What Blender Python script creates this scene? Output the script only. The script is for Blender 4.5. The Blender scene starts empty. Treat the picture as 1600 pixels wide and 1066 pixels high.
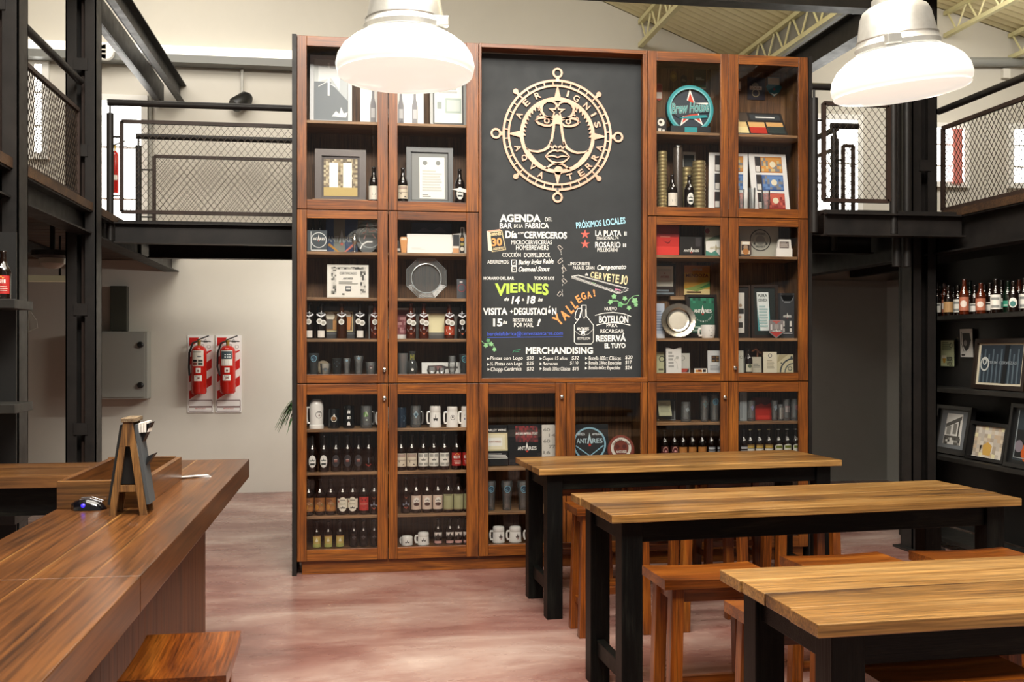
import bpy, bmesh, math, random
from mathutils import Vector, Matrix
random.seed(7)
S = bpy.context.scene
COL = S.collection
PI = math.pi

# ------------------------------------------------------------------ camera, world, lights, exposure
TH = math.radians(8.67); CT, ST = math.cos(TH), math.sin(TH)
F, CX, HY, EYE = 1640.0, 800.0, 545.0, 1.65
cam = bpy.data.cameras.new('camera'); cam_o = bpy.data.objects.new('camera', cam); COL.objects.link(cam_o)
cam.sensor_fit = 'HORIZONTAL'; cam.sensor_width = 36.0; cam.lens = 36.0 * F / 1600.0
cam.shift_y = 12.0 / 1600.0
cam.clip_start = 0.05; cam.clip_end = 100
cam_o.location = (0, 0, EYE); cam_o.rotation_euler = (PI / 2, 0, -TH)
S.camera = cam_o
w = bpy.data.worlds.new('world'); S.world = w; w.use_nodes = True
bg = w.node_tree.nodes['Background']; bg.inputs[0].default_value = (1.0, 0.95, 0.88, 1); bg.inputs[1].default_value = 0.22

def area(name, loc, size, power, col=(1, .96, .9), rot=(0, 0, 0)):
    l = bpy.data.lights.new(name, 'AREA'); l.shape = 'RECTANGLE'; l.size, l.size_y = size; l.energy = power; l.color = col
    o = bpy.data.objects.new(name, l); COL.objects.link(o); o.location = loc; o.rotation_euler = rot
    return o
area('fill_over_hall', (0.5, 3.9, 5.75), (5.0, 3.4), 590, (1, .94, .84))  # added overhead fill standing in for daylight, no roof opening is built
area('fill_for_cabinet', (0.9, 1.3, 6.4), (4.0, 1.5), 900, (1, .94, .84), (math.radians(38), 0, 0))  # added light aimed forward to brighten the cabinet shelves
area('fill_upper_left_wall', (-2.0, 9.9, 5.8), (3.6, 1.0), 85, (1, .95, .87), (math.radians(35), 0, 0))  # extra fill put in for the upper left wall
area('fill_right_bay', (6.8, 10.2, 5.6), (2.6, 1.0), 85, (1, .95, .87), (math.radians(30), 0, 0))  # made-up source that lifts the wall behind the right railing
area('fill_over_bridge', (0.5, 8.9, 5.7), (5.0, 0.8), 25, (1, .95, .87), (math.radians(28), 0, 0))  # added fill for the upper wall and bridge, closed roof above
area('fill_for_ceiling', (3.8, 8.2, 4.72), (1.5, 0.1), 60, (1, .95, .82), (PI, 0, 0))  # invented upward light that brightens the roof sheets
area('fill_under_bridge', (0.35, 10.75, 2.42), (1.5, 0.08), 55, (1, .96, .88), (math.radians(40), 0, 0))  # unseen lamp added to light the lower back wall beside the cabinet
S.view_settings.view_transform = 'Standard'; S.view_settings.look = 'None'
S.view_settings.exposure = 0.0; S.view_settings.gamma = 1.0; S.view_settings.use_curve_mapping = False
S.cycles.max_bounces = 8; S.cycles.diffuse_bounces = 4; S.cycles.glossy_bounces = 3; S.cycles.transparent_max_bounces = 32
S.cycles.caustics_reflective = False; S.cycles.caustics_refractive = False

# ------------------------------------------------------------------ the photograph's camera, inverted onto real planes
def onY(px, py, Y):
    t = (px - CX) / F; r = (t * CT + ST) / (CT - t * ST); X = r * Y; d = X * ST + Y * CT
    return X, EYE + (HY - py) * d / F
def onZ(px, py, Z):
    d = F * (EYE - Z) / (py - HY); u = (px - CX) / F * d
    return u * CT + d * ST, -u * ST + d * CT
def onX(px, py, X):
    t = (px - CX) / F; r = (t * CT + ST) / (CT - t * ST); Y = X / r; d = X * ST + Y * CT
    return Y, EYE + (HY - py) * d / F
YC, YB, YW = 7.77, 7.91, 12.35           # cabinet face, chalkboard, back wall

# ------------------------------------------------------------------ materials
def lin(h):
    h = h.lstrip('#'); h = ''.join(x * 2 for x in h) if len(h) == 3 else h; c = [int(h[i:i + 2], 16) / 255 for i in (0, 2, 4)]
    return tuple(x / 12.92 if x <= .04045 else ((x + .055) / 1.055) ** 2.4 for x in c) + (1,)
_M = {}
def M(h, rough=.5, metal=0, emit=0, coat=0):
    k = (h, rough, metal, emit, coat)
    if k not in _M:
        m = bpy.data.materials.new('paint_' + h.lstrip('#')); m.use_nodes = True
        b = m.node_tree.nodes['Principled BSDF']
        b.inputs['Base Color'].default_value = lin(h); b.inputs['Roughness'].default_value = rough; b.inputs['Metallic'].default_value = metal
        if coat: b.inputs['Coat Weight'].default_value = coat; b.inputs['Coat Roughness'].default_value = .1
        if emit: b.inputs['Emission Color'].default_value = lin(h); b.inputs['Emission Strength'].default_value = emit
        _M[k] = m
    return _M[k]
def nodes(name):
    m = bpy.data.materials.new(name); m.use_nodes = True; nt = m.node_tree
    return m, nt, nt.nodes['Principled BSDF'], (lambda t, **k: mk(nt, t, **k))
def mk(nt, t, **k):
    n = nt.nodes.new(t)
    for a, v in k.items(): setattr(n, a, v)
    return n
def ramp(nt, stops):
    r = nt.nodes.new('ShaderNodeValToRGB'); e = r.color_ramp.elements
    while len(e) < len(stops): e.new(.5)
    for x, (p, c) in zip(e, stops): x.position = p; x.color = lin(c)
    return r
def coords(nt, scale, rnd=True):
    tc = mk(nt, 'ShaderNodeTexCoord'); mp = mk(nt, 'ShaderNodeMapping'); mp.inputs['Scale'].default_value = scale
    if rnd:
        oi = mk(nt, 'ShaderNodeObjectInfo'); ml = mk(nt, 'ShaderNodeMath', operation='MULTIPLY'); ml.inputs[1].default_value = 37
        nt.links.new(oi.outputs['Random'], ml.inputs[0]); ad = mk(nt, 'ShaderNodeVectorMath', operation='ADD')
        nt.links.new(tc.outputs['Object'], ad.inputs[0]); nt.links.new(ml.outputs[0], ad.inputs[1]); nt.links.new(ad.outputs[0], mp.inputs[0])
    else: nt.links.new(tc.outputs['Object'], mp.inputs[0])
    return mp
def wood(name, axis, cols, rough=.4, scale=1.0, coat=0.0, bump=.15, spread=(.3, .5, .7), plank=None, dist=.9):
    m, nt, b, N = nodes(name); L = nt.links.new
    sc = [5.5 * scale] * 3; sc['xyz'.index(axis)] = .75 * scale
    mp = coords(nt, sc); n1 = N('ShaderNodeTexNoise'); n1.inputs['Scale'].default_value = 1.6; n1.inputs['Detail'].default_value = 7; n1.inputs['Roughness'].default_value = .62; n1.inputs['Distortion'].default_value = dist
    L(mp.outputs[0], n1.inputs['Vector'])
    sc2 = [90 * scale] * 3; sc2['xyz'.index(axis)] = 2.5 * scale
    mp2 = coords(nt, sc2); n2 = N('ShaderNodeTexNoise'); n2.inputs['Scale'].default_value = 1.5; n2.inputs['Detail'].default_value = 3; L(mp2.outputs[0], n2.inputs['Vector'])
    r = ramp(nt, list(zip(spread, cols))); fac = n1.outputs[0]; line = None
    if plank:                                                   # boards of their own tone, paler sapwood at the joints
        tc = N('ShaderNodeTexCoord'); sp = N('ShaderNodeSeparateXYZ'); L(tc.outputs['Object'], sp.inputs[0])
        dv = N('ShaderNodeMath', operation='DIVIDE'); dv.inputs[1].default_value = plank[1]; L(sp.outputs['xyz'.index(plank[0])], dv.inputs[0])
        fl = N('ShaderNodeMath', operation='FLOOR'); L(dv.outputs[0], fl.inputs[0]); wn = N('ShaderNodeTexWhiteNoise', noise_dimensions='1D'); L(fl.outputs[0], wn.inputs['W'])
        mr = N('ShaderNodeMapRange'); mr.inputs['To Min'].default_value = -.12; mr.inputs['To Max'].default_value = .12; L(wn.outputs['Value'], mr.inputs[0])
        ad = N('ShaderNodeMath', operation='ADD'); L(fac, ad.inputs[0]); L(mr.outputs[0], ad.inputs[1])
        fr = N('ShaderNodeMath', operation='FRACT'); L(dv.outputs[0], fr.inputs[0]); lt_ = N('ShaderNodeMapRange'); lt_.inputs['From Min'].default_value = 0; lt_.inputs['From Max'].default_value = plank[2]; lt_.inputs['To Min'].default_value = plank[3]; lt_.inputs['To Max'].default_value = 0; L(fr.outputs[0], lt_.inputs[0])
        a2 = N('ShaderNodeMath', operation='ADD'); L(ad.outputs[0], a2.inputs[0]); L(lt_.outputs[0], a2.inputs[1]); fac = a2.outputs[0]
    L(fac, r.inputs[0])
    r2 = ramp(nt, [(.3, '#9a9a9a'), (.65, '#ffffff')]); L(n2.outputs[0], r2.inputs[0])
    mx = N('ShaderNodeMix', data_type='RGBA', blend_type='MULTIPLY'); mx.inputs[0].default_value = 1
    L(r.outputs[0], mx.inputs[6]); L(r2.outputs[0], mx.inputs[7]); L(mx.outputs[2], b.inputs['Base Color'])
    b.inputs['Roughness'].default_value = rough
    if coat: b.inputs['Coat Weight'].default_value = coat; b.inputs['Coat Roughness'].default_value = .18
    bp = N('ShaderNodeBump'); bp.inputs['Strength'].default_value = bump; bp.inputs['Distance'].default_value = .002
    L(n2.outputs[0], bp.inputs['Height']); L(bp.outputs[0], b.inputs['Normal'])
    return m
def mottled(name, stops, scale=1.5, rough=(.4, .7), vec=(1, 1, 1), bump=0., detail=8, rnd=False):
    m, nt, b, N = nodes(name); L = nt.links.new
    mp = coords(nt, vec, rnd); n1 = N('ShaderNodeTexNoise'); n1.inputs['Scale'].default_value = scale; n1.inputs['Detail'].default_value = detail; n1.inputs['Roughness'].default_value = .65; n1.inputs['Distortion'].default_value = .4
    L(mp.outputs[0], n1.inputs['Vector']); r = ramp(nt, stops); L(n1.outputs[0], r.inputs[0]); L(r.outputs[0], b.inputs['Base Color'])
    n2 = N('ShaderNodeTexNoise'); n2.inputs['Scale'].default_value = scale * 4; n2.inputs['Detail'].default_value = 5; L(mp.outputs[0], n2.inputs['Vector'])
    mr = N('ShaderNodeMapRange'); mr.inputs['To Min'].default_value, mr.inputs['To Max'].default_value = rough; L(n2.outputs[0], mr.inputs[0]); L(mr.outputs[0], b.inputs['Roughness'])
    if bump:
        bp = N('ShaderNodeBump'); bp.inputs['Strength'].default_value = bump; bp.inputs['Distance'].default_value = .004; L(n2.outputs[0], bp.inputs['Height']); L(bp.outputs[0], b.inputs['Normal'])
    return m
def thin_glass(name, tint=(1, 1, 1, 1), white=0.0, rough=.02, boost=1.0):
    m = bpy.data.materials.new(name); m.use_nodes = True; nt = m.node_tree; nt.nodes.clear(); L = nt.links.new
    o = mk(nt, 'ShaderNodeOutputMaterial'); t = mk(nt, 'ShaderNodeBsdfTransparent'); t.inputs[0].default_value = tint
    g = mk(nt, 'ShaderNodeBsdfGlossy'); g.inputs['Roughness'].default_value = rough; fr = mk(nt, 'ShaderNodeFresnel'); fr.inputs[0].default_value = 1.45
    mu = mk(nt, 'ShaderNodeMath', operation='MULTIPLY'); mu.inputs[1].default_value = boost; L(fr.outputs[0], mu.inputs[0])
    mx = mk(nt, 'ShaderNodeMixShader'); L(mu.outputs[0], mx.inputs[0]); L(t.outputs[0], mx.inputs[1]); L(g.outputs[0], mx.inputs[2]); out = mx
    if white:
        d = mk(nt, 'ShaderNodeBsdfDiffuse'); d.inputs[0].default_value = (.8, .85, .85, 1); m2 = mk(nt, 'ShaderNodeMixShader'); m2.inputs[0].default_value = white
        L(mx.outputs[0], m2.inputs[1]); L(d.outputs[0], m2.inputs[2]); out = m2
    L(out.outputs[0], o.inputs[0]); return m
CAB = ['#562c0e', '#854814', '#a2601e']
CABV = wood('cabinet_wood_upright', 'z', CAB, .42, coat=.1)
CABH = wood('cabinet_wood_level', 'x', CAB, .42, coat=.1)
CABIN = wood('cabinet_inner_wood', 'z', ['#54371f', '#75502f', '#8c6840'], .55)
SHELF = wood('shelf_wood', 'x', ['#86603f', '#a98058', '#bd966c'], .5)
TAB = wood('table_plank_wood', 'x', ['#4e3114', '#966a34', '#c09458'], .36, .9, .3, .3, (.3, .5, .75), ('y', .18, .1, .12), .5)
TABE = wood('table_end_wood', 'y', ['#4a2a10', '#8a5a28', '#b08040'], .5, 1)
BARW = wood('bar_top_wood', 'y', ['#3e230e', '#683e1c', '#7c4e23', '#b4864a'], .32, .6, .22, .1, (.22, .45, .66, .86), ('x', .15, .09, .3), .35)
BARX = wood('bar_cross_wood', 'x', ['#4a2c16', '#78502a', '#946838'], .32, .8, .35, .1)
BARP = wood('bar_panel_wood', 'z', ['#3e200e', '#663a1a', '#784820'], .45, .9)
STOOLX = wood('stool_wood_level', 'x', ['#4c2006', '#84440e', '#a05e1e'], .3, 1, .4)
STOOLZ = wood('stool_wood_upright', 'z', ['#562806', '#8a460e', '#a2601e'], .36, 1, .3)
RUST = wood('sign_wood', 'z', ['#4a2f18', '#8f6434', '#b0854e'], .6, 2)
BLK = wood('black_stained_wood', 'z', ['#050505', '#0b0b0a', '#1f201c'], .5, 1.6, 0, .5)
BLKX = wood('black_stained_wood_level', 'x', ['#050505', '#0b0b0a', '#26271f'], .5, 1.6, 0, .5)
STEEL = mottled('dark_steel', [(.3, '#131212'), (.7, '#262220')], 3, (.35, .6))
STEELB = mottled('brown_steel', [(.3, '#231814'), (.7, '#3c2e28')], 3, (.35, .6))
for m_, v_ in ((BLK, .2), (BLKX, .2), (STEEL, .3), (STEELB, .3)): m_.node_tree.nodes['Principled BSDF'].inputs['Specular IOR Level'].default_value = v_
DECK = wood('deck_boards', 'x', ['#2e1d12', '#4c3420', '#64482c'], .6, .6)
WALL = mottled('painted_plaster', [(.3, '#cac5ba'), (.7, '#d3cec3')], .6, (.6, .8), bump=.05)
WALLG = mottled('grey_plaster', [(.3, '#aeafa8'), (.7, '#babbb4')], .8, (.6, .8), bump=.05)
FLOOR = mottled('red_concrete', [(.28, '#66403a'), (.44, '#876058'), (.56, '#9f8076'), (.72, '#c4afa4')], 1.1, (.14, .42), (.55, 1.3, 1), .008)
SHEET = mottled('roof_sheet', [(.3, '#cfc298'), (.7, '#e8ddb4')], 1.2, (.6, .8), (1, .3, 1))
CREAMST = mottled('cream_steel', [(.3, '#d3cb98'), (.7, '#e6dfb4')], 3, (.5, .7))
SLATE = mottled('chalkboard_slate', [(.25, '#1f2326'), (.6, '#272b2e'), (.8, '#2e3336')], 2.2, (.55, .75))
COPPER = mottled('cut_copper', [(.3, '#d6a488'), (.7, '#efcab4')], 4, (.35, .5))
GLASS = thin_glass('door_glass', boost=.75)
CLEAR = thin_glass('clear_glassware', (.985, .99, .99, 1), .08, .05, 1.4)
DARKGL = M('#140a06', .08, 0, 0, .3); GREENGL = M('#0a1a10', .1); AMBER = M('#4a1a08', .08, 0, 0, .3)
CHROME = M('#d8d8d4', .2, 1); WHITE = M('#f2f0ea', .35); CERAM = M('#f6f4ee', .18, 0, 0, .5)

# ------------------------------------------------------------------ mesh builder
WL = {}
class MB:
    def __init__(s): s.v = []; s.f = []; s.m = []
    def face(s, idx, mat): s.f.append(tuple(idx)); s.m.append(mat)
    def add(s, pts): b = len(s.v); s.v += [tuple(p) for p in pts]; return b
    def hexa(s, p, mat):                                        # 8 corners: bottom ring then top ring
        b = s.add(p); mats = mat if isinstance(mat, (list, tuple)) else [mat] * 6
        for q, mm in zip(((0, 3, 2, 1), (4, 5, 6, 7), (0, 1, 5, 4), (1, 2, 6, 5), (2, 3, 7, 6), (3, 0, 4, 7)), mats): s.face([b + i for i in q], mm)
        return s
    def box(s, x0, x1, y0, y1, z0, z1, mat):
        return s.hexa([(x0, y0, z0), (x1, y0, z0), (x1, y1, z0), (x0, y1, z0), (x0, y0, z1), (x1, y0, z1), (x1, y1, z1), (x0, y1, z1)], mat)
    def bar(s, a, b_, w, h, mat, up=(0, 0, 1)):                  # rectangular bar between two points
        a = Vector(a); b_ = Vector(b_); d = (b_ - a).normalized(); u = Vector(up)
        if abs(d.dot(u)) > .99: u = Vector((1, 0, 0))
        r = d.cross(u).normalized(); u = r.cross(d)
        r *= w / 2; u *= h / 2
        return s.hexa([a - r - u, a + r - u, b_ + r - u, b_ - r - u, a - r + u, a + r + u, b_ + r + u, b_ - r + u], mat)
    def tube(s, pts, rad, mat, n=10, caps=True):
        pts = [Vector(p) for p in pts]; rad = rad if isinstance(rad, (list, tuple)) else [rad] * len(pts); rings = []
        pu = None
        for i, p in enumerate(pts):
            d = (pts[min(i + 1, len(pts) - 1)] - pts[max(i - 1, 0)]).normalized()
            if pu is None:
                pu = Vector((0, 0, 1)) if abs(d.z) < .9 else Vector((1, 0, 0))
            r = d.cross(pu).normalized(); pu = r.cross(d)
            rings.append(s.add([p + (r * math.cos(2 * PI * k / n) + pu * math.sin(2 * PI * k / n)) * rad[i] for k in range(n)]))
        for a, b in zip(rings, rings[1:]):
            for k in range(n): s.face((a + k, b + k, b + (k + 1) % n, a + (k + 1) % n), mat)
        if caps: s.face([rings[0] + k for k in range(n)], mat); s.face([rings[-1] + k for k in reversed(range(n))], mat)
        return s
    def lathe(s, prof, mat, n=24, c=(0, 0, 0), T=None, close=True):
        rings = []
        for r, z in prof:
            pts = [Vector((r * math.cos(2 * PI * k / n), r * math.sin(2 * PI * k / n), z)) for k in range(n)]
            rings.append(s.add([(T @ p if T else p) + Vector(c) for p in pts]))
        for i, (a, b) in enumerate(zip(rings, rings[1:])):
            mm = mat[i] if isinstance(mat, list) else mat
            for k in range(n): s.face((a + k, a + (k + 1) % n, b + (k + 1) % n, b + k), mm)
        m0 = mat[0] if isinstance(mat, list) else mat; m1 = mat[-1] if isinstance(mat, list) else mat
        if close: s.face([rings[0] + k for k in reversed(range(n))], m0); s.face([rings[-1] + k for k in range(n)], m1)
        return s
    def poly(s, pts, mat, mp, off=0., thick=0.):
        b = s.add([mp(u, v, off) for u, v in pts]); n = len(pts); s.face(range(b, b + n), mat)
        if thick:
            b2 = s.add([mp(u, v, off - thick) for u, v in pts]); s.face(reversed(range(b2, b2 + n)), mat)
            for k in range(n): s.face((b + (k + 1) % n, b + k, b2 + k, b2 + (k + 1) % n), mat)
        return s
    def stroke(s, pts, wd, mat, mp, off=0., thick=0.):
        P = [Vector(p) for p in pts]; W = wd if isinstance(wd, (list, tuple)) else [wd] * len(P); A = []; B = []
        for i, p in enumerate(P):
            d = (P[min(i + 1, len(P) - 1)] - P[max(i - 1, 0)]); d = d.normalized() if d.length else Vector((1, 0)); nrm = Vector((-d.y, d.x)) * W[i] / 2
            A.append(p + nrm); B.append(p - nrm)
        for i in range(len(P) - 1): s.poly([A[i], A[i + 1], B[i + 1], B[i]], mat, mp, off, thick)
        return s
    def ring(s, cx, cy, ro, ri, mat, mp, off=0., thick=0., n=40, asp=1., a0=0, a1=2 * PI):
        for k in range(n):
            a = a0 + (a1 - a0) * k / n; b = a0 + (a1 - a0) * (k + 1) / n
            s.poly([(cx + ro * math.cos(a), cy + ro * asp * math.sin(a)), (cx + ro * math.cos(b), cy + ro * asp * math.sin(b)), (cx + ri * math.cos(b), cy + ri * asp * math.sin(b)), (cx + ri * math.cos(a), cy + ri * asp * math.sin(a))], mat, mp, off, thick)
        return s
    def disc(s, cx, cy, r, mat, mp, off=0., thick=0., n=20, asp=1.):
        return s.poly([(cx + r * math.cos(2 * PI * k / n), cy + r * asp * math.sin(2 * PI * k / n)) for k in range(n)], mat, mp, off, thick)
    def text(s, t, mat, mp, p0, p1, h, off=0., thick=0., bold=False, shear=0.):
        vs, fs, ed = text_geo(t, bold, shear); p0 = Vector(p0); p1 = Vector(p1); U = p1 - p0; nv = Vector((-U.y, U.x)).normalized() * h
        q = [p0 + U * a + nv * b_ for a, b_ in vs]
        b = s.add([mp(x, y, off) for x, y in q])
        for f in fs: s.face([b + i for i in f], mat)
        if thick:
            b2 = s.add([mp(x, y, off - thick) for x, y in q])
            for i, j in ed: s.face((b + i, b + j, b2 + j, b2 + i), mat)
        return s
    def build(s, name, parent=None, smooth=False, bevel=0., origin=None, mats=None):
        me = bpy.data.meshes.new(name); org = Vector(WL[parent.name]) if parent else Vector(origin or (0, 0, 0))
        me.from_pydata([tuple(Vector(p) - org) for p in s.v], [], s.f)
        sl = []
        for m in s.m:
            if m not in sl: sl.append(m)
        for m in sl: me.materials.append(m)
        ix = {m: i for i, m in enumerate(sl)}
        me.polygons.foreach_set('material_index', [ix[m] for m in s.m])
        bm = bmesh.new(); bm.from_mesh(me); bmesh.ops.remove_doubles(bm, verts=bm.verts, dist=1e-6) if smooth else None
        if not smooth or True: pass
        bm.to_mesh(me); bm.free(); me.update()
        if smooth: me.shade_smooth(); me.set_sharp_from_angle(angle=math.radians(38))
        o = bpy.data.objects.new(name, me); COL.objects.link(o)
        if parent: o.parent = parent; WL[o.name] = tuple(org)
        else: o.location = org; WL[o.name] = tuple(org)
        if bevel:
            bv = o.modifiers.new('bevel', 'BEVEL'); bv.width = bevel; bv.segments = 2; bv.limit_method = 'ANGLE'
        return o
_T = {}
def text_geo(t, bold, shear):
    k = (t, bold, shear)
    if k not in _T:
        c = bpy.data.curves.new('lettering', 'FONT'); c.body = t; c.size = 1; c.shear = shear; c.resolution_u = 3
        c.offset = {True: .022, False: .006, 2: .035}[bold]
        o = bpy.data.objects.new('lettering', c); COL.objects.link(o); bpy.context.view_layer.update()
        me = o.evaluated_get(bpy.context.evaluated_depsgraph_get()).to_mesh()
        vs = [(v.co.x, v.co.y) for v in me.vertices]; fs = [tuple(p.vertices) for p in me.polygons]
        cnt = {}
        for f in fs:
            for i in range(len(f)):
                e = (f[i], f[(i + 1) % len(f)]); cnt[e] = 1
        ed = [(b, a) for (a, b) in cnt if (b, a) not in cnt]
        x0 = min(v[0] for v in vs); x1 = max(v[0] for v in vs); y0 = min(v[1] for v in vs); y1 = max(v[1] for v in vs)
        vs = [((x - x0) / max(1e-6, x1 - x0), (y - y0) / max(1e-6, y1 - y0)) for x, y in vs]
        bpy.data.objects.remove(o); bpy.data.curves.remove(c); _T[k] = (vs, fs, ed)
    return _T[k]
def tag(o, label=None, cat=None, group=None, kind=None):
    if label: o['label'] = label
    if cat: o['category'] = cat
    if group: o['group'] = group
    if kind: o['kind'] = kind
    return o
def empty(name, loc=(0, 0, 0)):
    o = bpy.data.objects.new(name, None); COL.objects.link(o); o.location = loc; o.empty_display_size = .1; WL[o.name] = tuple(loc); return o
def dup(o, parent=None):
    c = o.copy(); COL.objects.link(c); c.parent = parent
    for ch in o.children: dup(ch, c)
    return c
def plane(O, U, V):
    O, U, V = Vector(O), Vector(U), Vector(V); N = U.cross(V).normalized()
    return lambda u, v, o=0.: O + U * u + V * v + N * o
def pxY(Y): return lambda px, py, o=0.: Vector((onY(px, py, Y)[0], Y - o, onY(px, py, Y)[1]))
ORD = ['first', 'second', 'third', 'fourth', 'fifth', 'sixth', 'seventh', 'eighth', 'ninth', 'tenth', 'eleventh', 'twelfth', 'thirteenth', 'fourteenth', 'fifteenth', 'sixteenth', 'seventeenth', 'eighteenth', 'nineteenth', 'twentieth', 'twenty-first', 'twenty-second', 'twenty-third', 'twenty-fourth']
def star(cx, cy, ro, ri, rot=PI / 2, n=5):
    return [(cx + (ro if k % 2 == 0 else ri) * math.cos(rot + PI * k / n), cy + (ro if k % 2 == 0 else ri) * math.sin(rot + PI * k / n)) for k in range(2 * n)]

# ------------------------------------------------------------------ room shell
XL, XR, YF = -5.0, 9.0, -2.0
def struct(mb, name, label=None, **k): return tag(mb.build(name, **k), label, None, None, 'structure')
prof = [(XL, None)] + [onY(px, py, YW) for px, py in ((936, 0), (1165, 104), (1385, -15), (1592, 56))]
sl = (prof[1][1] - prof[2][1]) / (prof[2][0] - prof[1][0])
prof[0] = (XL, prof[1][1] + 2.2 * sl); rx = prof[1][0] - 2.2; prof.insert(1, (rx, prof[0][1])); prof[0] = (XL, prof[0][1] - (rx - XL) * .14)
prof[-1] = (XR, prof[-2][1] + (XR - prof[-2][0]) * (prof[-1][1] - prof[-2][1]) / (prof[-1][0] - prof[-2][0]))
struct(MB().box(XL, XR, YF, YW + .2, -.2, 0, FLOOR), 'floor', 'polished red concrete floor with pale scuffed patches')
mb = MB(); pts = [(XL, 0), (XR, 0)] + [(x, z) for x, z in reversed(prof)]
mb.poly(pts, WALL, lambda u, v, o=0: Vector((u, YW - o, v)), 0, .2); struct(mb, 'wall_back', 'pale plastered back wall rising above the bridge to the roof')
struct(MB().box(XL - .2, XL, YF, YW, 0, prof[0][1], WALL), 'wall_left')
struct(MB().box(XR, XR + .2, YF, YW, 0, prof[-1][1], WALL), 'wall_right')
XJ = 6.64
struct(MB().box(XJ, XJ + .15, 4.5, YW, 0, 2.5, WALLG), 'wall_under_deck_right', 'grey plastered wall under the right deck')
struct(MB().box(3.0, XJ, YW - .03, YW, 0, 2.5, WALLG), 'wall_under_deck_back', 'grey plastered back wall under the right deck')
def zroof(x):
    for (a, za), (b, zb) in zip(prof, prof[1:]):
        if a <= x <= b: return za + (zb - za) * (x - a) / (b - a)
mb = MB(); n = 220
for (xa, za), (xb, zb) in zip(prof, prof[1:]):
    b0 = None
    for k in range(n + 1):
        y = YF + (YW + .1 - YF) * k / n; dz = .018 * (k % 2)
        b = mb.add([(xa, y, za + dz), (xb, y, zb + dz)])
        if b0 is not None: mb.face((b0, b0 + 1, b + 1, b), SHEET)
        b0 = b
struct(mb, 'ceiling', 'cream corrugated sheet roof over the hall')
gut = MB(); gx, gz = prof[3][0], prof[3][1] if len(prof) > 4 else prof[2][1]
vi = min(range(1, len(prof) - 1), key=lambda i: prof[i][1]); gx, gz = prof[vi]
struct(MB().box(gx - .16, gx + .16, 2, YW - .01, gz - .22, gz + .05, M('#8d8b84', .6)), 'trim_1', 'grey valley gutter running under the roof')
# roof joists in depth
def joist(px, py, label, y0):
    x, z = onY(px, py, YW); zt = zroof(x) - .03; zb = zt - .3; r = empty('roof_truss', (x, YW, zb))
    tag(r, label, 'truss', 'cream roof trusses')
    MB().bar((x, YW - .02, zt - .02), (x, y0, zt - .02), .06, .05, CREAMST).build('top_chord', r)
    MB().bar((x, YW - .02, zb), (x, y0, zb), .06, .05, CREAMST).build('bottom_chord', r)
    m = MB(); y = YW - .05; k = 0
    while y > y0 + .3:
        a, b = (zb, zt) if k % 2 else (zt, zb)
        m.tube([(x, y, a), (x, y - .22, b)], .012, CREAMST, 6); y -= .22; k += 1
    m.build('web_bars', r)
joist(1000, 35, 'cream lattice roof truss nearest the roof peak on the left', 5)
joist(1142, 84, 'cream lattice roof truss above the right cabinet top', 5)
joist(1476, 28, 'cream lattice roof truss just right of the right steel column', 5)
joist(1577, 62, 'cream lattice roof truss at the right edge of the photo', 5)

# steel frame
def channel_pair_v(name, x, y, z0, z1, label, wtot=.22, mat=STEEL, battens=()):
    r = empty(name, (x, y, z0)); tag(r, label, 'column', 'steel columns', 'structure')
    h = wtot / 2
    for sx in (-1, 1):
        m = MB(); xo = x + sx * h; xi = x + sx * .03
        m.box(min(xo, xo - sx * .01), max(xo, xo - sx * .01), y - .09, y + .09, z0, z1, mat)
        for yy in (-.09, .08): m.box(min(xi, xo), max(xi, xo), y + yy, y + yy + .01, z0, z1, mat)
        m.build('steel_channel', r)
    m = MB().box(x - .012, x + .012, y - .02, y + .02, z0, z1, STEELB); m.build('core_rod', r)
    for zb in battens: MB().box(x - .05, x + .05, y - .1, y - .085, zb, zb + .09, mat).build('batten_plate', r)
    MB().box(x - h - .05, x + h + .05, y - .13, y + .13, z0, z0 + .02, mat).build('base_plate', r)
    return r
XE = -2.02; ZB, ZD = 2.52, 2.69
channel_pair_v('steel_column', XE, 8.4, 0, 5.6, 'dark double channel steel column left of the electrical box', battens=(1.0, 1.9, 3.1, 3.75, 4.3))
channel_pair_v('steel_column', XE, 6.5, 0, 5.6, 'dark steel column at the left edge of the photo', .24, battens=(1.2, 3.6))
XRE = 4.72
channel_pair_v('steel_column', XRE - .1, 8.05, 0, 4.7, 'black steel column beside the tall cabinet and right deck', .22, battens=(3.1,))
def ibeam(name, a, b, h, wd, label, mat=STEEL, extra=None):
    a, b = Vector(a), Vector(b); d = (b - a).normalized(); up = Vector((0, 0, 1)); m = MB()
    m.bar(a + up * (h - .006), b + up * (h - .006), wd, .012, mat); m.bar(a + up * .006, b + up * .006, wd, .012, mat)
    m.bar(a + up * h / 2, b + up * h / 2, .012, h - .024, mat)
    return struct(m, name, label, origin=tuple(a))
ibeam('deck_edge_beam', (XE, 1.5, ZB), (XE, YW - .01, ZB), ZD - ZB, .16, 'steel beam along the edge of the left deck')
ibeam('deck_edge_beam', (XRE + .05, 1.5, ZB - .1), (XRE + .05, YW - .01, ZB - .1), ZD - ZB + .1, .16, 'steel beam along the edge of the right deck')
ibeam('bridge_beam', (XE + .09, 9.05, ZB), (XRE, 9.05, ZB), ZD - ZB, .12, 'front steel beam of the bridge behind the cabinet')
ibeam('bridge_beam', (XE + .09, 10.5, ZB), (XRE, 10.5, ZB), ZD - ZB, .12, 'rear steel beam of the bridge behind the cabinet')
ibeam('deck_front_beam', (3.58, 7.6, ZB), (XRE, 7.6, ZB), ZD - ZB, .12, 'steel beam under the short railing right of the cabinet')
ZT = 4.42
mleft = MB()
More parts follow.
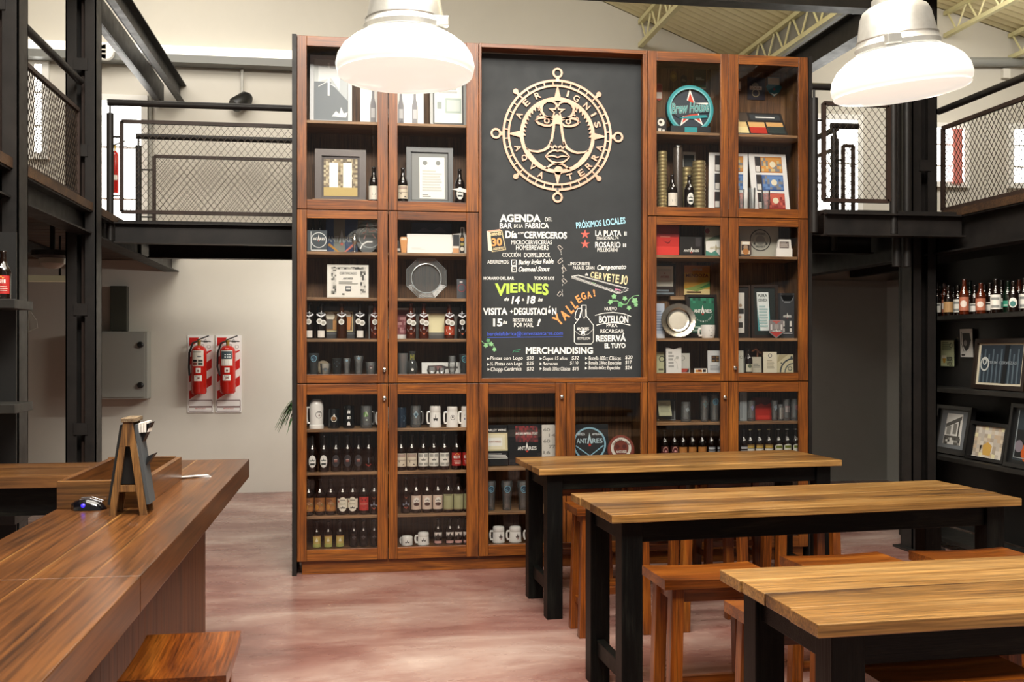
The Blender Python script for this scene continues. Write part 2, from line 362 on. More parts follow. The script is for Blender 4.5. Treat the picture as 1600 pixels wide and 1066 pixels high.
for sx in (-.09, .09):
    x = XE + sx
    mleft.box(x - .006, x + .006, 2, YW - .01, ZT, ZT + .22, STEEL)
    for zz in (0, .21): mleft.box(min(x, x + (.07 if sx > 0 else -.07)), max(x, x + (.07 if sx > 0 else -.07)), 2, YW - .01, ZT + zz, ZT + zz + .012, STEEL)
struct(mleft, 'roof_beam', 'double channel steel beam running back above the left deck')
ibeam('roof_beam', (XRE - .1, 2, 4.5), (XRE - .1, YW - .01, 4.5), .25, .16, 'steel beam running back above the right deck')
ibeam('roof_beam', (XE, 8.2, 4.46), (XRE - .2, 8.2, 4.46), .22, .16, 'steel cross beam at the top of the photo between the columns')
# decks
struct(MB().box(XL, XE + .09, 1.5, YW - .01, ZD, ZD + .06, DECK).box(XL, XE - .1, 1.5, YW - .01, ZD - .03, ZD, DECK), 'deck_left', 'timber boarded deck above the bar')
m = MB()
for k in range(24): m.box(XL, XE - .1, 6.6 + k * .24, 6.6 + k * .24 + .225, ZD - .045, ZD - .03, DECK)
struct(m, 'deck_soffit_left', 'timber boards under the left deck')
struct(MB().box(XRE - .04, XR, 1.5, YW - .01, ZD, ZD + .06, DECK), 'deck_right', 'timber boarded deck above the shelves on the right')
struct(MB().box(3.58, XRE - .04, 7.6, 8.9, ZD - .01, ZD + .03, STEEL), 'deck_link_right', 'short steel landing right of the cabinet')
struct(MB().box(XE + .1, XRE - .04, 9.12, 10.44, ZD, ZD + .03, STEEL), 'bridge_deck', 'steel plate bridge behind the cabinet')
for k, xx in enumerate((-3.0, 6.2)):
    struct(MB().box(xx - .05, xx + .05, 6.6, YW - .02, ZB + .02, ZD - .05, STEEL), 'deck_joist', ['steel joist under the left deck', 'steel joist under the right deck'][k])

# windows and doors on the back wall
def window(name, px0, py0, px1, py1, label, strength, shutter=None, bars=True, z0=None):
    xa, zt = onY(px0, py0, YW); xb, zb = onY(px1, py1, YW)
    if z0: zb = z0
    r = empty(name, (xa, YW, zb)); tag(r, label, None, None, 'structure'); t = .07; y0 = YW - .06; y1 = YW - .001
    MB().box(xa, xb, y0, y1, zt - t, zt, WHITE).box(xa, xb, y0, y1, zb, zb + t, WHITE).box(xa, xa + t, y0, y1, zb + t, zt - t, WHITE).box(xb - t, xb, y0, y1, zb + t, zt - t, WHITE).build('window_frame', r)
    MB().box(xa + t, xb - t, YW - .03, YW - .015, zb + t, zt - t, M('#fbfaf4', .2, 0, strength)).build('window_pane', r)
    if bars:
        m = MB()
        for f in (.33, .66): m.box(xa + t, xb - t, y0 + .01, y0 + .02, zb + (zt - zb) * f - .01, zb + (zt - zb) * f + .01, M('#cfccc4'))
        m.build('glazing_bar', r)
    if shutter: MB().box(*shutter, YW - .1, YW - .07, zb + .05, zt - .08, M('#cf7a70')).build('red_shutter', r)
    return r
window('door_1', 151, 148, 232, 400, 'white door with added glowing pane on the left deck behind the railing', 9, z0=ZD + .06)  # pane glow added for the brightly lit white paint of the door
window('window_1', 46, 92, 78, 250, 'tall white window at the far left of the upper wall', 9)
x0 = onY(1483, 240, YW)[0]; x1 = onY(1497, 240, YW)[0]
window('window_2', 1440, 192, 1511, 294, 'white upper window with a red shutter', 9, shutter=(x0, x1))
window('window_3', 1572, 194, 1625, 296, 'white upper window at the right edge of the photo', 9)
window('window_4', 1262, 178, 1345, 340, 'bright white opening behind the short railing', 7, z0=ZD + .07)
# cable tray + conduit drops on the back wall
zt = EYE + (HY - 78) * 12.0 / F
m = MB().box(XL + .02, 3.2, YW - .16, YW - .02, zt - .13, zt - .02, M('#f7f5ee', .4, 0, .5)); tr = m.build('light_strip'); tag(tr, 'long white light strip along the upper back wall', 'light strip')
m = MB(); m.box(XL + .02, 3.2, YW - .22, YW - .02, zt - .22, zt - .135, M('#7d7e7a', .5)); tag(m.build('cable_tray'), 'grey cable tray under the white light strip', 'cable tray')
x, z = onY(425 / 1.0 * 0 + 379, 100, YW)
tag(MB().tube([(x, YW - .05, zt - .2), (x, YW - .05, onY(379, 158, YW)[1])], .018, M('#b9b7b0', .4)).build('conduit_drop'), 'thin grey conduit dropping from the cable tray to the spotlight', 'conduit')
x2, z2 = onY(236, 120, YW); tag(MB().tube([(x2, YW - .03, zt - .2), (x2, YW - .03, ZD + .1)], .022, M('#9a9890', .4)).build('conduit_drop'), 'grey conduit running down beside the white deck door', 'conduit')
x, z = onY(379, 163, YW); T = Matrix.Rotation(math.radians(50), 3, 'Y') @ Matrix.Rotation(math.radians(-30), 3, 'X')
sp = MB().lathe([(.07, -.12), (.085, -.1), (.085, .08), (.05, .13)], M('#1b1b1b', .4), 18, (x, YW - .14, z), T).build('spotlight', smooth=True); tag(sp, 'black spotlight on the upper wall above the bridge railing', 'spotlight')
MB().tube([(x, YW - .01, z + .05), (x, YW - .14, z + .02)], .015, M('#1b1b1b')).build('bracket', sp)
x, z = onY(152, 82, YW - .25); em = MB().box(x - .05, x + .1, YW - .3, YW - .23, z - .08, z + .08, M('#f2efe6', .4)).lathe([(.08, -.035), (.08, .035)], M('#f2efe6', .4), 20, (x + .1, YW - .265, z), Matrix.Rotation(PI / 2, 3, 'X')).build('emergency_light'); tag(em, 'rounded white emergency light on the light strip beside the left column', 'emergency light')
MB().box(x - .03, x + .1, YW - .306, YW - .3, z - .03, z - .015, M('#c8c4b8')).box(x - .03, x + .1, YW - .306, YW - .3, z + .015, z + .03, M('#c8c4b8')).build('lens_line', em)
o = MB().box(-.42, 1.2, 10.58, 10.9, 2.475, 2.515, M('#c9c6bb')).build('tube_light', origin=(.4, 10.7, 2.48)); tag(o, 'added unseen lamp housing under the bridge behind the tall cabinet', 'lamp')  # invented housing for the light added under the bridge
# right wall pipe
m = MB(); p = [onY(px, 97, YW - .06) for px in (1345, 1586)]
m.tube([(p[0][0], YW - .06, p[0][1]), (p[1][0], YW - .06, p[1][1]), (p[1][0] + .12, YW - .1, p[1][1] + .0), (p[1][0] + .2, YW - .25, p[1][1] + .01), (p[1][0] + .22, YW - 1.5, p[1][1] + .02)], .06, M('#8f908c', .4), 12)
tag(m.build('vent_pipe', smooth=True), 'grey pipe along the upper back wall bending forward at the right corner', 'pipe')
x, z = onY(1569, 116, YW); tag(MB().box(x - .05, x + .05, YW - .06, YW - .002, z - .06, z + .06, M('#e6e2d8')).build('junction_box'), 'small white junction box under the pipe on the upper wall', 'junction box')

# ------------------------------------------------------------------ railings
def zigzag(m, P, w_, h_, cw, chh, t, mat):
    """expanded steel mesh in the plane P over w_ x h_"""
    nx = max(2, round(w_ / cw) * 2); nz = max(2, round(h_ / chh)); dx = w_ / nx; dz = h_ / nz
    for j in range(nz):
        for fl in (0, 1):
            pr = None
            for i in range(nx + 1):
                v = j * dz + (dz / 2 if i % 2 else (0 if fl == 0 else dz)); u = i * dx
                A = [P(u, v - t / 2, -t / 2), P(u, v + t / 2, -t / 2), P(u, v + t / 2, t / 2), P(u, v - t / 2, t / 2)]
                b = m.add(A)
                if pr is not None:
                    for k in range(4): m.face((pr + k, b + k, b + (k + 1) % 4, pr + (k + 1) % 4), mat)
                pr = b
    return m
def railing(label, a, b, zr, panel, posts, cw=.055, chh=.07, group=None):
    """a,b: ground plan points; zr handrail height; panel: (s0,s1,z0,z1); posts: distances"""
    a, b = Vector((a[0], a[1], 0)), Vector((b[0], b[1], 0)); d = (b - a).normalized(); L = (b - a).length
    r = empty('railing', (a.x, a.y, ZD + .03)); tag(r, label, 'railing', group)
    P = lambda s_, z, o=0: Vector((a.x + d.x * s_ + d.y * o, a.y + d.y * s_ - d.x * o, z))
    MB().tube([P(0, zr), P(L, zr)], .028, STEEL, 12).build('handrail', r, smooth=True)
    for s_ in posts:
        MB().tube([P(s_, ZB + .02, .0), P(s_, zr - .09)], .03, STEEL, 12).tube([P(s_, zr - .1), P(s_, zr)], .01, STEEL, 8).build('post', r, smooth=True)
    s0, s1, z0, z1 = panel; m = MB(); t = .03
    for q0, q1 in (((s0, z0), (s1, z0)), ((s0, z1), (s1, z1))): m.bar(P(*q0), P(*q1), t, t, STEELB)
    for q in (s0, s1): m.bar(P(q, z0), P(q, z1), t, t, STEELB, (d.x, d.y, 0))
    m.build('panel_frame', r)
    zigzag(MB(), lambda u, v, o=0: P(s0 + u, z0 + v, o), s1 - s0, z1 - z0, cw, chh, .0045, M('#4a4038', .5, .6)).build('mesh_infill', r)
    for s_ in posts:
        tgt = s0 if abs(s_ - s0) < abs(s_ - s1) else s1
        for zz in (z0 + .13, z1 - .13): MB().tube([P(s_, zz), P(tgt, zz)], .008, STEEL, 8).build('panel_pin', r)
    return r
xa = onY(168, 165, 9.05)[0]; xp0 = onY(190, 190, 9.05)[0]; zr = 3.68
railing('front mesh railing of the bridge left of the tall cabinet', (xa, 9.05), (3.3, 9.05), zr, (xp0 - xa, 2.9 - xa, onY(300, 333, 9.05)[1], onY(300, 193, 9.05)[1]), (.02,), group='bridge railings')
xa2 = onY(213, 223, 10.45)[0]; xp2 = onY(241, 250, 10.45)[0]
railing('rear mesh railing of the bridge seen through the front one', (xa2, 10.45), (3.3, 10.45), zr, (xp2 - xa2, 3.1 - xa2, 2.78, onY(300, 246, 10.45)[1]), (.02,), group='bridge railings')
railing('mesh railing along the left deck edge between two steel columns', (XE, 6.62), (XE, 8.29), 3.66, (.06, 1.6, 2.79, 3.43), (), group='deck edge railings')
railing('mesh railing along the right deck edge at the right of the photo', (XRE + .05, 8.0), (XRE + .05, 5.2), 3.6, (.06, 2.7, 2.78, 3.45), (), group='deck edge railings')
xb = onY(1268, 133, 7.6)[0]; xc = onY(1400, 133, 7.6)[0]
railing('short mesh railing between the tall cabinet and the right column', (xb, 7.6), (xc, 7.6), 3.66, (onY(1287, 133, 7.6)[0] - xb, onY(1388, 133, 7.6)[0] - xb, onY(1300, 313, 7.6)[1], onY(1300, 162, 7.6)[1]), (.02, xc - xb - .02), group='short railings near the right column')
xb = onY(1298, 197, 9.0)[0]
railing('inner mesh railing seen behind the short right railing', (xb, 9.0), (XRE - .15, 9.0), 3.68, (.12, XRE - .2 - xb, 2.85, 3.5), (.03,), group='short railings near the right column')
railing('stair side railing running back behind the short right railing', (4.42, 9.12), (4.42, 10.6), 3.68, (.08, 1.5, 2.85, 3.5), (.02,), group='short railings near the right column')
# pipes beside the right column
for k, px in enumerate((1401, 1417)):
    x = onY(px, 300, 7.75)[0]
    tag(MB().tube([(x, 7.75, 2.3), (x, 7.75, 4.4)], .035, STEEL, 12).build('drain_pipe', smooth=True), ['upright dark pipe beside the short right railing', 'upright dark pipe touching the right steel column'][k], 'pipe')

# ------------------------------------------------------------------ things on the back wall
def extinguisher_board(px0, px1, py0, py1, label):
    y = YW; P0 = onY(px0, py1, y); P1 = onY(px1, py0, y); W_, H_ = P1[0] - P0[0], P1[1] - P0[1]
    o = MB().box(P0[0], P1[0], y - .012, y - .001, P0[1], P1[1], M('#f0eeea')).build('safety_board', origin=(P0[0], y, P0[1])); tag(o, label, 'sign', 'striped extinguisher boards')
    mp = plane((P0[0], y - .0125, P0[1]), (W_, 0, 0), (0, 0, H_)); R = M('#c8201a'); m = MB(); K = M('#5a2020')
    m.poly([(.06, .18), (.94, .18), (.94, .96), (.06, .96)], M('#f4f2ee'), mp, .0004)
    m.poly([(.06, .86), (.06, .97), (.44, .97), (.3, .89)], R, mp, .001)
    for b in (.62, .40, .18):                                          # rising stripes
        lo = lambda u, bb: bb + .19 * u
        m.poly([(.06, lo(.06, b) - .02), (.94, min(.8, lo(.94, b))), (.94, min(.81, lo(.94, b) + .12)), (.06, lo(.06, b) + .085)], R, mp, .001)
    m.poly([(.06, .2), (.24, .23), (.06, .29)], R, mp, .0012)
    for q in ((.05, .02, .95, .07), (.05, .08, .95, .16)):
        u0, v0, u1, v1 = q
        for a, b in (((u0, v0), (u1, v0)), ((u0, v1), (u1, v1))): m.stroke([a, b], .008, K, mp, .001)
        for a, b in (((u0, v0), (u0, v1)), ((u1, v0), (u1, v1))): m.stroke([a, b], .018, K, mp, .001)
    m.ring(.82, .85, .075, .06, M('#8a8a88'), mp, .001, asp=W_ / H_); m.stroke([(.62, .91), (.7, .95), (.78, .91), (.62, .91)], .012, M('#8a8a88'), mp, .001)
    m.ring(.58, .865, .06, .045, M('#8a8a88'), mp, .001, asp=W_ / H_)
    m.text('MATAFUEGO', R, mp, (.3, .045), (.7, .045), .014, .001)
    m.build('print', o); return P0, P1
def extinguisher(px0, px1, py0, py1, label, screen, cat='fire extinguisher', y=None, small=False):
    y = y or YW - .11; xa, zb = onY(px0, py1, y); xb, zt = onY(px1, py0, y); r = (xb - xa) / 2; x = (xa + xb) / 2; h = zt - zb; R = M('#c01e14', .25, 0, 0, .4)
    o = MB().lathe([(r * .85, 0), (r, .02), (r, h * .88), (r * .9, h * .94), (r * .55, h * .985), (r * .25, h)], R, 24, (x, y, zb)).build('fire_extinguisher', smooth=True, origin=(x, y, zb)); tag(o, label, cat, 'red fire extinguishers')
    MB().lathe([(r * .22, h), (r * .22, h + .04), (r * .3, h + .045), (r * .3, h + .06)], M('#b79a50', .35, .8), 12, (x, y, zb)).build('valve', o)
    MB().bar((x - .02, y, zb + h + .06), (x + .11, y - .02, zb + h + .11), .02, .012, M('#2a2624', .4)).bar((x, y, zb + h + .05), (x + .13, y - .02, zb + h + .045), .02, .012, M('#2a2624', .4)).build('lever', o)
    MB().tube([(x - .02, y, zb + h + .045), (x - r * .8, y - .01, zb + h + .03), (x - r * 1.25, y - .01, zb + h * .85), (x - r * 1.3, y - .01, zb + h * .55), (x - r * (1.2 if not screen else .9), y - .02 if not screen else y - r * .5 - .03, zb + h * .38)], .011, M('#1c1a1a', .5), 8).build('hose', o, smooth=True)
    def cyl(u, v, off=0):
        a = u / r; return Vector((x + (r + off) * math.sin(a), y - (r + off) * math.cos(a), zb + v))
    m = MB()
    def patch(u0, u1, v0, v1, mat, off):
        n = 8
        for k in range(n): m.poly([(u0 + (u1 - u0) * k / n, v0), (u0 + (u1 - u0) * (k + 1) / n, v0), (u0 + (u1 - u0) * (k + 1) / n, v1), (u0 + (u1 - u0) * k / n, v1)], mat, cyl, off)
    if not small:
        patch(-.85 * r, .75 * r, h * .58, h * .9, M('#ded9cc'), .001)
        if screen:
            patch(-.78 * r, .68 * r, h * .72, h * .88, M('#43545c'), .002)
            for k in range(6): patch(-.3 * r + (k % 3) * .3 * r, -.1 * r + (k % 3) * .3 * r, h * (.75 if k < 3 else .8), h * (.77 if k < 3 else .82), M('#dfe6e6'), .003)
            for k in range(3): patch(-.78 * r + k * .5 * r, -.34 * r + k * .5 * r, h * .6, h * .7, M('#eeece4'), .002)
        else:
            patch(-.75 * r, .4 * r, h * .86, h * .875, M('#555'), .002)
            for k in range(4): patch(-.75 * r + (k % 2) * .75 * r, -.15 * r + (k % 2) * .75 * r, h * (.6 if k < 2 else .665), h * (.65 if k < 2 else .71), M(['#8a3a30', '#23352a', '#1f1d1c', '#3a3a36'][k]), .002)
            patch(-.1 * r, .4 * r, h * .76, h * .79, M('#777'), .002)
        patch(-.3 * r, .35 * r, h * .44, h * .54, M('#efece4'), .001); patch(-.1 * r, .15 * r, h * .46, h * .5, M('#8a5a50'), .002)
        patch(-.55 * r, .5 * r, h * .27, h * .39, M('#f1eee6'), .001)
        m.text('JM', M('#8a3a2a'), cyl, (-.2 * r, h * .295), (.2 * r, h * .295), h * .06, .002, bold=True); m.text('MATAFUEGOS', M('#333'), cyl, (-.35 * r, h * .362), (.3 * r, h * .362), h * .015, .002)
    else: patch(-.8 * r, .8 * r, h * .3, h * .42, M('#ece6dc'), .001)
    m.build('sticker', o)
    return o
extinguisher_board(293.5, 333.5, 524, 645, 'red and white striped board behind the left fire extinguisher')
extinguisher_board(337, 377.5, 524, 645, 'red and white striped board behind the right fire extinguisher')
extinguisher(299, 323, 540, 616, 'red fire extinguisher with pale paper label, left of the wall pair', False)
extinguisher(343.5, 368, 540, 615, 'red fire extinguisher with dark screen label, right of the wall pair', True)
extinguisher(173.5, 186, 236, 302, 'red fire extinguisher on the upper wall behind the bridge railing', False, small=True)
# electrical cabinet, duct, white box, tube light, bulkhead lamp
def pbox(name, label, cat, px0, py0, px1, py1, y1, depth, mat, bevel=.004, group=None):
    y = y1 - depth; xa, zb = onY(px0, py1, y); xb, zt = onY(px1, py0, y)
    o = MB().box(xa, xb, y, y1, zb, zt, mat).build(name, origin=(xa, y1, zb), bevel=bevel); tag(o, label, cat, group); return o, (xa, xb, y, zb, zt)
GREYP = M('#9c9d96', .45)
o, (xa, xb, y, zb, zt) = pbox('electrical_cabinet', 'grey steel electrical cabinet on the wall behind the bar', 'electrical cabinet', 128, 518, 230, 624, YW - .002, .22, GREYP)
MB().box(xa + .02, xb - .03, y - .012, y, zb + .02, zt - .02, GREYP).build('door', o)
for py in (539, 602):
    z = onY(220, py, y)[1]; x = onY(220, py, y)[0]
    MB().lathe([(.035, 0), (.035, .015), (.02, .03)], M('#151515', .4), 12, (x, y - .012, z), Matrix.Rotation(PI / 2, 3, 'X')).build('lock_knob', o)
pbox('cable_duct', 'dark upright cable duct above the electrical cabinet', 'duct', 172, 447, 198, 517, YW - .002, .12, M('#3c3d34', .4))
o, (xa, xb, y, zb, zt) = pbox('wall_box', 'small pale box with a looped cable on the dark wall', 'wall box', 22, 484, 41, 519, YW - .002, .1, M('#c9c7bd', .4))
MB().tube([(xb - .02, y + .05, zt), (xb + .03, y + .05, zt - .02), (xb + .09, y + .06, zt - .12), (xb + .1, y + .06, zb + .05), (xb, y + .05, zb)], .006, M('#d8d5ca')).build('cable', o)
xa, z = onY(18, 434, 9.6); xb, _ = onY(112, 434, 9.6)
o = MB().box(xa, xb, 9.55, 9.67, z - .03, z + .02, M('#d5cfa8', .5, 0, .08)).build('tube_light', origin=(xa, 9.6, z)); tag(o, 'long pale batten lamp under the left deck', 'lamp')
MB().tube([(xa + .1, 9.61, z + .02), (xa + .1, 9.61, ZB + .11)], .01, STEEL).tube([(xb - .1, 9.61, z + .02), (xb - .1, 9.61, ZB + .11)], .01, STEEL).build('hanger', o)
x, z = onY(82, 410, 8.9)
o = MB().lathe([(.16, .06), (.16, .02), (.11, .0)], M('#2a2826', .5), 20, (x, 8.9, z + .03)).build('bulkhead_lamp', origin=(x, 8.9, z)); tag(o, 'round caged lamp under the left deck boards', 'lamp')
MB().lathe([(.105, 0), (.1, -.04), (.06, -.075), (.01, -.085)], M('#b5b1a4', .2), 18, (x, 8.9, z + .03)).build('lens', o, smooth=True)
MB().tube([(x, 8.9, z + .09), (x, 8.9, ZD - .05)], .02, STEEL).tube([(x - .5, 8.9, ZD - .06), (x, 8.9, z + .1)], .012, M('#777')).build('stem', o)

# ------------------------------------------------------------------ the tall built-in cabinet
DX = dict(A=(-.395, .263, -.326, .186), B=(.266, .934, .331, .843), E=(.937, 1.598, 1.006, 1.517), F=(1.601, 2.232, 1.669, 2.178), C=(2.236, 2.875, 2.304, 2.815), D=(2.878, 3.53, 2.959, 3.451))
RZ = {1: (2.667, 3.93, 2.737, 3.855), 2: (1.397, 2.663, 1.462, 2.6), 3: (.10, 1.393, .186, 1.315)}
Y0, Y1 = YC + .024, 8.19
def shelfZ(px, py): return onY(px, py, YC + .04)[1]
def door(unit, d, row, knob):
    xa, xb, ga, gb = DX[d]; za, zb, gza, gzb = RZ[row]; g = .0015; e = .001
    m = MB(); m.box(xa + g, ga, YC, YC + .022, za + g, zb - g, CABV).box(gb, xb - g, YC, YC + .022, za + g, zb - g, CABV)
    m.box(ga + e, gb - e, YC + .0005, YC + .022, za + g, gza, CABH).box(ga + e, gb - e, YC + .0005, YC + .022, gzb, zb - g, CABH)
    o = m.build('door', unit, bevel=.002)
    MB().box(ga - .005, gb + .005, YC + .012, YC + .016, gza - .005, gzb + .005, GLASS).build('glass_pane', o)
    if knob:
        x, z = onY(knob[0], knob[1], YC); T = Matrix.Rotation(PI / 2, 3, 'X')
        MB().lathe([(.006, 0), (.006, .012), (.015, .018), (.014, .026), (.006, .03)], CHROME, 14, (x, YC, z), T).build('knob', o, smooth=True)
def unit(label, row, doors, shelves, group, cuts=()):
    xa, xb = DX[doors[0]][0], DX[doors[-1]][1]; za, zb = RZ[row][:2]; r = empty('display_cabinet', ((xa + xb) / 2, Y1, za)); tag(r, label, 'cabinet', group)
    m = MB(); t = .02; e = .0005
    m.box(xa + e, xa + t, Y0, Y1, za + e, zb - e, CABIN).box(xb - t, xb - e, Y0, Y1, za + e, zb - e, CABIN).box(xa + t, xb - t, Y0, Y1, zb - t, zb - e, CABIN).box(xa + t, xb - t, Y0, Y1, za + e, RZ[row][2] - .004, CABIN).box(xa + t, xb - t, Y1 - .012, Y1, za + t, zb - t, CABIN)
    xm = DX[doors[0]][1]; m.box(xm - .012, xm + .012, Y1 - .05, Y1 - .012, za + t, zb - t, CABIN)
    m.build('carcass', r)
    for z in shelves: MB().box(xa + t + .001, xb - t - .001, YC + .04, Y1 - .014, z - .022, z, SHELF).build('shelf', r, bevel=.002)
    return r
SH = {}
SH['L1'] = [shelfZ(535, 189)]
SH['L2'] = [shelfZ(535, 393.5), shelfZ(535, 465), shelfZ(535, 529.5)]
SH['L3'] = [shelfZ(535, 670.5), shelfZ(535, 738), shelfZ(535, 806)]
SH['M3'] = [shelfZ(795, 731), shelfZ(795, 799.5)]
SH['R1'] = [shelfZ(1075, 206.5)]
SH['R2'] = [shelfZ(1075, 399), shelfZ(1075, 528.5)]
SH['R3'] = [shelfZ(1075, 660), shelfZ(1075, 720.5), shelfZ(1075, 787)]
g = 'glazed cabinet units of the tall wall cabinet'
u = unit('upper left glazed cabinet unit behind the left pendant lamp', 1, 'AB', SH['L1'], g); door(u, 'A', 1, None); door(u, 'B', 1, None)
u = unit('middle left glazed cabinet unit with octagonal plate and certificate inside', 2, 'AB', SH['L2'], g); door(u, 'A', 2, (600.5, 578)); door(u, 'B', 2, None)
u = unit('lower left glazed cabinet unit full of dark bottles and white mugs', 3, 'AB', SH['L3'], g); door(u, 'A', 3, (600.5, 622.5)); door(u, 'B', 3, None)
u = unit('low glazed cabinet unit below the chalkboard', 3, 'EF', SH['M3'], g); door(u, 'E', 3, (877.5, 620.5)); door(u, 'F', 3, None)
u = unit('upper right glazed cabinet unit with a round teal sign inside', 1, 'CD', SH['R1'], g); door(u, 'C', 1, None); door(u, 'D', 1, None)
u = unit('middle right glazed cabinet unit with silver plate and green poster inside', 2, 'CD', SH['R2'], g); door(u, 'C', 2, (1147.5, 575)); door(u, 'D', 2, None)
u = unit('lower right glazed cabinet unit behind the far table', 3, 'CD', SH['R3'], g); door(u, 'C', 3, None); door(u, 'D', 3, (1131.5, 621))
tag(MB().box(-.36, 3.5, YC + .03, Y1, .001, .097, CABH).build('cabinet_plinth', origin=(1.6, Y1, 0), bevel=.002), 'long wooden plinth under the tall cabinet', 'plinth')
tag(MB().box(-.43, -.397, YC - .005, Y1 + .01, .001, 3.935, STEEL).build('cabinet_end_panel', origin=(-.41, Y1, 0)), 'dark end panel on the left side of the tall cabinet', 'panel', 'dark end panels of the tall cabinet')
tag(MB().box(3.532, 3.56, YC - .005, Y1 + .01, .001, 3.935, STEEL).build('cabinet_end_panel', origin=(3.55, Y1, 0)), 'dark end panel on the right side of the tall cabinet', 'panel', 'dark end panels of the tall cabinet')

# ------------------------------------------------------------------ chalkboard between the units
cb = empty('chalkboard', (1.58, Y1, 1.396)); tag(cb, 'tall black chalkboard with hand lettered bar agenda between the cabinets', 'chalkboard')
MB().box(.95, 2.219, YB, YB + .02, 1.41, 3.895, SLATE).build('board', cb)
m = MB(); m.box(.937, .95, YC, YB + .02, 1.397, 3.93, CABV).box(2.219, 2.232, YC, YB + .02, 1.397, 3.93, CABV).box(.95, 2.219, YC, YB + .02, 3.9, 3.93, CABH).box(.95, 2.219, YC, YB + .02, 1.397, 1.414, CABH).box(2.195, 2.219, YC, YC + .012, 1.414, 3.9, CABV)
m.box(.937, .955, YC - .004, YC, 1.397, 3.93, CABV).box(.955, 2.232, YC - .004, YC, 1.397, 1.43, CABH)
m.build('frame', cb, bevel=.002)
pm = pxY(YB)
def zm(x, y, o=0.): return pm(740 + x / 3.675, 320 - y / 3.675, o)      # zoomed board coordinates, y counted upward (negative)
CW, CG, CBL, CO, CC, CR, CLB = M('#eeeeea', .8), M('#b9d858', .8), M('#4660d0', .8), M('#f0a060', .8), M('#f6dfae', .8), M('#e8685c', .8), M('#a8dcf0', .8)
CLF = M('#8cc48c', .8)
ACC = []
def T(t, x0, y0, x1, y1, h, c=CW, b=False, sh=0.):
    m = ACC[0] if ACC else MB(); m.text(t, c, zm, (x0, -y0), (x1, -y1), h, .002, 0, b, sh)
    if not ACC: m.build('chalk_lettering', cb)
def acc(on, name='chalk_lettering'):
    if on: ACC.append(MB())
    else: ACC.pop().build(name, cb)
T('AGENDA', 150, 100, 385, 100, 45, CW, 2); T('DEL', 410, 95, 452, 95, 22); T('BAR', 150, 137, 222, 137, 32, CW, True); T('DE LA', 232, 131, 282, 131, 19); T('FÁBRICA', 297, 137, 432, 137, 41, CW, True)
T('Día', 182, 192, 250, 192, 42, CW, 2); T('con', 254, 170, 288, 168, 11); T('CERVECEROS', 290, 193, 535, 196, 40, CW, 2)
T('MICROCERVECERÍAS', 217, 228, 450, 228, 30); T('HOMEBREWERS', 243, 260, 430, 260, 28); T('COCCIÓN', 165, 300, 270, 300, 30); T('DOPPELBOCK', 290, 302, 440, 302, 26)
T('ABRIREMOS:', 78, 340, 205, 340, 23); T('Barley Ingles Roble', 257, 352, 460, 347, 36, CW, True, .35); T('Oatmeal Stout', 257, 386, 437, 384, 30, CW, True, .35)
T('HORARIO DEL BAR', 57, 431, 232, 431, 18, CW, True); T('TODOS LOS', 347, 431, 463, 431, 18, CW, True)
acc(1)
for i, (ch, x0, x1, yb, h) in enumerate((('V', 122, 190, 524, 72), ('I', 188, 206, 512, 60), ('E', 210, 252, 506, 56), ('R', 256, 304, 503, 54), ('N', 308, 352, 505, 54), ('E', 356, 392, 511, 58), ('S', 394, 430, 520, 68))): T(ch, x0, yb, x1, yb, h, CG, 2)
acc(0)
T('de', 175, 552, 203, 552, 20, CW, True, .3); T('14', 217, 570, 265, 570, 46, CW, 2, .15); T('a', 278, 552, 291, 552, 13); T('18', 305, 570, 355, 570, 48, CW, 2, .15); T('hs', 370, 555, 397, 555, 22, CW, True, .3)
T('VISITA', 53, 633, 195, 633, 40, CW, 2); T('+', 209, 622, 228, 622, 17, CW, True); T('DEGUSTACIÓN', 232, 633, 475, 633, 50, CW, 2)
T('15', 112, 700, 165, 700, 46, CW, 2); T('hs', 168, 685, 193, 685, 22, CW, True, .3); T('RESERVAR', 225, 676, 340, 676, 24); T('POR MAIL', 232, 703, 343, 703, 24); T('!', 363, 698, 385, 698, 42, CW, 2, .25)
T('bardelafabrica@cervezaantares.com', 78, 759, 512, 754, 30, CBL, False, .1)
T('MERCHANDISING', 300, 857, 685, 857, 40, CW, 2)
for t, x0, y0, x1, y1, h in (('Pintas con Logo', 95, 897, 282, 895, 25), ('$30', 305, 894, 345, 894, 23), ('½ Pintas con Logo', 95, 930, 280, 928, 27), ('$25', 305, 923, 345, 923, 23), ('Chopp Cerámica', 98, 964, 275, 960, 31), ('$32', 305, 956, 345, 956, 24), ('Copas 15 años', 397, 897, 538, 897, 25), ('$32', 563, 893, 603, 893, 24), ('Remeras', 397, 922, 482, 922, 19), ('$110', 553, 921, 600, 921, 23), ('Botella 330cc Clásicas', 397, 953, 555, 953, 22), ('$15', 567, 954, 605, 954, 23), ('Botella 600cc Clásicas', 660, 893, 845, 893, 24), ('$20', 870, 890, 912, 890, 24), ('Botella 330cc Especiales', 660, 924, 848, 924, 26), ('$17', 870, 919, 908, 919, 24), ('Botella 660cc Especiales', 660, 952, 842, 952, 26), ('$24', 870, 949, 908, 949, 24)): T(t, x0, y0, x1, y1, h, CW, False, .12)
T('PRÓXIMOS', 590, 138, 735, 124, 46, CLB, True); T('LOCALES', 748, 122, 873, 108, 38, CLB, True)
T('LA PLATA', 698, 180, 848, 180, 32, CW, True); T('II', 865, 178, 878, 178, 24, CW, True); T('DIAGONAL 74', 708, 202, 832, 200, 19); T('ROSARIO', 698, 247, 843, 247, 33, CW, True); T('II', 858, 243, 875, 243, 20, CW, True); T('PELLEGRINI', 710, 270, 828, 270, 21)
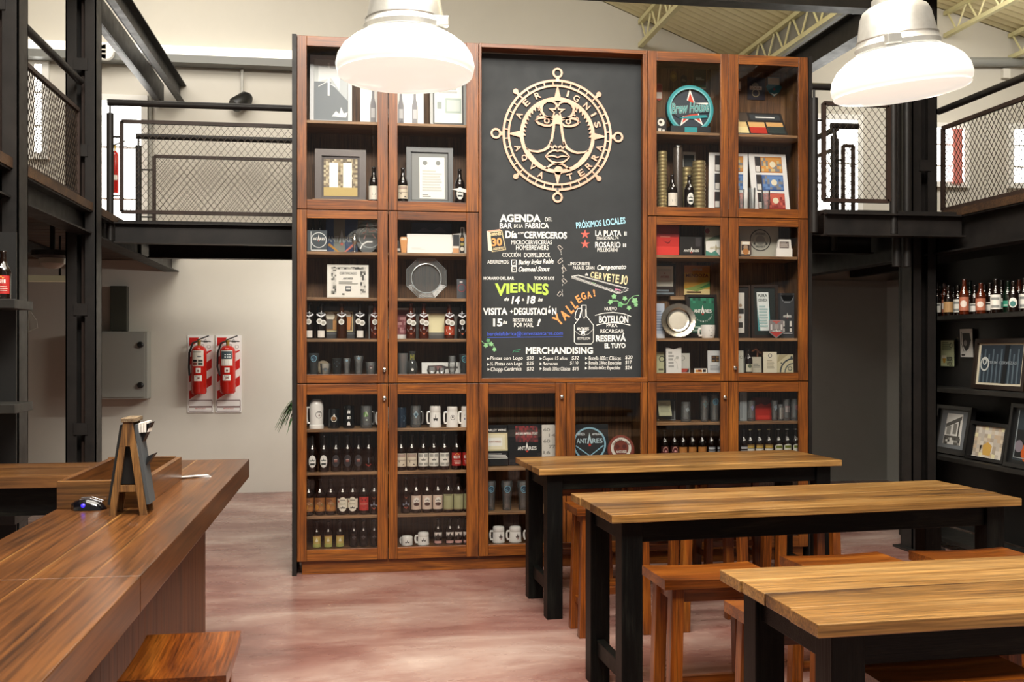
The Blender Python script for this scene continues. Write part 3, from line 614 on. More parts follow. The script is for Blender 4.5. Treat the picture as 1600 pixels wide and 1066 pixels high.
T('...INSCRIBITE', 540, 347, 668, 347, 18); T('PARA EL GRAN', 570, 373, 693, 373, 20); T('Campeonato', 710, 384, 876, 378, 38, CW, True, .2); T('de', 640, 408, 657, 408, 17, CW, True, .3)
acc(1)
for i, ch in enumerate('CERVETEJO'): x = 669 + i * 24; T(ch, x, 418 + i * 5.2, x + 20, 420 + i * 5.2, 33 + i * 2.6, CC, True)
acc(0); acc(1)
for ch, x, y, a, h, w_ in (('Y', 490, 700, 42, 64, 44), ('A', 525, 668, 40, 58, 40), ('L', 560, 628, 38, 56, 26), ('L', 583, 600, 34, 52, 24), ('E', 603, 568, 30, 46, 24), ('G', 626, 549, 22, 42, 27), ('A', 655, 540, 14, 40, 27), ('!', 690, 528, 8, 42, 10)):
    a = math.radians(a); T(ch, x, y, x + w_ * math.cos(a), y - w_ * math.sin(a), h, CO, 2)
acc(0)
T('NUEVO', 752, 607, 822, 607, 20); T('BOTELLON', 720, 680, 888, 680, 42, CW, 2); T('PARA', 763, 703, 825, 703, 20); T('RECARGAR', 728, 737, 862, 737, 22); T('RESERVÁ', 702, 787, 875, 785, 46, CW, 2); T('EL TUYO', 752, 825, 872, 823, 29, CW, 2)
T('ANTARES', 593, 722, 662, 722, 18, CW, True); T('BOTELLON', 597, 775, 668, 775, 14)
T('VIERNES', 96, 181, 160, 173, 17, CC, True); T('30', 105, 240, 165, 236, 48, CO, 2); T('AGOSTO', 112, 262, 176, 256, 15, CC, True)
m = MB(); st = lambda p, wd, c=CW: m.stroke([(x, -y) for x, y in p], wd, c, zm, .0015)
pl = lambda p, c=CW: m.poly([(x, -y) for x, y in p], c, zm, .0012)
st([(78, 757 + 6), (512, 752 + 6)], 3, CBL)
m.build('chalk_drawing', cb); m = MB()
for y in (170, 226): m.poly(star(640, -y, 28, 10), CR, zm, .0015)
m.build('chalk_drawing', cb); m = MB()
for y, x in ((885, 78), (917, 78), (946, 80), (884, 380), (914, 380), (942, 380), (882, 641), (910, 641), (939, 639)): pl([(x, y - 8), (x + 13, y), (x, y + 8)])
m.build('chalk_drawing', cb); m = MB()
pl([(76, 150), (93, 158), (108, 268), (84, 262)], M('#e8d9c8', .8)); pl([(76, 150), (93, 158), (162, 148), (150, 140)], M('#c8a08c', .8))
st([(93, 158), (162, 150), (184, 258), (107, 270), (93, 158)], 4, CC); 
m.build('chalk_drawing', cb); m = MB()
for x, y in ((218, 318), (220, 355)): st([(x, y), (x + 26, y), (x + 26, y + 30), (x, y + 30), (x, y)], 5); st([(x + 6, y + 10), (x + 12, y + 20), (x + 20, y + 6)], 2)
m.build('chalk_drawing', cb); m = MB()
st([(560, 412), (600, 404), (890, 482), (832, 507), (560, 412)], 3); st([(562, 420), (832, 512), (890, 490)], 2); st([(575, 412), (600, 408), (872, 482), (832, 500), (575, 412)], 1.5)
st([(812, 484), (845, 492)], 7, M('#d88ab0', .8)); st([(680, 447), (700, 452)], 4, CLF)
m.build('chalk_drawing', cb); m = MB()
st([(620, 577), (646, 577), (646, 600), (648, 640), (688, 692), (688, 785), (676, 800), (590, 800), (578, 788), (578, 690), (612, 645), (620, 610), (620, 577)], 4)
st([(618, 595), (598, 596), (586, 620), (582, 650), (592, 662), (606, 652), (616, 612)], 4); st([(626, 600), (626, 640), (634, 655), (642, 640), (642, 600)], 2.5)
m.poly(star(628, -732, 24, 9), CW, zm, .0016); st([(582, 725), (606, 745), (630, 752), (660, 742), (686, 715)], 1.8)
m.build('chalk_drawing', cb); m = MB()
st([(697, 636), (740, 624), (800, 618), (860, 626), (905, 642)], 4); st([(705, 692), (750, 682), (800, 678), (850, 682), (900, 692)], 4)
m.build('chalk_drawing', cb); m = MB()
pts = [(500, 262), (506, 300), (512, 340), (512, 380), (514, 430), (508, 480), (512, 545)]
for (xa_, ya_), (xb_, yb_) in zip(pts, pts[1:]):
    for f in (.1, .5): st([(xa_ + (xb_ - xa_) * f, ya_ + (yb_ - ya_) * f), (xa_ + (xb_ - xa_) * (f + .22), ya_ + (yb_ - ya_) * (f + .22))], 2)
for x, y, a in ((496, 247, 50), (496, 325, -45), (518, 370, 60), (521, 437, 45), (494, 512, -50)):
    a = math.radians(a); c_, s_ = math.cos(a), math.sin(a); q = [(-13, -7), (13, -9), (13, 9), (-13, 7), (-13, -7)]; st([(x + u * c_ - v * s_, y + u * s_ + v * c_) for u, v in q], 3, M('#d8cfc6', .8))
m.build('chalk_drawing', cb); m = MB()
st([(950, 520), (920, 524), (895, 542), (880, 570), (860, 574), (825, 552), (795, 553)], 4, CLF)
st([(38, 775), (58, 795), (95, 798), (115, 808), (122, 828)], 3.5, CLF); st([(224, 850), (232, 838), (270, 832)], 4, M('#3f8a68', .8)); st([(236, 846), (262, 842)], 3, M('#3f8a68', .8))
for x, y, rr, an in ((785, 558, 14, .2), (806, 527, 15, 1), (843, 573, 17, 2), (868, 538, 13, .4), (892, 592, 13, 1.6), (925, 552, 18, .3), (932, 575, 12, 1), (84, 780, 12, 1.5), (70, 808, 13, .2), (100, 800, 13, 2), (119, 832, 12, 1.5)):
    n = 10; m.poly([(x + rr * (1.15 if k % 2 else .75) * math.cos(an + 2 * PI * k / n / 1), -y + rr * (1.15 if k % 2 else .75) * math.sin(an + 2 * PI * k / n)) for k in range(n)], CLF if int(x) % 3 else M('#5fa06a', .8), zm, .0013)
m.build('chalk_drawing', cb)

# ------------------------------------------------------------------ copper emblem
ex, ez = onY(871.5, 211, YB - .02); er = (onY(957, 211, YB - .02)[0] - onY(786, 211, YB - .02)[0]) / 2
em = empty('emblem', (ex, YB, ez)); tag(em, 'round copper compass emblem with a face, hung at the top of the chalkboard', 'emblem')
mpE = plane((ex, YB - .014, ez), (er, 0, 0), (0, 0, er)); TK = .008
m = MB(); R_ = lambda cx, cy, ro, ri, n=72, **k: m.ring(cx, cy, ro, ri, COPPER, mpE, 0, TK, n, **k)
R_(0, 0, 1.0, .958, 96); R_(0, 0, .905, .868, 96); R_(0, 0, .684, .62, 72)
for k in range(36):
    a = 2 * PI * (k + .5) / 36; m.stroke([(.89 * math.cos(a), .89 * math.sin(a)), (.97 * math.cos(a), .97 * math.sin(a))], .022, COPPER, mpE, -.0003, TK)
for k in range(4):
    a = k * PI / 2; c_, s_ = math.cos(a), math.sin(a); ro = lambda u, v: (u * c_ - v * s_, u * s_ + v * c_)
    m.poly([ro(.66, -.062), ro(.9, -.004), ro(.9, .004), ro(.66, .062)], COPPER, mpE, .0004, TK); q = ro(1.118, 0); R_(q[0], q[1], .095, .058, 28)
    m.poly([ro(.99, -.035), ro(1.035, -.03), ro(1.035, .03), ro(.99, .035)], COPPER, mpE, .0004, TK)
    a += PI / 4; m.disc(1.075 * math.cos(a), 1.075 * math.sin(a), .047, COPPER, mpE, 0, TK); m.stroke([(.98 * math.cos(a), .98 * math.sin(a)), (1.05 * math.cos(a), 1.05 * math.sin(a))], .05, COPPER, mpE, -.0004, TK)
m.build('compass_ring', em)
def lt(m, ch, dx, dy, up, h=.115, wd=.105):
    x, y = dx / 456, -dy / 456; a = math.atan2(y, x) - PI / 2 if up else math.atan2(y, x) + PI / 2
    c_, s_ = math.cos(a), math.sin(a); hw = (wd * (.35 if ch == 'I' else 1)) / 2
    p = lambda u, v: (x + u * c_ - v * s_, y + u * s_ + v * c_); m.text(ch, COPPER, mpE, p(-hw, -h / 2), p(hw, -h / 2), h, 0, TK, True)
for wd_, up in (((('A', -320, -152), ('E', -260, -257), ('R', -166, -319)), True), ((('I', 87, -342), ('G', 157, -307), ('N', 244, -247), ('I', 302, -179), ('S', 334, -97)), True),
    ((('A', -328, 113), ('Q', -278, 193), ('V', -208, 263), ('A', -140, 328)), False), ((('T', 104, 338), ('E', 198, 303), ('R', 262, 243), ('R', 315, 172), ('A', 350, 95)), False)):
    m = MB()
    for ch, x, y in wd_: lt(m, ch, x, y, up)
    m.build('emblem_lettering', em)
m = MB(); cc = lambda p: [((x - 388) / 456, -(y - 537) / 456) for x, y in p]
def sk(p, wd, mirror=True, off=.0006):
    m.stroke(cc(p), [v / 456 for v in wd] if isinstance(wd, list) else wd / 456, COPPER, mpE, off, TK)
    if mirror: m.stroke(cc([(772 - x + 4, y) for x, y in p]), [v / 456 for v in wd] if isinstance(wd, list) else wd / 456, COPPER, mpE, off, TK)
sk([(383, 300), (368, 272), (340, 258), (300, 258), (266, 280), (250, 315), (256, 350), (280, 382), (315, 398), (350, 398)], [10, 16, 20, 22, 24, 24, 22, 18, 16, 20])
sk([(246, 300), (228, 300)], 12); sk([(246, 330), (226, 338)], 12); sk([(258, 362), (240, 374)], 12)
so, si = star(383, 343, 74, 30), star(383, 345, 42, 17)
for k in range(10): m.poly(cc([(so[k][0], 686 - so[k][1]), (so[(k + 1) % 10][0], 686 - so[(k + 1) % 10][1]), (si[(k + 1) % 10][0], 690 - si[(k + 1) % 10][1]), (si[k][0], 690 - si[k][1])]), COPPER, mpE, .0008, TK)
sk([(204, 425), (226, 402), (262, 396), (310, 396), (352, 408), (372, 425)], [8, 22, 20, 16, 18, 20]); sk([(204, 425), (232, 446), (275, 460), (320, 462), (352, 446), (372, 430)], [8, 20, 18, 16, 20, 20])
sk([(214, 400), (232, 384)], 12); sk([(200, 424), (222, 424)], 10)
for x in (298, 478): m.ring((x - 388) / 456, -(422 - 537) / 456, 24 / 456, 13 / 456, COPPER, mpE, .0006, TK, 20)
m.poly(cc([(383, 366), (420, 392), (428, 440), (422, 462), (400, 446), (372, 446), (350, 462), (344, 440), (350, 392)]), COPPER, mpE, .001, TK)
sk([(358, 448), (352, 500), (342, 560), (330, 605), (308, 640), (270, 664), (222, 677), (170, 672), (128, 655)], [22, 22, 20, 24, 24, 20, 18, 14, 8])
sk([(338, 590), (328, 622), (340, 642), (358, 640)], 12); sk([(350, 634), (366, 624), (382, 640)], 14)
sk([(286, 712), (318, 680), (345, 664), (372, 661), (388, 669)], [6, 14, 16, 14, 12]); sk([(286, 712), (318, 742), (350, 760), (388, 766)], [6, 14, 16, 18]); sk([(300, 712), (345, 706), (368, 712), (388, 720)], [6, 12, 12, 10])
sk([(286, 822), (312, 796), (345, 774), (388, 768)], [20, 16, 14, 14]); sk([(126, 652), (160, 700), (210, 762), (262, 800), (310, 812)], [18, 20, 22, 20, 16])
m.disc(8 / 456, -(826 - 537) / 456, 36 / 456, COPPER, mpE, .0004, TK)
for k in range(9):
    for sd in (-1, 1):
        a = PI / 2 + sd * (.55 + k * .12); ci, si_ = math.cos(a), math.sin(a); b = a + sd * .1
        m.poly([(.63 * ci, .63 * si_), (.63 * math.cos(b), .63 * math.sin(b)), (.575 * math.cos(b), .575 * math.sin(b))] if sd > 0 else [(.63 * math.cos(b), .63 * math.sin(b)), (.63 * ci, .63 * si_), (.575 * math.cos(b), .575 * math.sin(b))], COPPER, mpE, .0003, TK)
m.build('face', em)
for sg in (-1, 1): MB().tube([(ex, YB - .016, ez + sg * er * .98), (ex, YB - .0008, ez + sg * er * .98)], .01, CHROME).build('standoff', em)

# ------------------------------------------------------------------ bar counter
bar = empty('bar_counter', (-.83, 3.5, 0)); tag(bar, 'long brown wooden bar counter in the left foreground', 'bar counter')
ZC = 1.05
xb_, xa_ = -.552, -1.095
m = MB(); jy = onZ(223, 900, ZC)[1]
for y0, y1 in ((.9, jy - .0015), (jy + .0015, 5.86)):
    m.box(xa_, xb_, y0, y1, ZC - .1, ZC, BARW)
m.build('counter_top', bar, bevel=.004)
m = MB(); n = 40
for k in range(n):
    y = 1.0 + k * 4.5 / n; m.box(-.76, -.735, y + .001, y + 4.5 / n - .001, .02, ZC - .101, BARP)
m.box(-1.06, -.762, .95, 5.5, 0, ZC - .101, M('#2a1a12', .6)); m.build('front_panel', bar)
bc = empty('back_counter', (-2.2, 5.4, 0)); tag(bc, 'low planked wooden counter running left behind the bar box', 'counter')
m = MB()
for k in range(3): m.box(-3.6, -1.1, 5.24 + k * .2, 5.24 + k * .2 + .188, ZC - .06, ZC - .001 - .004 * (k % 2), BARX)
m.build('counter_top', bc, bevel=.004)
for x in (-1.3, -2.4, -3.4): MB().box(x - .06, x + .06, 5.3, 5.8, 0, ZC - .061, BLK).build('leg', bc)
MB().box(-3.5, -1.2, 5.32, 5.35, ZC - .2, ZC - .061, BLKX).build('apron', bc)
# wooden upstand box on the counter
ub = empty('wooden_box', (-.93, 4.55, ZC)); tag(ub, 'open wooden box of upright boards on the bar counter', 'box')
h = .104; xl, xr, yf, yk = -1.09, -.772, 4.13, 4.99
MB().box(xl, xr - .0255, yf, yf + .03, ZC, ZC + h, BARX).build('side_board', ub, bevel=.002)
MB().box(xr - .025, xr, yf, yk, ZC, ZC + h, BARW).build('side_board', ub, bevel=.002)
MB().box(xl, xr - .0255, yk - .03, yk, ZC, ZC + h + .004, BARX).build('side_board', ub, bevel=.002)
MB().box(xl, xl + .025, yf + .0305, yk - .0305, ZC, ZC + h, BARW).build('side_board', ub, bevel=.002)
# A-frame menu stand
xf0, yf0 = onZ(170, 806, ZC); xf1, yf1 = onZ(232, 803, ZC); ax = (xf0 + xf1) / 2; ay = yf0 + .07
af = empty('menu_stand', (ax, ay, ZC)); tag(af, 'small wooden A-frame menu stand with slate side on the bar counter', 'menu stand')
hw, H_ = (xf1 - xf0) / 2, .335
for sy in (-.07, .055):
    m = MB(); ya, yb2 = ay + sy - .008, ay + sy + .008
    def taper(xa0, xb0, xa1, xb1, z0, z1): m.hexa([(ax + xa0, ya, z0), (ax + xb0, ya, z0), (ax + xb0, yb2, z0), (ax + xa0, yb2, z0), (ax + xa1, ya, z1), (ax + xb1, ya, z1), (ax + xb1, yb2, z1), (ax + xa1, yb2, z1)], RUST)
    wz = lambda f: .016 + (hw - .016) * (1 - f)                       # outer half width at a fraction of the height
    taper(-wz(0), -wz(0) + .024, -wz(.74), -wz(.74) + .021, ZC, ZC + H_ * .74); taper(wz(0) - .024, wz(0), wz(.74) - .021, wz(.74), ZC, ZC + H_ * .74)
    taper(-wz(.74), wz(.74), -.016, .016, ZC + H_ * .74 + .0005, ZC + H_)
    m.box(ax - hw * .72, ax + hw * .72, ay + sy - .007, ay + sy + .007, ZC + .085, ZC + .108, RUST); m.build('a_frame_leg', af)
MB().hexa([(ax - hw * .66, ay - .052, ZC + .11), (ax + hw * .66, ay - .052, ZC + .11), (ax + hw * .66, ay - .047, ZC + .11), (ax - hw * .66, ay - .047, ZC + .11), (ax - .012, ay - .052, ZC + H_ - .03), (ax + .012, ay - .052, ZC + H_ - .03), (ax + .012, ay - .047, ZC + H_ - .03), (ax - .012, ay - .047, ZC + H_ - .03)], M('#0d0c0c', .6)).build('inner_board', af)
MB().box(ax - .023, ax + .025, ay - .082, ay + .07, ZC + H_, ZC + H_ + .015, wood('sign_cap_wood', 'y', ['#4a3a2a', '#8a7458', '#a38c6c'], .6, 2)).build('top_cap', af, bevel=.002)
for sx, nm, mt in ((1, 'slate_board', M('#4b5054', .6)), (-1, 'slate_board', M('#1b1d1e', .6))):
    a = Vector((ax + sx * (hw * .93), 0, ZC + .035)); b = Vector((ax + sx * .018, 0, ZC + H_ - .01)); MB().hexa([(a.x, ay - .06, a.z), (a.x + sx * .012, ay - .06, a.z + .002), (a.x + sx * .012, ay + .05, a.z + .002), (a.x, ay + .05, a.z), (b.x, ay - .06, b.z), (b.x + sx * .012, ay - .06, b.z), (b.x + sx * .012, ay + .05, b.z), (b.x, ay + .05, b.z)], mt).build(nm, af)
bx = ax + .036
for k, (z0, z1, wd) in enumerate(((ZC + .24, ZC + H_ - .005, .04), (ZC + .17, ZC + .215, .03))):
    MB().poly([(0, 0), (wd, z1 - z0), (0.004, z1 - z0 - .01)], M('#17181a'), plane((bx + (.02 if k else 0) - .004, ay - .02, z0), (1, 0, 0), (0, 0, 1)), 0, .07).build('brochure_pocket', af)
m = MB()
for k in range(4): m.box(bx - .004 + k * .008, bx + .002 + k * .008, ay - .05 + k * .01, ay + .04, ZC + H_ - .04, ZC + H_ - .006 + .002 * k, M('#e9e6e0'))
m.build('brochure', af)
# mouse
x, y = onZ(140, 796, ZC); y -= .037; T = None
mo = MB(); n = 14; rings = []
for i in range(9):
    t = i / 8; xx = -.064 + .128 * t; ww = .034 * (1 - (2 * t - 1) ** 4) ** .5 + .002; hh = .04 * (math.sin(PI * min(1, t * .92 + .1)) ** .6) + .003
    rings.append(mo.add([(x + xx, y + .03 + ww * math.cos(PI * k / (n - 1)), ZC + .001 + hh * math.sin(PI * k / (n - 1))) for k in range(n)]))
for a, b in zip(rings, rings[1:]):
    for k in range(n - 1): mo.face((a + k, b + k, b + k + 1, a + k + 1), M('#0b0b10', .12, 0, 0, .6))
    mo.face((a, a + n - 1, b + n - 1, b), M('#0b0b10', .12, 0, 0, .6))
mo.face([rings[0] + k for k in range(n)], M('#0b0b10', .12, 0, 0, .6)); mo.face([rings[-1] + k for k in reversed(range(n))], M('#0b0b10', .12, 0, 0, .6))
mo = mo.build('computer_mouse', smooth=True, origin=(x, y + .03, ZC)); tag(mo, 'glossy black computer mouse with a blue light on the bar counter', 'computer mouse')
MB().lathe([(.001, .003), (.007, .001), (.009, -.004)], M('#4030ff', .3, 0, .9), 14, (x - .014, y - .0035, ZC + .02), Matrix.Rotation(math.radians(70), 3, 'X')).build('led_light', mo)
MB().tube([(x - .03, y + .015, ZC + .04), (x + .01, y + .005, ZC + .045), (x + .05, y + .008, ZC + .03)], .0013, M('#d8dae0', .2, .8)).tube([(x - .03, y + .04, ZC + .043), (x + .01, y + .035, ZC + .046), (x + .05, y + .03, ZC + .033)], .0013, M('#d8dae0', .2, .8)).build('trim_strip', mo)
# papers beside the box
x, y = onZ(300, 747, ZC); o = empty('cutlery_packet', (x, y, ZC)); tag(o, 'thin pack of white papers lying on the far end of the bar', 'papers')
for k in range(3):
    a = Vector((x - .045 - k * .006, y - .02 - .012 * k, ZC + .002 + k * .004)); b = a + Vector((.125, .05 + .01 * k, .0)); MB().bar(a, b, .022, .0035, M(['#e8e8ea', '#b7b9bd', '#f4f4f4'][k], .3)).build('sheet', o)

# ------------------------------------------------------------------ tables
def table(near_left, ang, length, depth, label, skew=.6):
    r = empty('bar_table', (near_left[0], near_left[1], 0)); tag(r, label, 'table', 'high plank tables')
    r.rotation_euler = (0, 0, ang); WL[r.name] = (0, 0, 0)
    sh = -math.tan(ang) * skew
    def pt(u, v, z): return (u - sh * v, v, z)
    m = MB(); n = 4; zt, t = .925, .04  # four planks
    for k in range(n):
        v0, v1 = depth * k / n + .002, depth * (k + 1) / n - .002; e0 = random.uniform(-.004, .004); e1 = random.uniform(-.004, .004); dz = random.uniform(-.004, 0)
        c = [(e0, v0), (length + e1, v0), (length + e1, v1), (e0, v1)]
        m.hexa([pt(u, v, zt - t) for u, v in c] + [pt(u, v, zt + dz) for u, v in c], TAB)
    o = m.build('tabletop', bevel=.003); o.parent = r; o.location = (0, 0, 0); tops = [o]
    def part(nm, u0, u1, v0, v1, z0, z1, mat):
        o = MB().hexa([pt(u, v, z0) for u, v in ((u0, v0), (u1, v0), (u1, v1), (u0, v1))] + [pt(u, v, z1) for u, v in ((u0, v0), (u1, v0), (u1, v1), (u0, v1))], mat).build(nm, bevel=.004); o.parent = r; o.location = (0, 0, 0)
    L = .1; iu, iv = .06, .05
    for u in (iu, length - iu - L):
        for v in (iv, depth - iv - L): part('leg', u, u + L, v, v + L, 0, zt - t - .0005, BLK)
        part('end_apron', u + .02, u + .06, iv + L + .0005, depth - iv - L - .0005, zt - t - .1, zt - t - .0005, BLKX)
        part('end_stretcher', u + .03, u + .07, iv + L + .0005, depth - iv - L - .0005, .14, .22, BLKX)
    for v in (iv + .02, depth - iv - .06): part('apron', iu + L + .0005, length - iu - L - .0005, v, v + .04, zt - t - .1, zt - t - .0005, BLKX)
    return r
table((1.116, 6.22), math.radians(6.2), 2.06, .74, 'high plank table standing closest to the tall cabinet')
table((1.122, 4.46), math.radians(5.8), 2.11, .72, 'high plank table in the middle of the three')
table((1.218, 2.61), math.radians(3.2), 2.11, .71, 'high plank table closest to the camera at lower right')

# ------------------------------------------------------------------ stools
def stool_proto():
    r = empty('bar_stool'); W_, D_, HS = .47, .29, .74
    m = MB(); n = 12
    for k in range(n):
        u0, u1 = -W_ / 2 + W_ * k / n, -W_ / 2 + W_ * (k + 1) / n; d = lambda u: -.007 * (1 - (2 * u / W_) ** 2)
        m.hexa([(u0, -D_ / 2, HS - .04), (u1, -D_ / 2, HS - .04), (u1, D_ / 2, HS - .04), (u0, D_ / 2, HS - .04), (u0, -D_ / 2, HS + d(u0)), (u1, -D_ / 2, HS + d(u1)), (u1, D_ / 2, HS + d(u1)), (u0, D_ / 2, HS + d(u0))], STOOLX)
    m.build('seat', r)
    lx, ly = W_ / 2 - .065, D_ / 2 - .05
    for sx in (-1, 1):
        for sy in (-1, 1):
            a, b = (sx * (lx + .02), sy * (ly + .012)), (sx * lx, sy * ly); q = .026
            MB().hexa([(a[0] - q, a[1] - q, 0), (a[0] + q, a[1] - q, 0), (a[0] + q, a[1] + q, 0), (a[0] - q, a[1] + q, 0), (b[0] - q, b[1] - q, HS - .0405), (b[0] + q, b[1] - q, HS - .0405), (b[0] + q, b[1] + q, HS - .0405), (b[0] - q, b[1] + q, HS - .0405)], STOOLZ).build('leg', r, bevel=.003)
    for sy in (-1, 1):
        MB().box(-lx + .027, lx - .027, sy * ly - .011, sy * ly + .011, HS - .1, HS - .041, STOOLX).build('apron', r, bevel=.002)
        MB().box(-lx + .015, lx - .015, sy * (ly + .006) - .012, sy * (ly + .006) + .012, .24, .28, STOOLX).build('stretcher', r, bevel=.002)
    for sx in (-1, 1):
        MB().box(sx * lx - .011, sx * lx + .011, -ly + .027, ly - .027, HS - .1, HS - .041, STOOLX).build('apron', r, bevel=.002)
        MB().box(sx * (lx + .008) - .012, sx * (lx + .008) + .012, -ly + .015, ly - .015, .16, .2, STOOLX).build('stretcher', r, bevel=.002)
    return r
sp0 = stool_proto(); first = True
for x, y, a, lab in ((-.495, 3.24, 91, 'wooden stool tucked against the bar in the left foreground'),
    (1.445, 4.14, 2, 'wooden stool in front of the middle table, first from its left end'), (2.1, 4.25, 3, 'wooden stool in front of the middle table, second from its left end'), (2.72, 4.27, 2, 'wooden stool in front of the middle table, third from its left end'),
    (1.49, 5.98, 2, 'wooden stool in front of the far table, first from its left end'), (2.1, 6.02, 4, 'wooden stool in front of the far table, second from its left end'), (2.72, 6.1, 3, 'wooden stool in front of the far table, third from its left end'),
    (1.56, 7.17, 3, 'wooden stool between the far table and the cabinet, first from the left'), (2.12, 7.22, 5, 'wooden stool between the far table and the cabinet, second from the left'), (2.68, 7.27, 3, 'wooden stool between the far table and the cabinet, third from the left'),
    (1.57, 3.5, 2, 'wooden stool behind the nearest table, first from its left end'), (2.15, 3.53, 3, 'wooden stool behind the nearest table, second from its left end'),
    (1.66, 2.8, 0, 'wooden stool under the near edge of the nearest table')):
    s_ = sp0 if first else dup(sp0); first = False
    s_.location = (x, y, 0); s_.rotation_euler = (0, 0, math.radians(a)); tag(s_, lab, 'stool', 'wooden bar stools')

# ------------------------------------------------------------------ pendant lamps
LG = bpy.data.materials.new('opal_glass'); LG.use_nodes = True; b_ = LG.node_tree.nodes['Principled BSDF']
b_.inputs['Base Color'].default_value = lin('#ece8e0'); b_.inputs['Roughness'].default_value = .12; b_.inputs['Emission Color'].default_value = lin('#fff8ea'); b_.inputs['Emission Strength'].default_value = .75
ALU = mottled('brushed_aluminium', [(.3, '#c2c2be'), (.7, '#e6e5e0')], 6, (.25, .45)); ALU.node_tree.nodes['Principled BSDF'].inputs['Metallic'].default_value = .75
def pendant(px, py, d, R, tilt, label, clasp):
    t = (px - CX) / F; u = t * d; x, y, z = u * CT + d * ST, -u * ST + d * CT, EYE + (HY - py) * d / F
    r = empty('pendant_lamp', (x, y, z)); tag(r, label, 'lamp', 'opal glass pendant lamps')
    k = R / .275
    mk_ = lambda prof, mat, nm, n=40: MB().lathe([(a * k, b * k) for a, b in prof], mat, n, (x, y, z), None).build(nm, r, smooth=True)
    mk_([(.02, -.026), (.12, -.022), (.2, -.014), (.25, -.004), (.268, .006), (.272, .012), (.266, .016), (.276, .026), (.28, .05), (.272, .085), (.25, .12), (.215, .15), (.18, .17), (.16, .176)], LG, 'opal_shade', 48)
    mk_([(.16, .176), (.168, .18), (.17, .2), (.165, .206), (.16, .222), (.163, .228)], ALU, 'clamp_ring')
    mk_([(.158, .228), (.152, .26), (.14, .32), (.128, .345), (.105, .36), (.09, .366), (.088, .39), (.07, .4), (.02, .402)], ALU, 'housing')
    a = math.radians(clasp); cx_, cy_ = x + .172 * k * math.cos(a), y + .172 * k * math.sin(a)
    MB().box(cx_ - .03, cx_ + .03, cy_ - .018, cy_ + .018, z + .182 * k, z + .222 * k, ALU).build('clasp', r, bevel=.004)
    m = MB(); zt_ = zroof(x) - .02; zz = z + .4 * k
    m.tube([(x, y, zz), (x, y, zz + .05)], .014, ALU); m.ring(0, 0, .03, .018, ALU, plane((x, y, zz + .07), (1, 0, 0), (0, 0, 1)), .006, .012, 20); m.build('hook', r)
    m = MB(); m.tube([(x, y, zz + .09), (x, y, zt_)], .007, M('#4a4a48', .4, .8), 8); m.tube([(x + .02, y, zz + .02), (x + .05, y - .01, zz + .06), (x + .03, y, zz + .14), (x + .008, y, zz + .2), (x + .008, y, zt_)], .006, M('#cfcfca', .4), 8); m.build('suspension_cable', r)
    r.rotation_euler = tilt
    return r
pendant(633.5, 122, 4.24, .275, (0, 0, 0), 'white opal glass pendant lamp in front of the upper left cabinet', -38)
pendant(1409, 147, 4.34, .275, (math.radians(3), math.radians(-7), 0), 'tilted white opal glass pendant lamp at the upper right', -125)

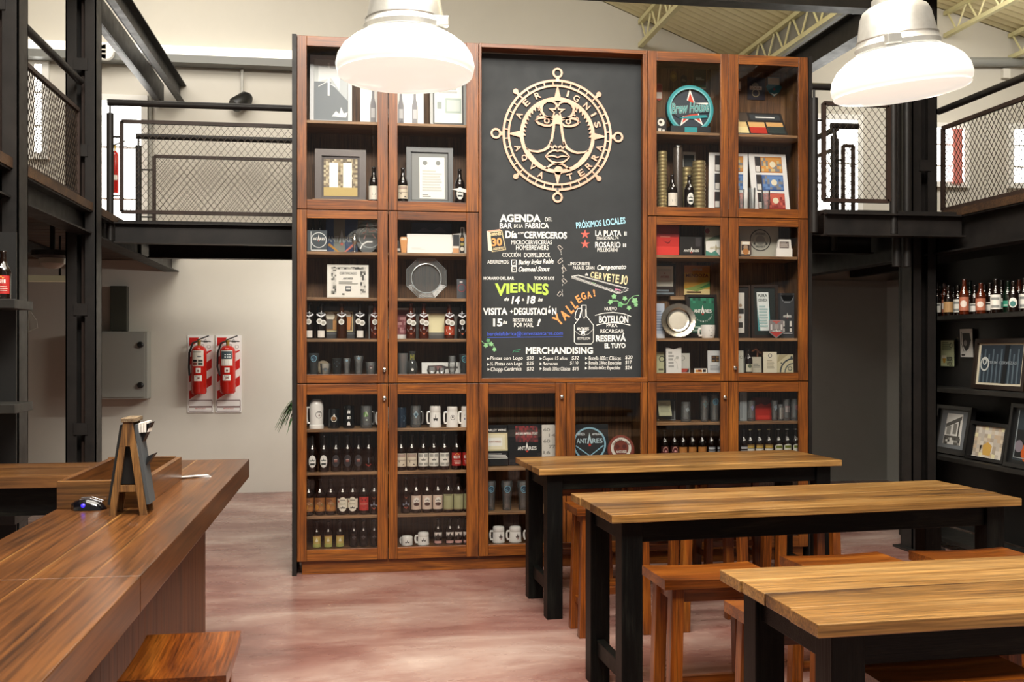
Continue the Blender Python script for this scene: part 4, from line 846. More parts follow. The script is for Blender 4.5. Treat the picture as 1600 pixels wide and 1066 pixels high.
# ------------------------------------------------------------------ bottles
def prof_r(prof, z):
    for (ra, za), (rb, zb) in zip(prof, prof[1:]):
        if za <= z <= zb and zb > za: return ra + (rb - ra) * (z - za) / (zb - za)
    return prof[-1][0]
PB = [(.030, 0), (.037, .004), (.038, .012), (.038, .145), (.0365, .158), (.030, .175), (.021, .192), (.0165, .208), (.0145, .235), (.0142, .25), (.016, .252), (.016, .258), (.0135, .262)]
PS = [(.027, 0), (.0305, .004), (.031, .01), (.031, .1), (.0295, .112), (.024, .126), (.016, .142), (.0135, .155), (.0125, .178), (.0138, .18), (.0138, .186), (.012, .19)]
PROT = {}
def bottle_proto(kind, body, label, neck=None, cap='#1c1c1c', prof=PB, sc=1.0):
    """label: list of shapes on the cylinder in metres (s, z): ('r',s0,z0,s1,z1,col) / ('e',s,z,rs,rz,col) / ('p',pts,col) / ('t',text,s0,z0,s1,z1,col)"""
    prof = [(r * sc * (1.02 if prof is PB else 1), z * sc) for r, z in prof]; H = prof[-1][1]
    o = MB().lathe(prof, body, 20).build('bottle', smooth=True)
    def cyl(s_, z, off=0.):
        r = prof_r(prof, z); a = s_ / prof_r(prof, .05 * sc); return Vector(((r + off) * math.sin(a), -(r + off) * math.cos(a), z))
    def shapes(m, L):
        for i, q in enumerate(L):
            off = .0006 + .0004 * i; c = M(q[-1], .55) if isinstance(q[-1], str) else q[-1]
            if q[0] == 'r':
                _, s0, z0, s1, z1, _c = q; n = max(2, int(abs(s1 - s0) / .008))
                for k in range(n): a, b = s0 + (s1 - s0) * k / n, s0 + (s1 - s0) * (k + 1) / n; m.poly([(a, z0), (b, z0), (b, z1), (a, z1)], c, cyl, off)
            elif q[0] == 'e':
                _, s0, z0, rs, rz, _c = q; n = 22; R3 = (0, .5, 1)
                for a, b in zip(R3, R3[1:]):
                    for k in range(n):
                        t0, t1 = 2 * PI * k / n, 2 * PI * (k + 1) / n
                        p = [(s0 + rs * f * math.cos(t), z0 + rz * f * math.sin(t)) for f, t in ((a, t0), (b, t0), (b, t1), (a, t1))]
                        m.poly(p if a else p[1:3] + p[:1] if False else ([p[1], p[2], p[0]] if not a else p), c, cyl, off)
            elif q[0] == 'p': m.poly(q[1], c, cyl, off)
            elif q[0] == 't': m.text(q[1], c, cyl, (q[2], q[3]), (q[4], q[5]), (q[5] if len(q) > 7 else .01) if False else q[6], off, 0, True)
    if label: m = MB(); shapes(m, label); m.build('label', o)
    zs = (.168 if prof[-1][1] > .2 * sc or sc != 1 else .118) * sc if prof[0][0] > .0275 * sc else .118 * sc
    if neck:
        m = MB(); k = sc * (1 if prof[0][0] > .0275 * sc else .75)
        shapes(m, [('p', [(-.011 * k, zs + .004), (0, zs + .0), (.011 * k, zs + .004), (.008 * k, zs + .010 * k), (-.008 * k, zs + .01 * k)], neck), ('p', star(0, zs + .018 * k, .009 * k, .004 * k), neck)]); m.build('neck_mark', o)
    MB().lathe([(prof[-1][0] + .0015, H - .006 * sc), (prof[-1][0] + .002, H + .0005), (prof[-1][0] - .002, H + .003)], M(cap, .35), 14).build('cap', o)
    PROT[kind] = [o, False]
def put(kind, x, y, z, label, group, rz=0.):
    p = PROT[kind]; o = p[0] if not p[1] else dup(p[0]); p[1] = True
    o.location = (x, y, z + .0005); o.rotation_euler = (0, 0, rz); tag(o, label, 'bottle', group); return o
W1 = '#e9e5da'
def logo_c(z, s=1., c1='#eceae2', c2='#c84a38'):            # brewery badge: winged A with a star
    return [('p', [(-.024 * s, z + .012 * s), (-.006 * s, z + .008 * s), (0, z + .03 * s), (.006 * s, z + .008 * s), (.024 * s, z + .012 * s), (.02 * s, z - .004 * s), (0, z - .008 * s), (-.02 * s, z - .004 * s)], c1), ('p', [(-.016 * s, z - .009 * s), (0, z - .024 * s), (.016 * s, z - .009 * s), (0, z - .014 * s)], c2)]
def chev(z, c): return ('p', [(-.02, z), (0, z - .014), (.02, z), (.02, z + .006), (0, z - .008), (-.02, z + .006)], c)
def badge(z, c='#3c3a38'): return [('p', [(-.017, z + .006), (-.004, z + .004), (0, z + .016), (.004, z + .004), (.017, z + .006), (.013, z - .004), (-.013, z - .004)], c)]
BP = bottle_proto
BP('white_oval', DARKGL, [('e', 0, .078, .027, .046, '#f4f2ea'), ('e', 0, .078, .023, .041, '#dfe0d8'), ('e', 0, .08, .020, .036, '#f6f4ee'), ('p', [(-.012, .112), (.012, .112), (0, .1)], '#26302c'), ('r', -.016, .052, .016, .066, '#26302c'), ('r', -.01, .04, .01, .045, '#f4f2ea')] + badge(.083, '#4a5a52'), '#f0efe8')
BP('dark_oval', DARKGL, [('e', 0, .08, .028, .044, '#3a3a3e'), ('e', 0, .08, .025, .04, '#2a2a2e'), ('r', -.012, .072, .012, .092, '#8a5048'), ('r', -.012, .088, .012, .092, '#c8c0b8')], '#f0efe8')
BP('red_chevron', DARKGL, [('p', [(-.028, .13), (0, .138), (.028, .13), (0, .112)], '#8a2420'), ('r', -.003, .06, .003, .1, '#58606c'), chev(.05, '#a83228')], '#f0efe8')
BP('orange_wrap', DARKGL, [('r', -.048, .03, .048, .13, '#9a6230'), ('e', -.02, .06, .016, .02, '#c88a3a'), ('e', .015, .05, .018, .016, '#b0763a'), ('e', -.01, .11, .02, .012, '#7a4a28'), ('p', [(-.02, .09), (0, .102), (.02, .09), (0, .084)], '#efe6cc'), ('e', .02, .08, .012, .01, '#8a7040')], '#f0efe8')
BP('fancy_white', DARKGL, [('r', -.045, .05, .045, .12, '#efe9d4'), ('e', 0, .118, .02, .014, '#efe9d4'), ('e', 0, .048, .026, .022, '#f4f0e0'), ('e', -.03, .1, .006, .008, '#9a3a28'), ('r', -.018, .108, .018, .112, '#55584e'), ('r', -.024, .08, .02, .083, '#8a8c70')] + badge(.052, '#4a4c44'), '#f0efe8')
BP('red_devil', DARKGL, [('r', -.04, .03, .04, .13, '#c03a34'), ('p', [(-.022, .128), (-.006, .11), (.006, .11), (.022, .128), (.014, .096), (-.014, .096)], '#5a1816'), ('r', -.03, .076, .03, .08, '#e8b8a0'), ('p', [(-.018, .07), (.018, .07), (0, .048)], '#5a1816')], '#f0efe8')
BP('star_logo', DARKGL, [('p', [(-.016, .13), (0, .12), (.016, .13), (0, .108)], '#7a4028')] + logo_c(.062, 1.15, '#8a90a0', '#a85040'), '#f0efe8')
BP('cream_label', DARKGL, [('r', -.046, .03, .046, .128, '#ded2bc'), ('r', -.035, .1, .035, .122, '#b09a8c'), ('r', -.036, .076, .036, .079, '#8a7a6a'), ('p', [(-.02, .07), (-.012, .076), (-.014, .056)], '#6a5c50')] + [('p', [(.005, .04), (.025, .04), (.015, .052)], '#55504a')], '#f0efe8')
BP('grey_frame', DARKGL, [('r', -.046, .03, .046, .128, '#efece2'), ('r', -.036, .1, -.004, .12, '#a8a8a0'), ('r', .004, .1, .036, .12, '#a8a8a0'), ('r', -.036, .038, -.004, .056, '#a8a8a0'), ('r', .004, .038, .036, .056, '#a8a8a0')] + badge(.077, '#77776e'), '#f0efe8')
BP('red_wee', DARKGL, [('r', -.046, .03, .046, .128, '#a8201c'), ('p', [(-.018, .118), (0, .127), (.018, .118), (.01, .11), (-.01, .11)], '#e8a040'), ('r', -.026, .086, .022, .106, '#efe9de'), ('r', -.024, .066, .03, .069, '#efdccc'), ('r', -.02, .056, .032, .059, '#efdccc'), ('r', -.016, .046, .03, .049, '#efdccc'), ('t', 'WEE', -.02, .088, .016, .088, .016, '#a8201c')], '#f0efe8')
BP('cream_dark_oval', DARKGL, [('r', -.046, .028, .046, .132, '#ddc8b6'), ('e', 0, .09, .024, .028, '#f2ece0'), ('e', 0, .068, .022, .013, '#4a2c26')] + badge(.092, '#77706a'), '#f0efe8')
BP('green_wrap', DARKGL, [('r', -.044, .022, .044, .138, '#a9aa80'), ('r', -.026, .128, .026, .134, '#5a5a3a'), ('r', -.044, .022, .044, .028, '#8a7a58')], '#f0efe8')
BP('yellow_small', DARKGL, [('r', -.034, .005, .034, .09, '#cdb76a'), ('r', -.034, .082, .034, .09, '#b08048'), ('r', -.034, .005, .034, .03, '#b8b868'), ('p', [(-.01, .05), (0, .075), (.01, .05), (0, .045)], '#efe8cc')], '#e9e7df', prof=PS)
BP('plain_small', M('#1a1210', .1), logo_c(.07, .6, '#6a6668', '#55484a'), '#d8d6d0', prof=PS)
BP('white_small', DARKGL, [('r', -.034, .002, .034, .092, '#efe8e0'), ('p', [(-.022, .07), (0, .085), (.022, .07), (.012, .045), (-.012, .045)], '#2c2624'), ('r', -.03, .01, .03, .03, '#d8a8a0')], '#e9e7df', prof=PS)
BP('ring_pink', DARKGL, [('r', -.046, .08, .046, .128, '#3a1614'), ('e', 0, .09, .026, .034, '#c89080'), ('e', 0, .088, .019, .026, '#5a1c20'), ('e', 0, .08, .01, .012, '#e0a0a0'), ('r', -.046, .03, .046, .075, '#5a1c20')], '#f0efe8')
BP('orange_peak', DARKGL, [('r', -.046, .03, .046, .118, '#c08040'), ('p', [(0, .08), (.025, .112), (.044, .085), (.044, .03), (0, .03)], '#7a4a28')], '#f0efe8')
BP('silver_band', DARKGL, [('r', -.034, .095, .034, .12, '#c6c8cc'), ('r', -.034, .112, .034, .12, '#55585c'), ('r', -.034, .03, .034, .085, '#8a8c90')], '#f0efe8')
BP('yellow_band', DARKGL, [('r', -.04, .1, .04, .13, '#c8a850'), ('r', -.04, .12, .04, .132, '#8a6a38'), ('r', -.046, .03, .046, .095, '#e6e2d4')], '#f0efe8', cap='#8a7a50')
BP('green_band', DARKGL, [('r', -.04, .03, .04, .12, '#e4e4d4'), ('e', 0, .115, .036, .018, '#e4e4d4'), ('r', -.03, .098, .03, .12, '#6f7a26')], '#f0efe8', cap='#a8a498')
BP('cream_plain', DARKGL, [('r', -.046, .02, .046, .12, '#ebe3d4'), ('p', [(-.014, .07), (.014, .07), (.01, .052), (-.01, .052)], '#4a4844')], '#f0efe8')
BP('medal_dark', DARKGL, logo_c(.06, 1.3, '#b0b4bc', '#b86040'), None)
BP('medal_amber', AMBER, logo_c(.06, 1.3, '#a8a4a4', '#b86040'), None, cap='#8a3a2a')
BP('medal_red', AMBER, [('r', -.05, .03, .05, .1, '#b0401c')] + logo_c(.06, 1.2, '#f0ece0', '#f0ece0'), None)
BP('medal_card', DARKGL, [('r', -.026, .01, .026, .06, '#e6e2da')], None)
BP('medal_brown', M('#3a1c08', .1), [], None)
BSC = [1]
def row(kind_list, zs, group, desc, y=YC + .1):
    seen = {}; tot = {}
    for k, px in kind_list: tot[k] = tot.get(k, 0) + 1
    for k, px in kind_list:
        seen[k] = seen.get(k, 0) + 1; d = desc[k] if isinstance(desc, dict) else desc
        n = f', {ORD[seen[k] - 1]} from left' if tot[k] > 1 else ''
        put(k, onY(px, 600, y)[0], y, zs, d.replace('@', n), group, random.uniform(-.12, .12)).scale = (BSC[0],) * 3
L3 = SH['L3']; z3 = RZ[3][2] - .003; z2 = RZ[2][2] - .003; z1 = RZ[1][2] - .003
GR = 'bottles in the lower left cabinet'
LB = dict(white_oval='dark bottle with white oval label@, second shelf, lower left cabinet', dark_oval='dark bottle with dark oval label@, second shelf, lower left cabinet', red_chevron='dark bottle with red chevron print@, second shelf, lower left cabinet',
 orange_wrap='bottle in an orange brown wrap label@, third shelf, lower left cabinet', fancy_white='bottle with scalloped white label@, third shelf, lower left cabinet', red_devil='bottle with a bright red label, third shelf of the lower left cabinet', star_logo='dark bottle with grey winged star print@, third shelf, lower left cabinet',
 cream_label='bottle with cream label and grey heading@, second shelf, lower left cabinet', grey_frame='bottle with white label of grey panels@, second shelf, lower left cabinet', red_wee='bottle with red label and slanted white text@, second shelf, lower left cabinet', cream_dark_oval='bottle with beige label and dark oval@, third shelf, lower left cabinet', green_wrap='bottle in a pale green wrap@, third shelf, lower left cabinet',
 yellow_small='small bottle with yellow label@, bottom shelf, lower left cabinet', plain_small='small dark bottle with faint print@, bottom shelf, lower left cabinet', white_small='small bottle with white label@, bottom shelf, lower left cabinet')
row([('white_oval', 488), ('white_oval', 506), ('dark_oval', 525), ('dark_oval', 543), ('dark_oval', 560), ('red_chevron', 576), ('red_chevron', 593)] + [('cream_label', 626.5), ('cream_label', 643.5), ('grey_frame', 661), ('grey_frame', 677.5), ('grey_frame', 694), ('red_wee', 713), ('red_wee', 730)], L3[1], GR, LB)
row([('orange_wrap', 482), ('orange_wrap', 500), ('orange_wrap', 517), ('fancy_white', 535), ('fancy_white', 551.5), ('red_devil', 568.5), ('star_logo', 585)] + [('star_logo', 634), ('cream_dark_oval', 650), ('cream_dark_oval', 667), ('cream_dark_oval', 683.5), ('green_wrap', 700.5), ('green_wrap', 716), ('green_wrap', 732)], L3[2], GR, LB)
row([('yellow_small', 495), ('yellow_small', 513), ('yellow_small', 531), ('plain_small', 552.5), ('plain_small', 568), ('plain_small', 584.5), ('white_small', 684.5), ('white_small', 702.5), ('white_small', 716), ('white_small', 729)], z3, GR, LB)
GR = 'bottles in the lower right cabinet'
LB = dict(ring_pink='dark bottle with pink ringed label@, lower right cabinet', orange_peak='bottle with orange peak label@, lower right cabinet', silver_band='bottle with silver banded label@, lower right cabinet', yellow_band='bottle with yellow and white label@, lower right cabinet', green_band='bottle with olive green label@, lower right cabinet')
BSC[0] = .88
row([('ring_pink', 1038), ('ring_pink', 1053.5), ('orange_peak', 1067), ('orange_peak', 1081.5), ('orange_peak', 1097), ('silver_band', 1111), ('silver_band', 1125.5), ('silver_band', 1162), ('yellow_band', 1172), ('yellow_band', 1186), ('yellow_band', 1201), ('green_band', 1216), ('green_band', 1229.5), ('green_band', 1243)], SH['R3'][1], GR, LB)
BSC[0] = 1
GR = 'bottles in the middle left cabinet'
s = SH['L2'][2]
mb_ = []
for k, px, lab in (('medal_card', 483, 'ribboned medal bottle at the left edge of the third shelf, middle left cabinet'), ('medal_card', 502, 'ribboned medal bottle with a white card, left of the beer picture'), ('medal_brown', 534, 'brown ribboned medal bottle in front of the beer picture'), ('medal_card', 562.5, 'ribboned medal bottle with two medals, right of the beer picture'), ('medal_amber', 586, 'amber ribboned bottle beside the middle of the two left doors'),
    ('medal_amber', 642, 'amber ribboned bottle in front of the red print'), ('medal_amber', 662, 'amber ribboned bottle beside the cream card'), ('medal_red', 702, 'amber ribboned bottle with a red label'), ('medal_dark', 722, 'black ribboned bottle at the right end of the medal shelf')):
    mb_.append(put(k, onY(px, 500, YC + .13)[0], YC + .13, s, lab, GR))
for i, o in enumerate(mb_):
    x, y, z = o.location; wl = plane((x, y - .041, z), (1, 0, 0), (0, 0, 1))
    rb = MB(); 
    for sx in (-1, 1): rb.poly([(0, .168), (sx * .03, .186), (sx * .034, .176), (0, .156)] if sx > 0 else [(0, .168), (0, .156), (sx * .034, .176), (sx * .03, .186)], M('#eef0f4', .5), wl, .001)
    rb.lathe([(.024, .176), (.026, .182), (.022, .192)], M('#dfe6ee', .5), 16, (x, y, z))
    WL[o.name] = (x, y, z); a = rb.build('ribbon', o)
    for k, (dx, dz) in enumerate([(-.002, .125)] if i in (0, 2, 4, 8) else [(-.012, .128), (.016, .118)]):
        MB().disc(dx, dz, .021, M('#ecebe4', .3), wl, .004 + k * .003, .003, 18).disc(dx, dz, .012, M('#b8b4a8', .3), wl, .0045 + k * .003, 0, 14).build('medal', o)
GR = 'bottles in the upper cabinets'
put('cream_plain', onY(584, 300, YC + .09)[0], YC + .09, z1, 'bottle with cream label right of the mosaic frame, upper left cabinet', GR)
put('cream_label', onY(629.5, 300, YC + .09)[0], YC + .09, z1, 'bottle with cream label left of the grey framed paper, upper left cabinet', GR)
o = put('white_oval', onY(718, 300, YC + .09)[0], YC + .09, z1, 'bottle with white oval label and white ribbon, upper left cabinet', GR)
x, y, z = o.location; WL[o.name] = (x, y, z); MB().poly([(-.065, .108), (.0, .092), (.075, .078), (.07, .1), (.01, .118)], M('#f2f0ea'), plane((x, y - .042, z), (1, 0, 0), (0, 0, 1)), 0, .002).build('ribbon', o)
put('cream_plain', onY(1050.5, 300, YC + .09)[0], YC + .09, z1, 'bottle with cream label beside the stacks of golden tins', GR)
put('white_oval', onY(1077, 300, YC + .09)[0], YC + .09, z1, 'bottle with white oval label in front of the golden tins', GR)
BP('tiny_dark', DARKGL, [('r', -.03, .01, .03, .07, '#c9c6b0'), ('e', 0, .055, .016, .016, '#55604a')], '#c8c8c8', prof=PS)
put('tiny_dark', onY(1169.5, 570, YC + .1)[0], YC + .1, z2, 'small dark bottle with pale label beside the cream cards', 'bottles in the middle right cabinet')
BP('tall_black', DARKGL, [], '#f2f2ee')
for px in (489, 500): put('tall_black', onY(px, 380, YC + .24)[0], YC + .24, SH['L2'][0], 'black bottle behind the dark logo box, ' + ('left' if px < 495 else 'right') + ' of the pair', 'bottles in the middle left cabinet').scale = (.62, .62, 1)

# bottles on the right black shelving
XS = 4.93; SZ = [1.92, 1.325, .765]
for nm, body, lab in (('shelf_a', DARKGL, [('e', 0, .08, .03, .042, '#efece2'), ('e', 0, .07, .02, .024, '#3f7a74')]), ('shelf_b', DARKGL, [('r', -.045, .03, .045, .14, '#8a8468')]), ('shelf_c', DARKGL, [('r', -.04, .03, .04, .1, '#d8d4cc'), ('r', -.03, .08, .03, .092, '#222')]), ('shelf_d', GREENGL, [('r', -.04, .05, .04, .1, '#2f8a70'), ('r', -.03, .06, .03, .068, '#e6e6da')]),
    ('shelf_e', DARKGL, [('r', -.046, .03, .046, .12, '#b08a5c'), ('p', [(0, .1), (.03, .07), (0, .04)], '#6a4a2c')]), ('shelf_f', DARKGL, [('r', -.046, .03, .046, .105, '#c8b040'), ('r', -.02, .05, .02, .09, '#9a8030')]), ('shelf_g', DARKGL, [('r', -.05, .03, .05, .14, '#ece8de'), ('r', -.03, .1, .03, .12, '#8a8c88'), ('r', -.03, .04, .03, .06, '#8a8c88')]), ('shelf_h', GREENGL, [('p', [(-.04, .14), (-.04, .03), (.03, .03)], '#a8c8a8'), ('p', [(-.04, .03), (.03, .03), (0, .08)], '#2f7a3a')]), ('shelf_i', AMBER, [('r', -.045, .03, .045, .13, '#b06a50'), ('e', 0, .08, .025, .025, '#e6d8cc')])):
    BP(nm, body, lab, '#eeeeea', cap='#1a1a1a')
rs = (('a', 1445), ('b', 1453), ('c', 1459), ('c', 1464), ('d', 1470), ('i', 1476), ('e', 1482), ('f', 1490), ('g', 1497), ('i', 1506.5), ('h', 1515.5), ('c', 1523), ('i', 1532.5), ('g', 1539), ('c', 1547), ('g', 1556), ('a', 1565), ('d', 1575), ('a', 1583.5), ('i', 1592.5), ('g', 1601))
WHAT = dict(a='white round label', b='drab olive label', c='white and black striped label', d='green label', e='tan label', f='yellow label', g='large white label', h='green and white label', i='reddish label')
for i, (k, px) in enumerate(rs):
    xx = XS + (.1 if i % 3 == 1 else (-.085 if i % 3 == 0 else .008)); y = onX(px, 470, xx)[0]
    o = put('shelf_' + k, xx, y, SZ[0], f'bottle with {WHAT[k]}, {ORD[i]} from far end of right shelf', 'bottles on the right black shelf', math.radians(-40)); sc = (1, 1, random.uniform(.88, 1.12)); o.scale = sc
put('red_wee', onY(5, 440, 6.0)[0], 6.0, onY(20, 467, 5.88)[1] + .0005, 'dark bottle with a red label on the back bar shelf at the left edge', 'bottles on the back bar shelf')

# ------------------------------------------------------------------ black shelving units
def mesh_plane_YZ(x, y0, y1, z0, z1, parent):
    zigzag(MB(), lambda u, v, o=0: Vector((x + o, y1 - u, z0 + v)), y1 - y0, z1 - z0, .11, .06, .008, M('#4a4842', .5, .3)).build('mesh_back', parent)
rs_ = empty('display_shelving', (5.1, 7.0, 0)); tag(rs_, 'tall black shelving with mesh back under the right deck', 'shelving')
BK = M('#0d0c0b', .55); BKB = mottled('worn_black_board', [(.3, '#12110f'), (.7, '#24221e')], 4, (.4, .6), (1, 1, 1))
for z, b in zip(SZ + [.1], (.035,) * 4): MB().box(XS - .13, XS + .2, 5.0, 8.66, z - b, z, BKB).build('shelf', rs_, bevel=.003)
for y in (8.68, 4.96): MB().box(XS - .13, XS + .2, y - .018, y + .018, 0, 2.4, BK).build('side_panel', rs_)
MB().box(XS + .19, XS + .2, 7.1, 8.65, .12, 2.4, BK).build('back_panel', rs_)
mesh_plane_YZ(XS + .2, 5.02, 7.08, .8, 2.4, rs_)
for y in (7.09, 6.1): MB().box(XS + .18, XS + .215, y - .02, y + .02, .02, 2.4, BK).build('post', rs_)
ls_ = empty('back_bar_shelving', (-2.2, 6.1, 0)); tag(ls_, 'black back bar shelving at the left edge of the photo', 'shelving')
for py in (467, 632, 806): xx, zz = onY(20, py, 5.88); MB().box(-2.9, onY(23, py, 5.88)[0], 5.88, 6.2, zz - .05, zz, BKB).build('shelf', ls_, bevel=.003)
MB().box(-2.9, onY(25, 600, 6.2)[0], 6.201, 6.22, 0, 2.3, BK).build('back_panel', ls_)

# ------------------------------------------------------------------ flat goods: pictures, cards, boxes
def draw(m, mp, shapes, asp, n0=0):
    for i, q in enumerate(shapes):
        off = .0008 + .0005 * (i + n0); c = M(q[-1], .6)
        if q[0] == 'r': m.poly([(q[1], q[2]), (q[3], q[2]), (q[3], q[4]), (q[1], q[4])], c, mp, off)
        elif q[0] == 'p': m.poly(q[1], c, mp, off)
        elif q[0] == 'c': m.disc(q[1], q[2], q[3], c, mp, off, 0, 28, asp)
        elif q[0] == 'o': m.ring(q[1], q[2], q[3], q[4], c, mp, off, 0, 36, asp)
        elif q[0] == 'a': m.ring(q[1], q[2], q[3], q[4], c, mp, off, 0, 18, asp, q[5], q[6])
        elif q[0] == 's': m.poly([(q[1] + (x) * q[3], q[2] + (y) * q[3] * asp) for x, y in star(0, 0, 1, .4)], c, mp, off)
        elif q[0] == 'l': m.stroke(q[1], q[2], c, mp, off)
        elif q[0] == 't': m.text(q[1], c, mp, (q[2], q[3]), (q[4], q[3]), q[5], off, 0, True)
        elif q[0] == 'lines':
            u0, v0, u1, v1, n = q[1:6]
            for k in range(n): v = v0 + (v1 - v0) * (k + .5) / n; hh = (v1 - v0) / n * .3; m.poly([(u0, v - hh), (u1 - (u1 - u0) * (.3 if k == n - 1 else .05 * (k % 3)), v - hh), (u1 - (u1 - u0) * (.3 if k == n - 1 else .05 * (k % 3)), v + hh), (u0, v + hh)], c, mp, off)
        elif q[0] == 'noise':
            u0, v0, u1, v1, nu, nv = q[1:7]; cols = q[7:]; rr = random.Random(int(u0 * 100) + nu)
            for a in range(nu):
                for b in range(nv): m.poly([(u0 + (u1 - u0) * a / nu, v0 + (v1 - v0) * b / nv), (u0 + (u1 - u0) * (a + 1) / nu, v0 + (v1 - v0) * b / nv), (u0 + (u1 - u0) * (a + 1) / nu, v0 + (v1 - v0) * (b + 1) / nv), (u0 + (u1 - u0) * a / nu, v0 + (v1 - v0) * (b + 1) / nv)], M(rr.choice(cols), .6), mp, off)
def logo(u, v, w_, asp, c='#f0efe8', sc='#c83a2a', t='ANTARES'):
    """winged brewery wordmark with tall middle A and a star, in panel coordinates"""
    hh = w_ * .2 * asp; L = []
    L += [('t', t[:3], u - w_ / 2, v, u - w_ * .1, hh, c), ('t', t[4:], u + w_ * .1, v, u + w_ / 2, hh, c), ('p', [(u - w_ * .1, v - hh * .1), (u, v + hh * 2.2), (u + w_ * .1, v - hh * .1), (u + w_ * .04, v - hh * .1), (u, v + hh * .9), (u - w_ * .04, v - hh * .1)], c), ('s', u, v - hh * .35, w_ * .08, sc)]
    return L
def item(name, label, cat, x0, y0, x1, y1, Y, shapes=(), base='#e8e4da', t=.012, lean=0., zb=None, frame=None, group=None, rough=.5, outline=None, part='print', tilt=0.):
    xa, zB = onY(x0, y1, Y); xb, zB2 = onY(x1, y1, Y); zB = (zB + zB2) / 2; zT = onY((x0 + x1) / 2, y0, Y)[1]
    if zb is not None: zB = zb + .0012 + t * math.sin(math.radians(lean))
    w_, h_ = xb - xa, zT - zB; a = math.radians(lean); V = Vector((math.sin(math.radians(tilt)) * h_, h_ * math.sin(a), h_ * math.cos(a)))
    mp = plane((xa, Y, zB), (w_, 0, 0), V); bm_ = M(base, rough); m = MB()
    m.poly(outline or [(0, 0), (1, 0), (1, 1), (0, 1)], bm_, mp, 0, t); o = m.build(name, origin=((xa + xb) / 2, Y, zB)); tag(o, label, cat, group)
    if shapes: m = MB(); draw(m, mp, shapes, w_ / h_); m.build(part, o)
    if frame:
        fw, fc = frame; fu, fv = fw / w_, fw / h_; m = MB(); c = M(fc, .4)
        for q in ([(0, 0), (1, 0), (1 - fu, fv), (fu, fv)], [(1, 0), (1, 1), (1 - fu, 1 - fv), (1 - fu, fv)], [(1, 1), (0, 1), (fu, 1 - fv), (1 - fu, 1 - fv)], [(0, 1), (0, 0), (fu, fv), (fu, 1 - fv)]): m.poly(q, c, mp, .014, .0145)
        m.build('frame', o)
    return o
YK = Y1 - .05                      # pictures lean near the cabinet back
YM = YC + .2
# upper left unit
item('framed_poster', 'dark framed poster with pale drips in the upper left cabinet', 'picture', 484, 84, 550, 188, YM, [('r', .1, .06, .9, .95, '#767d82'), ('r', .1, .62, .9, .95, '#c8ccca'), ('p', [(.5, .6), (.9, .35), (.9, .95), (.6, .95)], '#b8bec0'), ('r', .42, .42, .47, .9, '#eef0ee'), ('p', [(.2, .62), (.5, .68), (.7, .5), (.72, .8), (.2, .85)], '#e2e4e2'), ('l', [(.2, .55), (.4, .62), (.6, .55)], .01, '#f2f2ee'), ('p', [(.52, .12), (.62, .2), (.7, .16), (.74, .26), (.8, .17), (.9, .19), (.86, .11)], '#f0f0ee')], '#2b2e30', lean=6, zb=SH['L1'][0], frame=(.03, '#b8babc'))
item('bottle_poster', 'white board with grey bottle pictures between the two upper left doors', 'picture', 563, 130, 662, 191, YM, [('p', [(x - .045, .06), (x + .045, .06), (x + .045, .5), (x + .02, .66), (x + .018, .85), (x - .018, .85), (x - .02, .66), (x - .045, .5)], '#8e8e92') for x in (.2, .44, .64, .86)] + [('r', x - .03, .2, x + .03, .42, '#c8c8ca') for x in (.2, .44, .64, .86)] + [('p', [(.6, .06), (.68, .06), (.66, .2)], '#6a6a70')], '#f4f2ec', lean=5, zb=SH['L1'][0])
item('framed_certificate', 'white framed certificate at the right of the upper left cabinet', 'picture', 672, 90, 729, 192, YM, [('r', .12, .08, .88, .92, '#f4f4ee'), ('lines', .2, .72, .8, .86, 3, '#a8aaa6'), ('lines', .25, .5, .75, .64, 3, '#c0c2be'), ('r', .42, .22, .86, .44, '#b0c0b8'), ('r', .46, .25, .82, .41, '#cfd8d2'), ('r', .2, .28, .32, .38, '#a0aaa4')], '#3a3c3a', lean=5, zb=SH['L1'][0], frame=(.022, '#a8aaa8'))
item('mosaic_frame', 'dark wood frame with tan mosaic and two white cards', 'picture', 492, 233, 572, 309, YM, [('noise', .17, .17, .83, .83, 16, 16, '#8a7c66', '#a89878', '#c8bc9c', '#6a5e4c'), ('r', .17, .14, .83, .3, '#c0a868'), ('r', .28, .3, .45, .76, '#f6f4ee'), ('r', .55, .3, .72, .76, '#f6f4ee')], '#3c302c', t=.02, lean=4, zb=z1, frame=(.05, '#4a3c36'))
tag(MB().box(onY(488, 308, YC + .1)[0], onY(574, 308, YC + .1)[0], YC + .09, YC + .12, z1 + .001, z1 + .022, SHELF).build('wooden_strip', bevel=.002), 'thin wooden strip in front of the mosaic frame', 'wooden strip')
item('framed_letter', 'grey framed letter with two round seals in the upper left cabinet', 'picture', 635, 230, 708, 312, YM, [('r', .12, .1, .88, .9, '#8a8c8a'), ('r', .28, .12, .82, .84, '#f5f4ee'), ('c', .4, .74, .05, '#8a8e8c'), ('c', .68, .74, .05, '#8a8e8c'), ('lines', .34, .24, .76, .62, 8, '#cfd0ca'), ('lines', .34, .14, .52, .2, 2, '#a8aaa6')], '#3e4040', t=.02, lean=4, zb=z1, frame=(.035, '#55585a'))
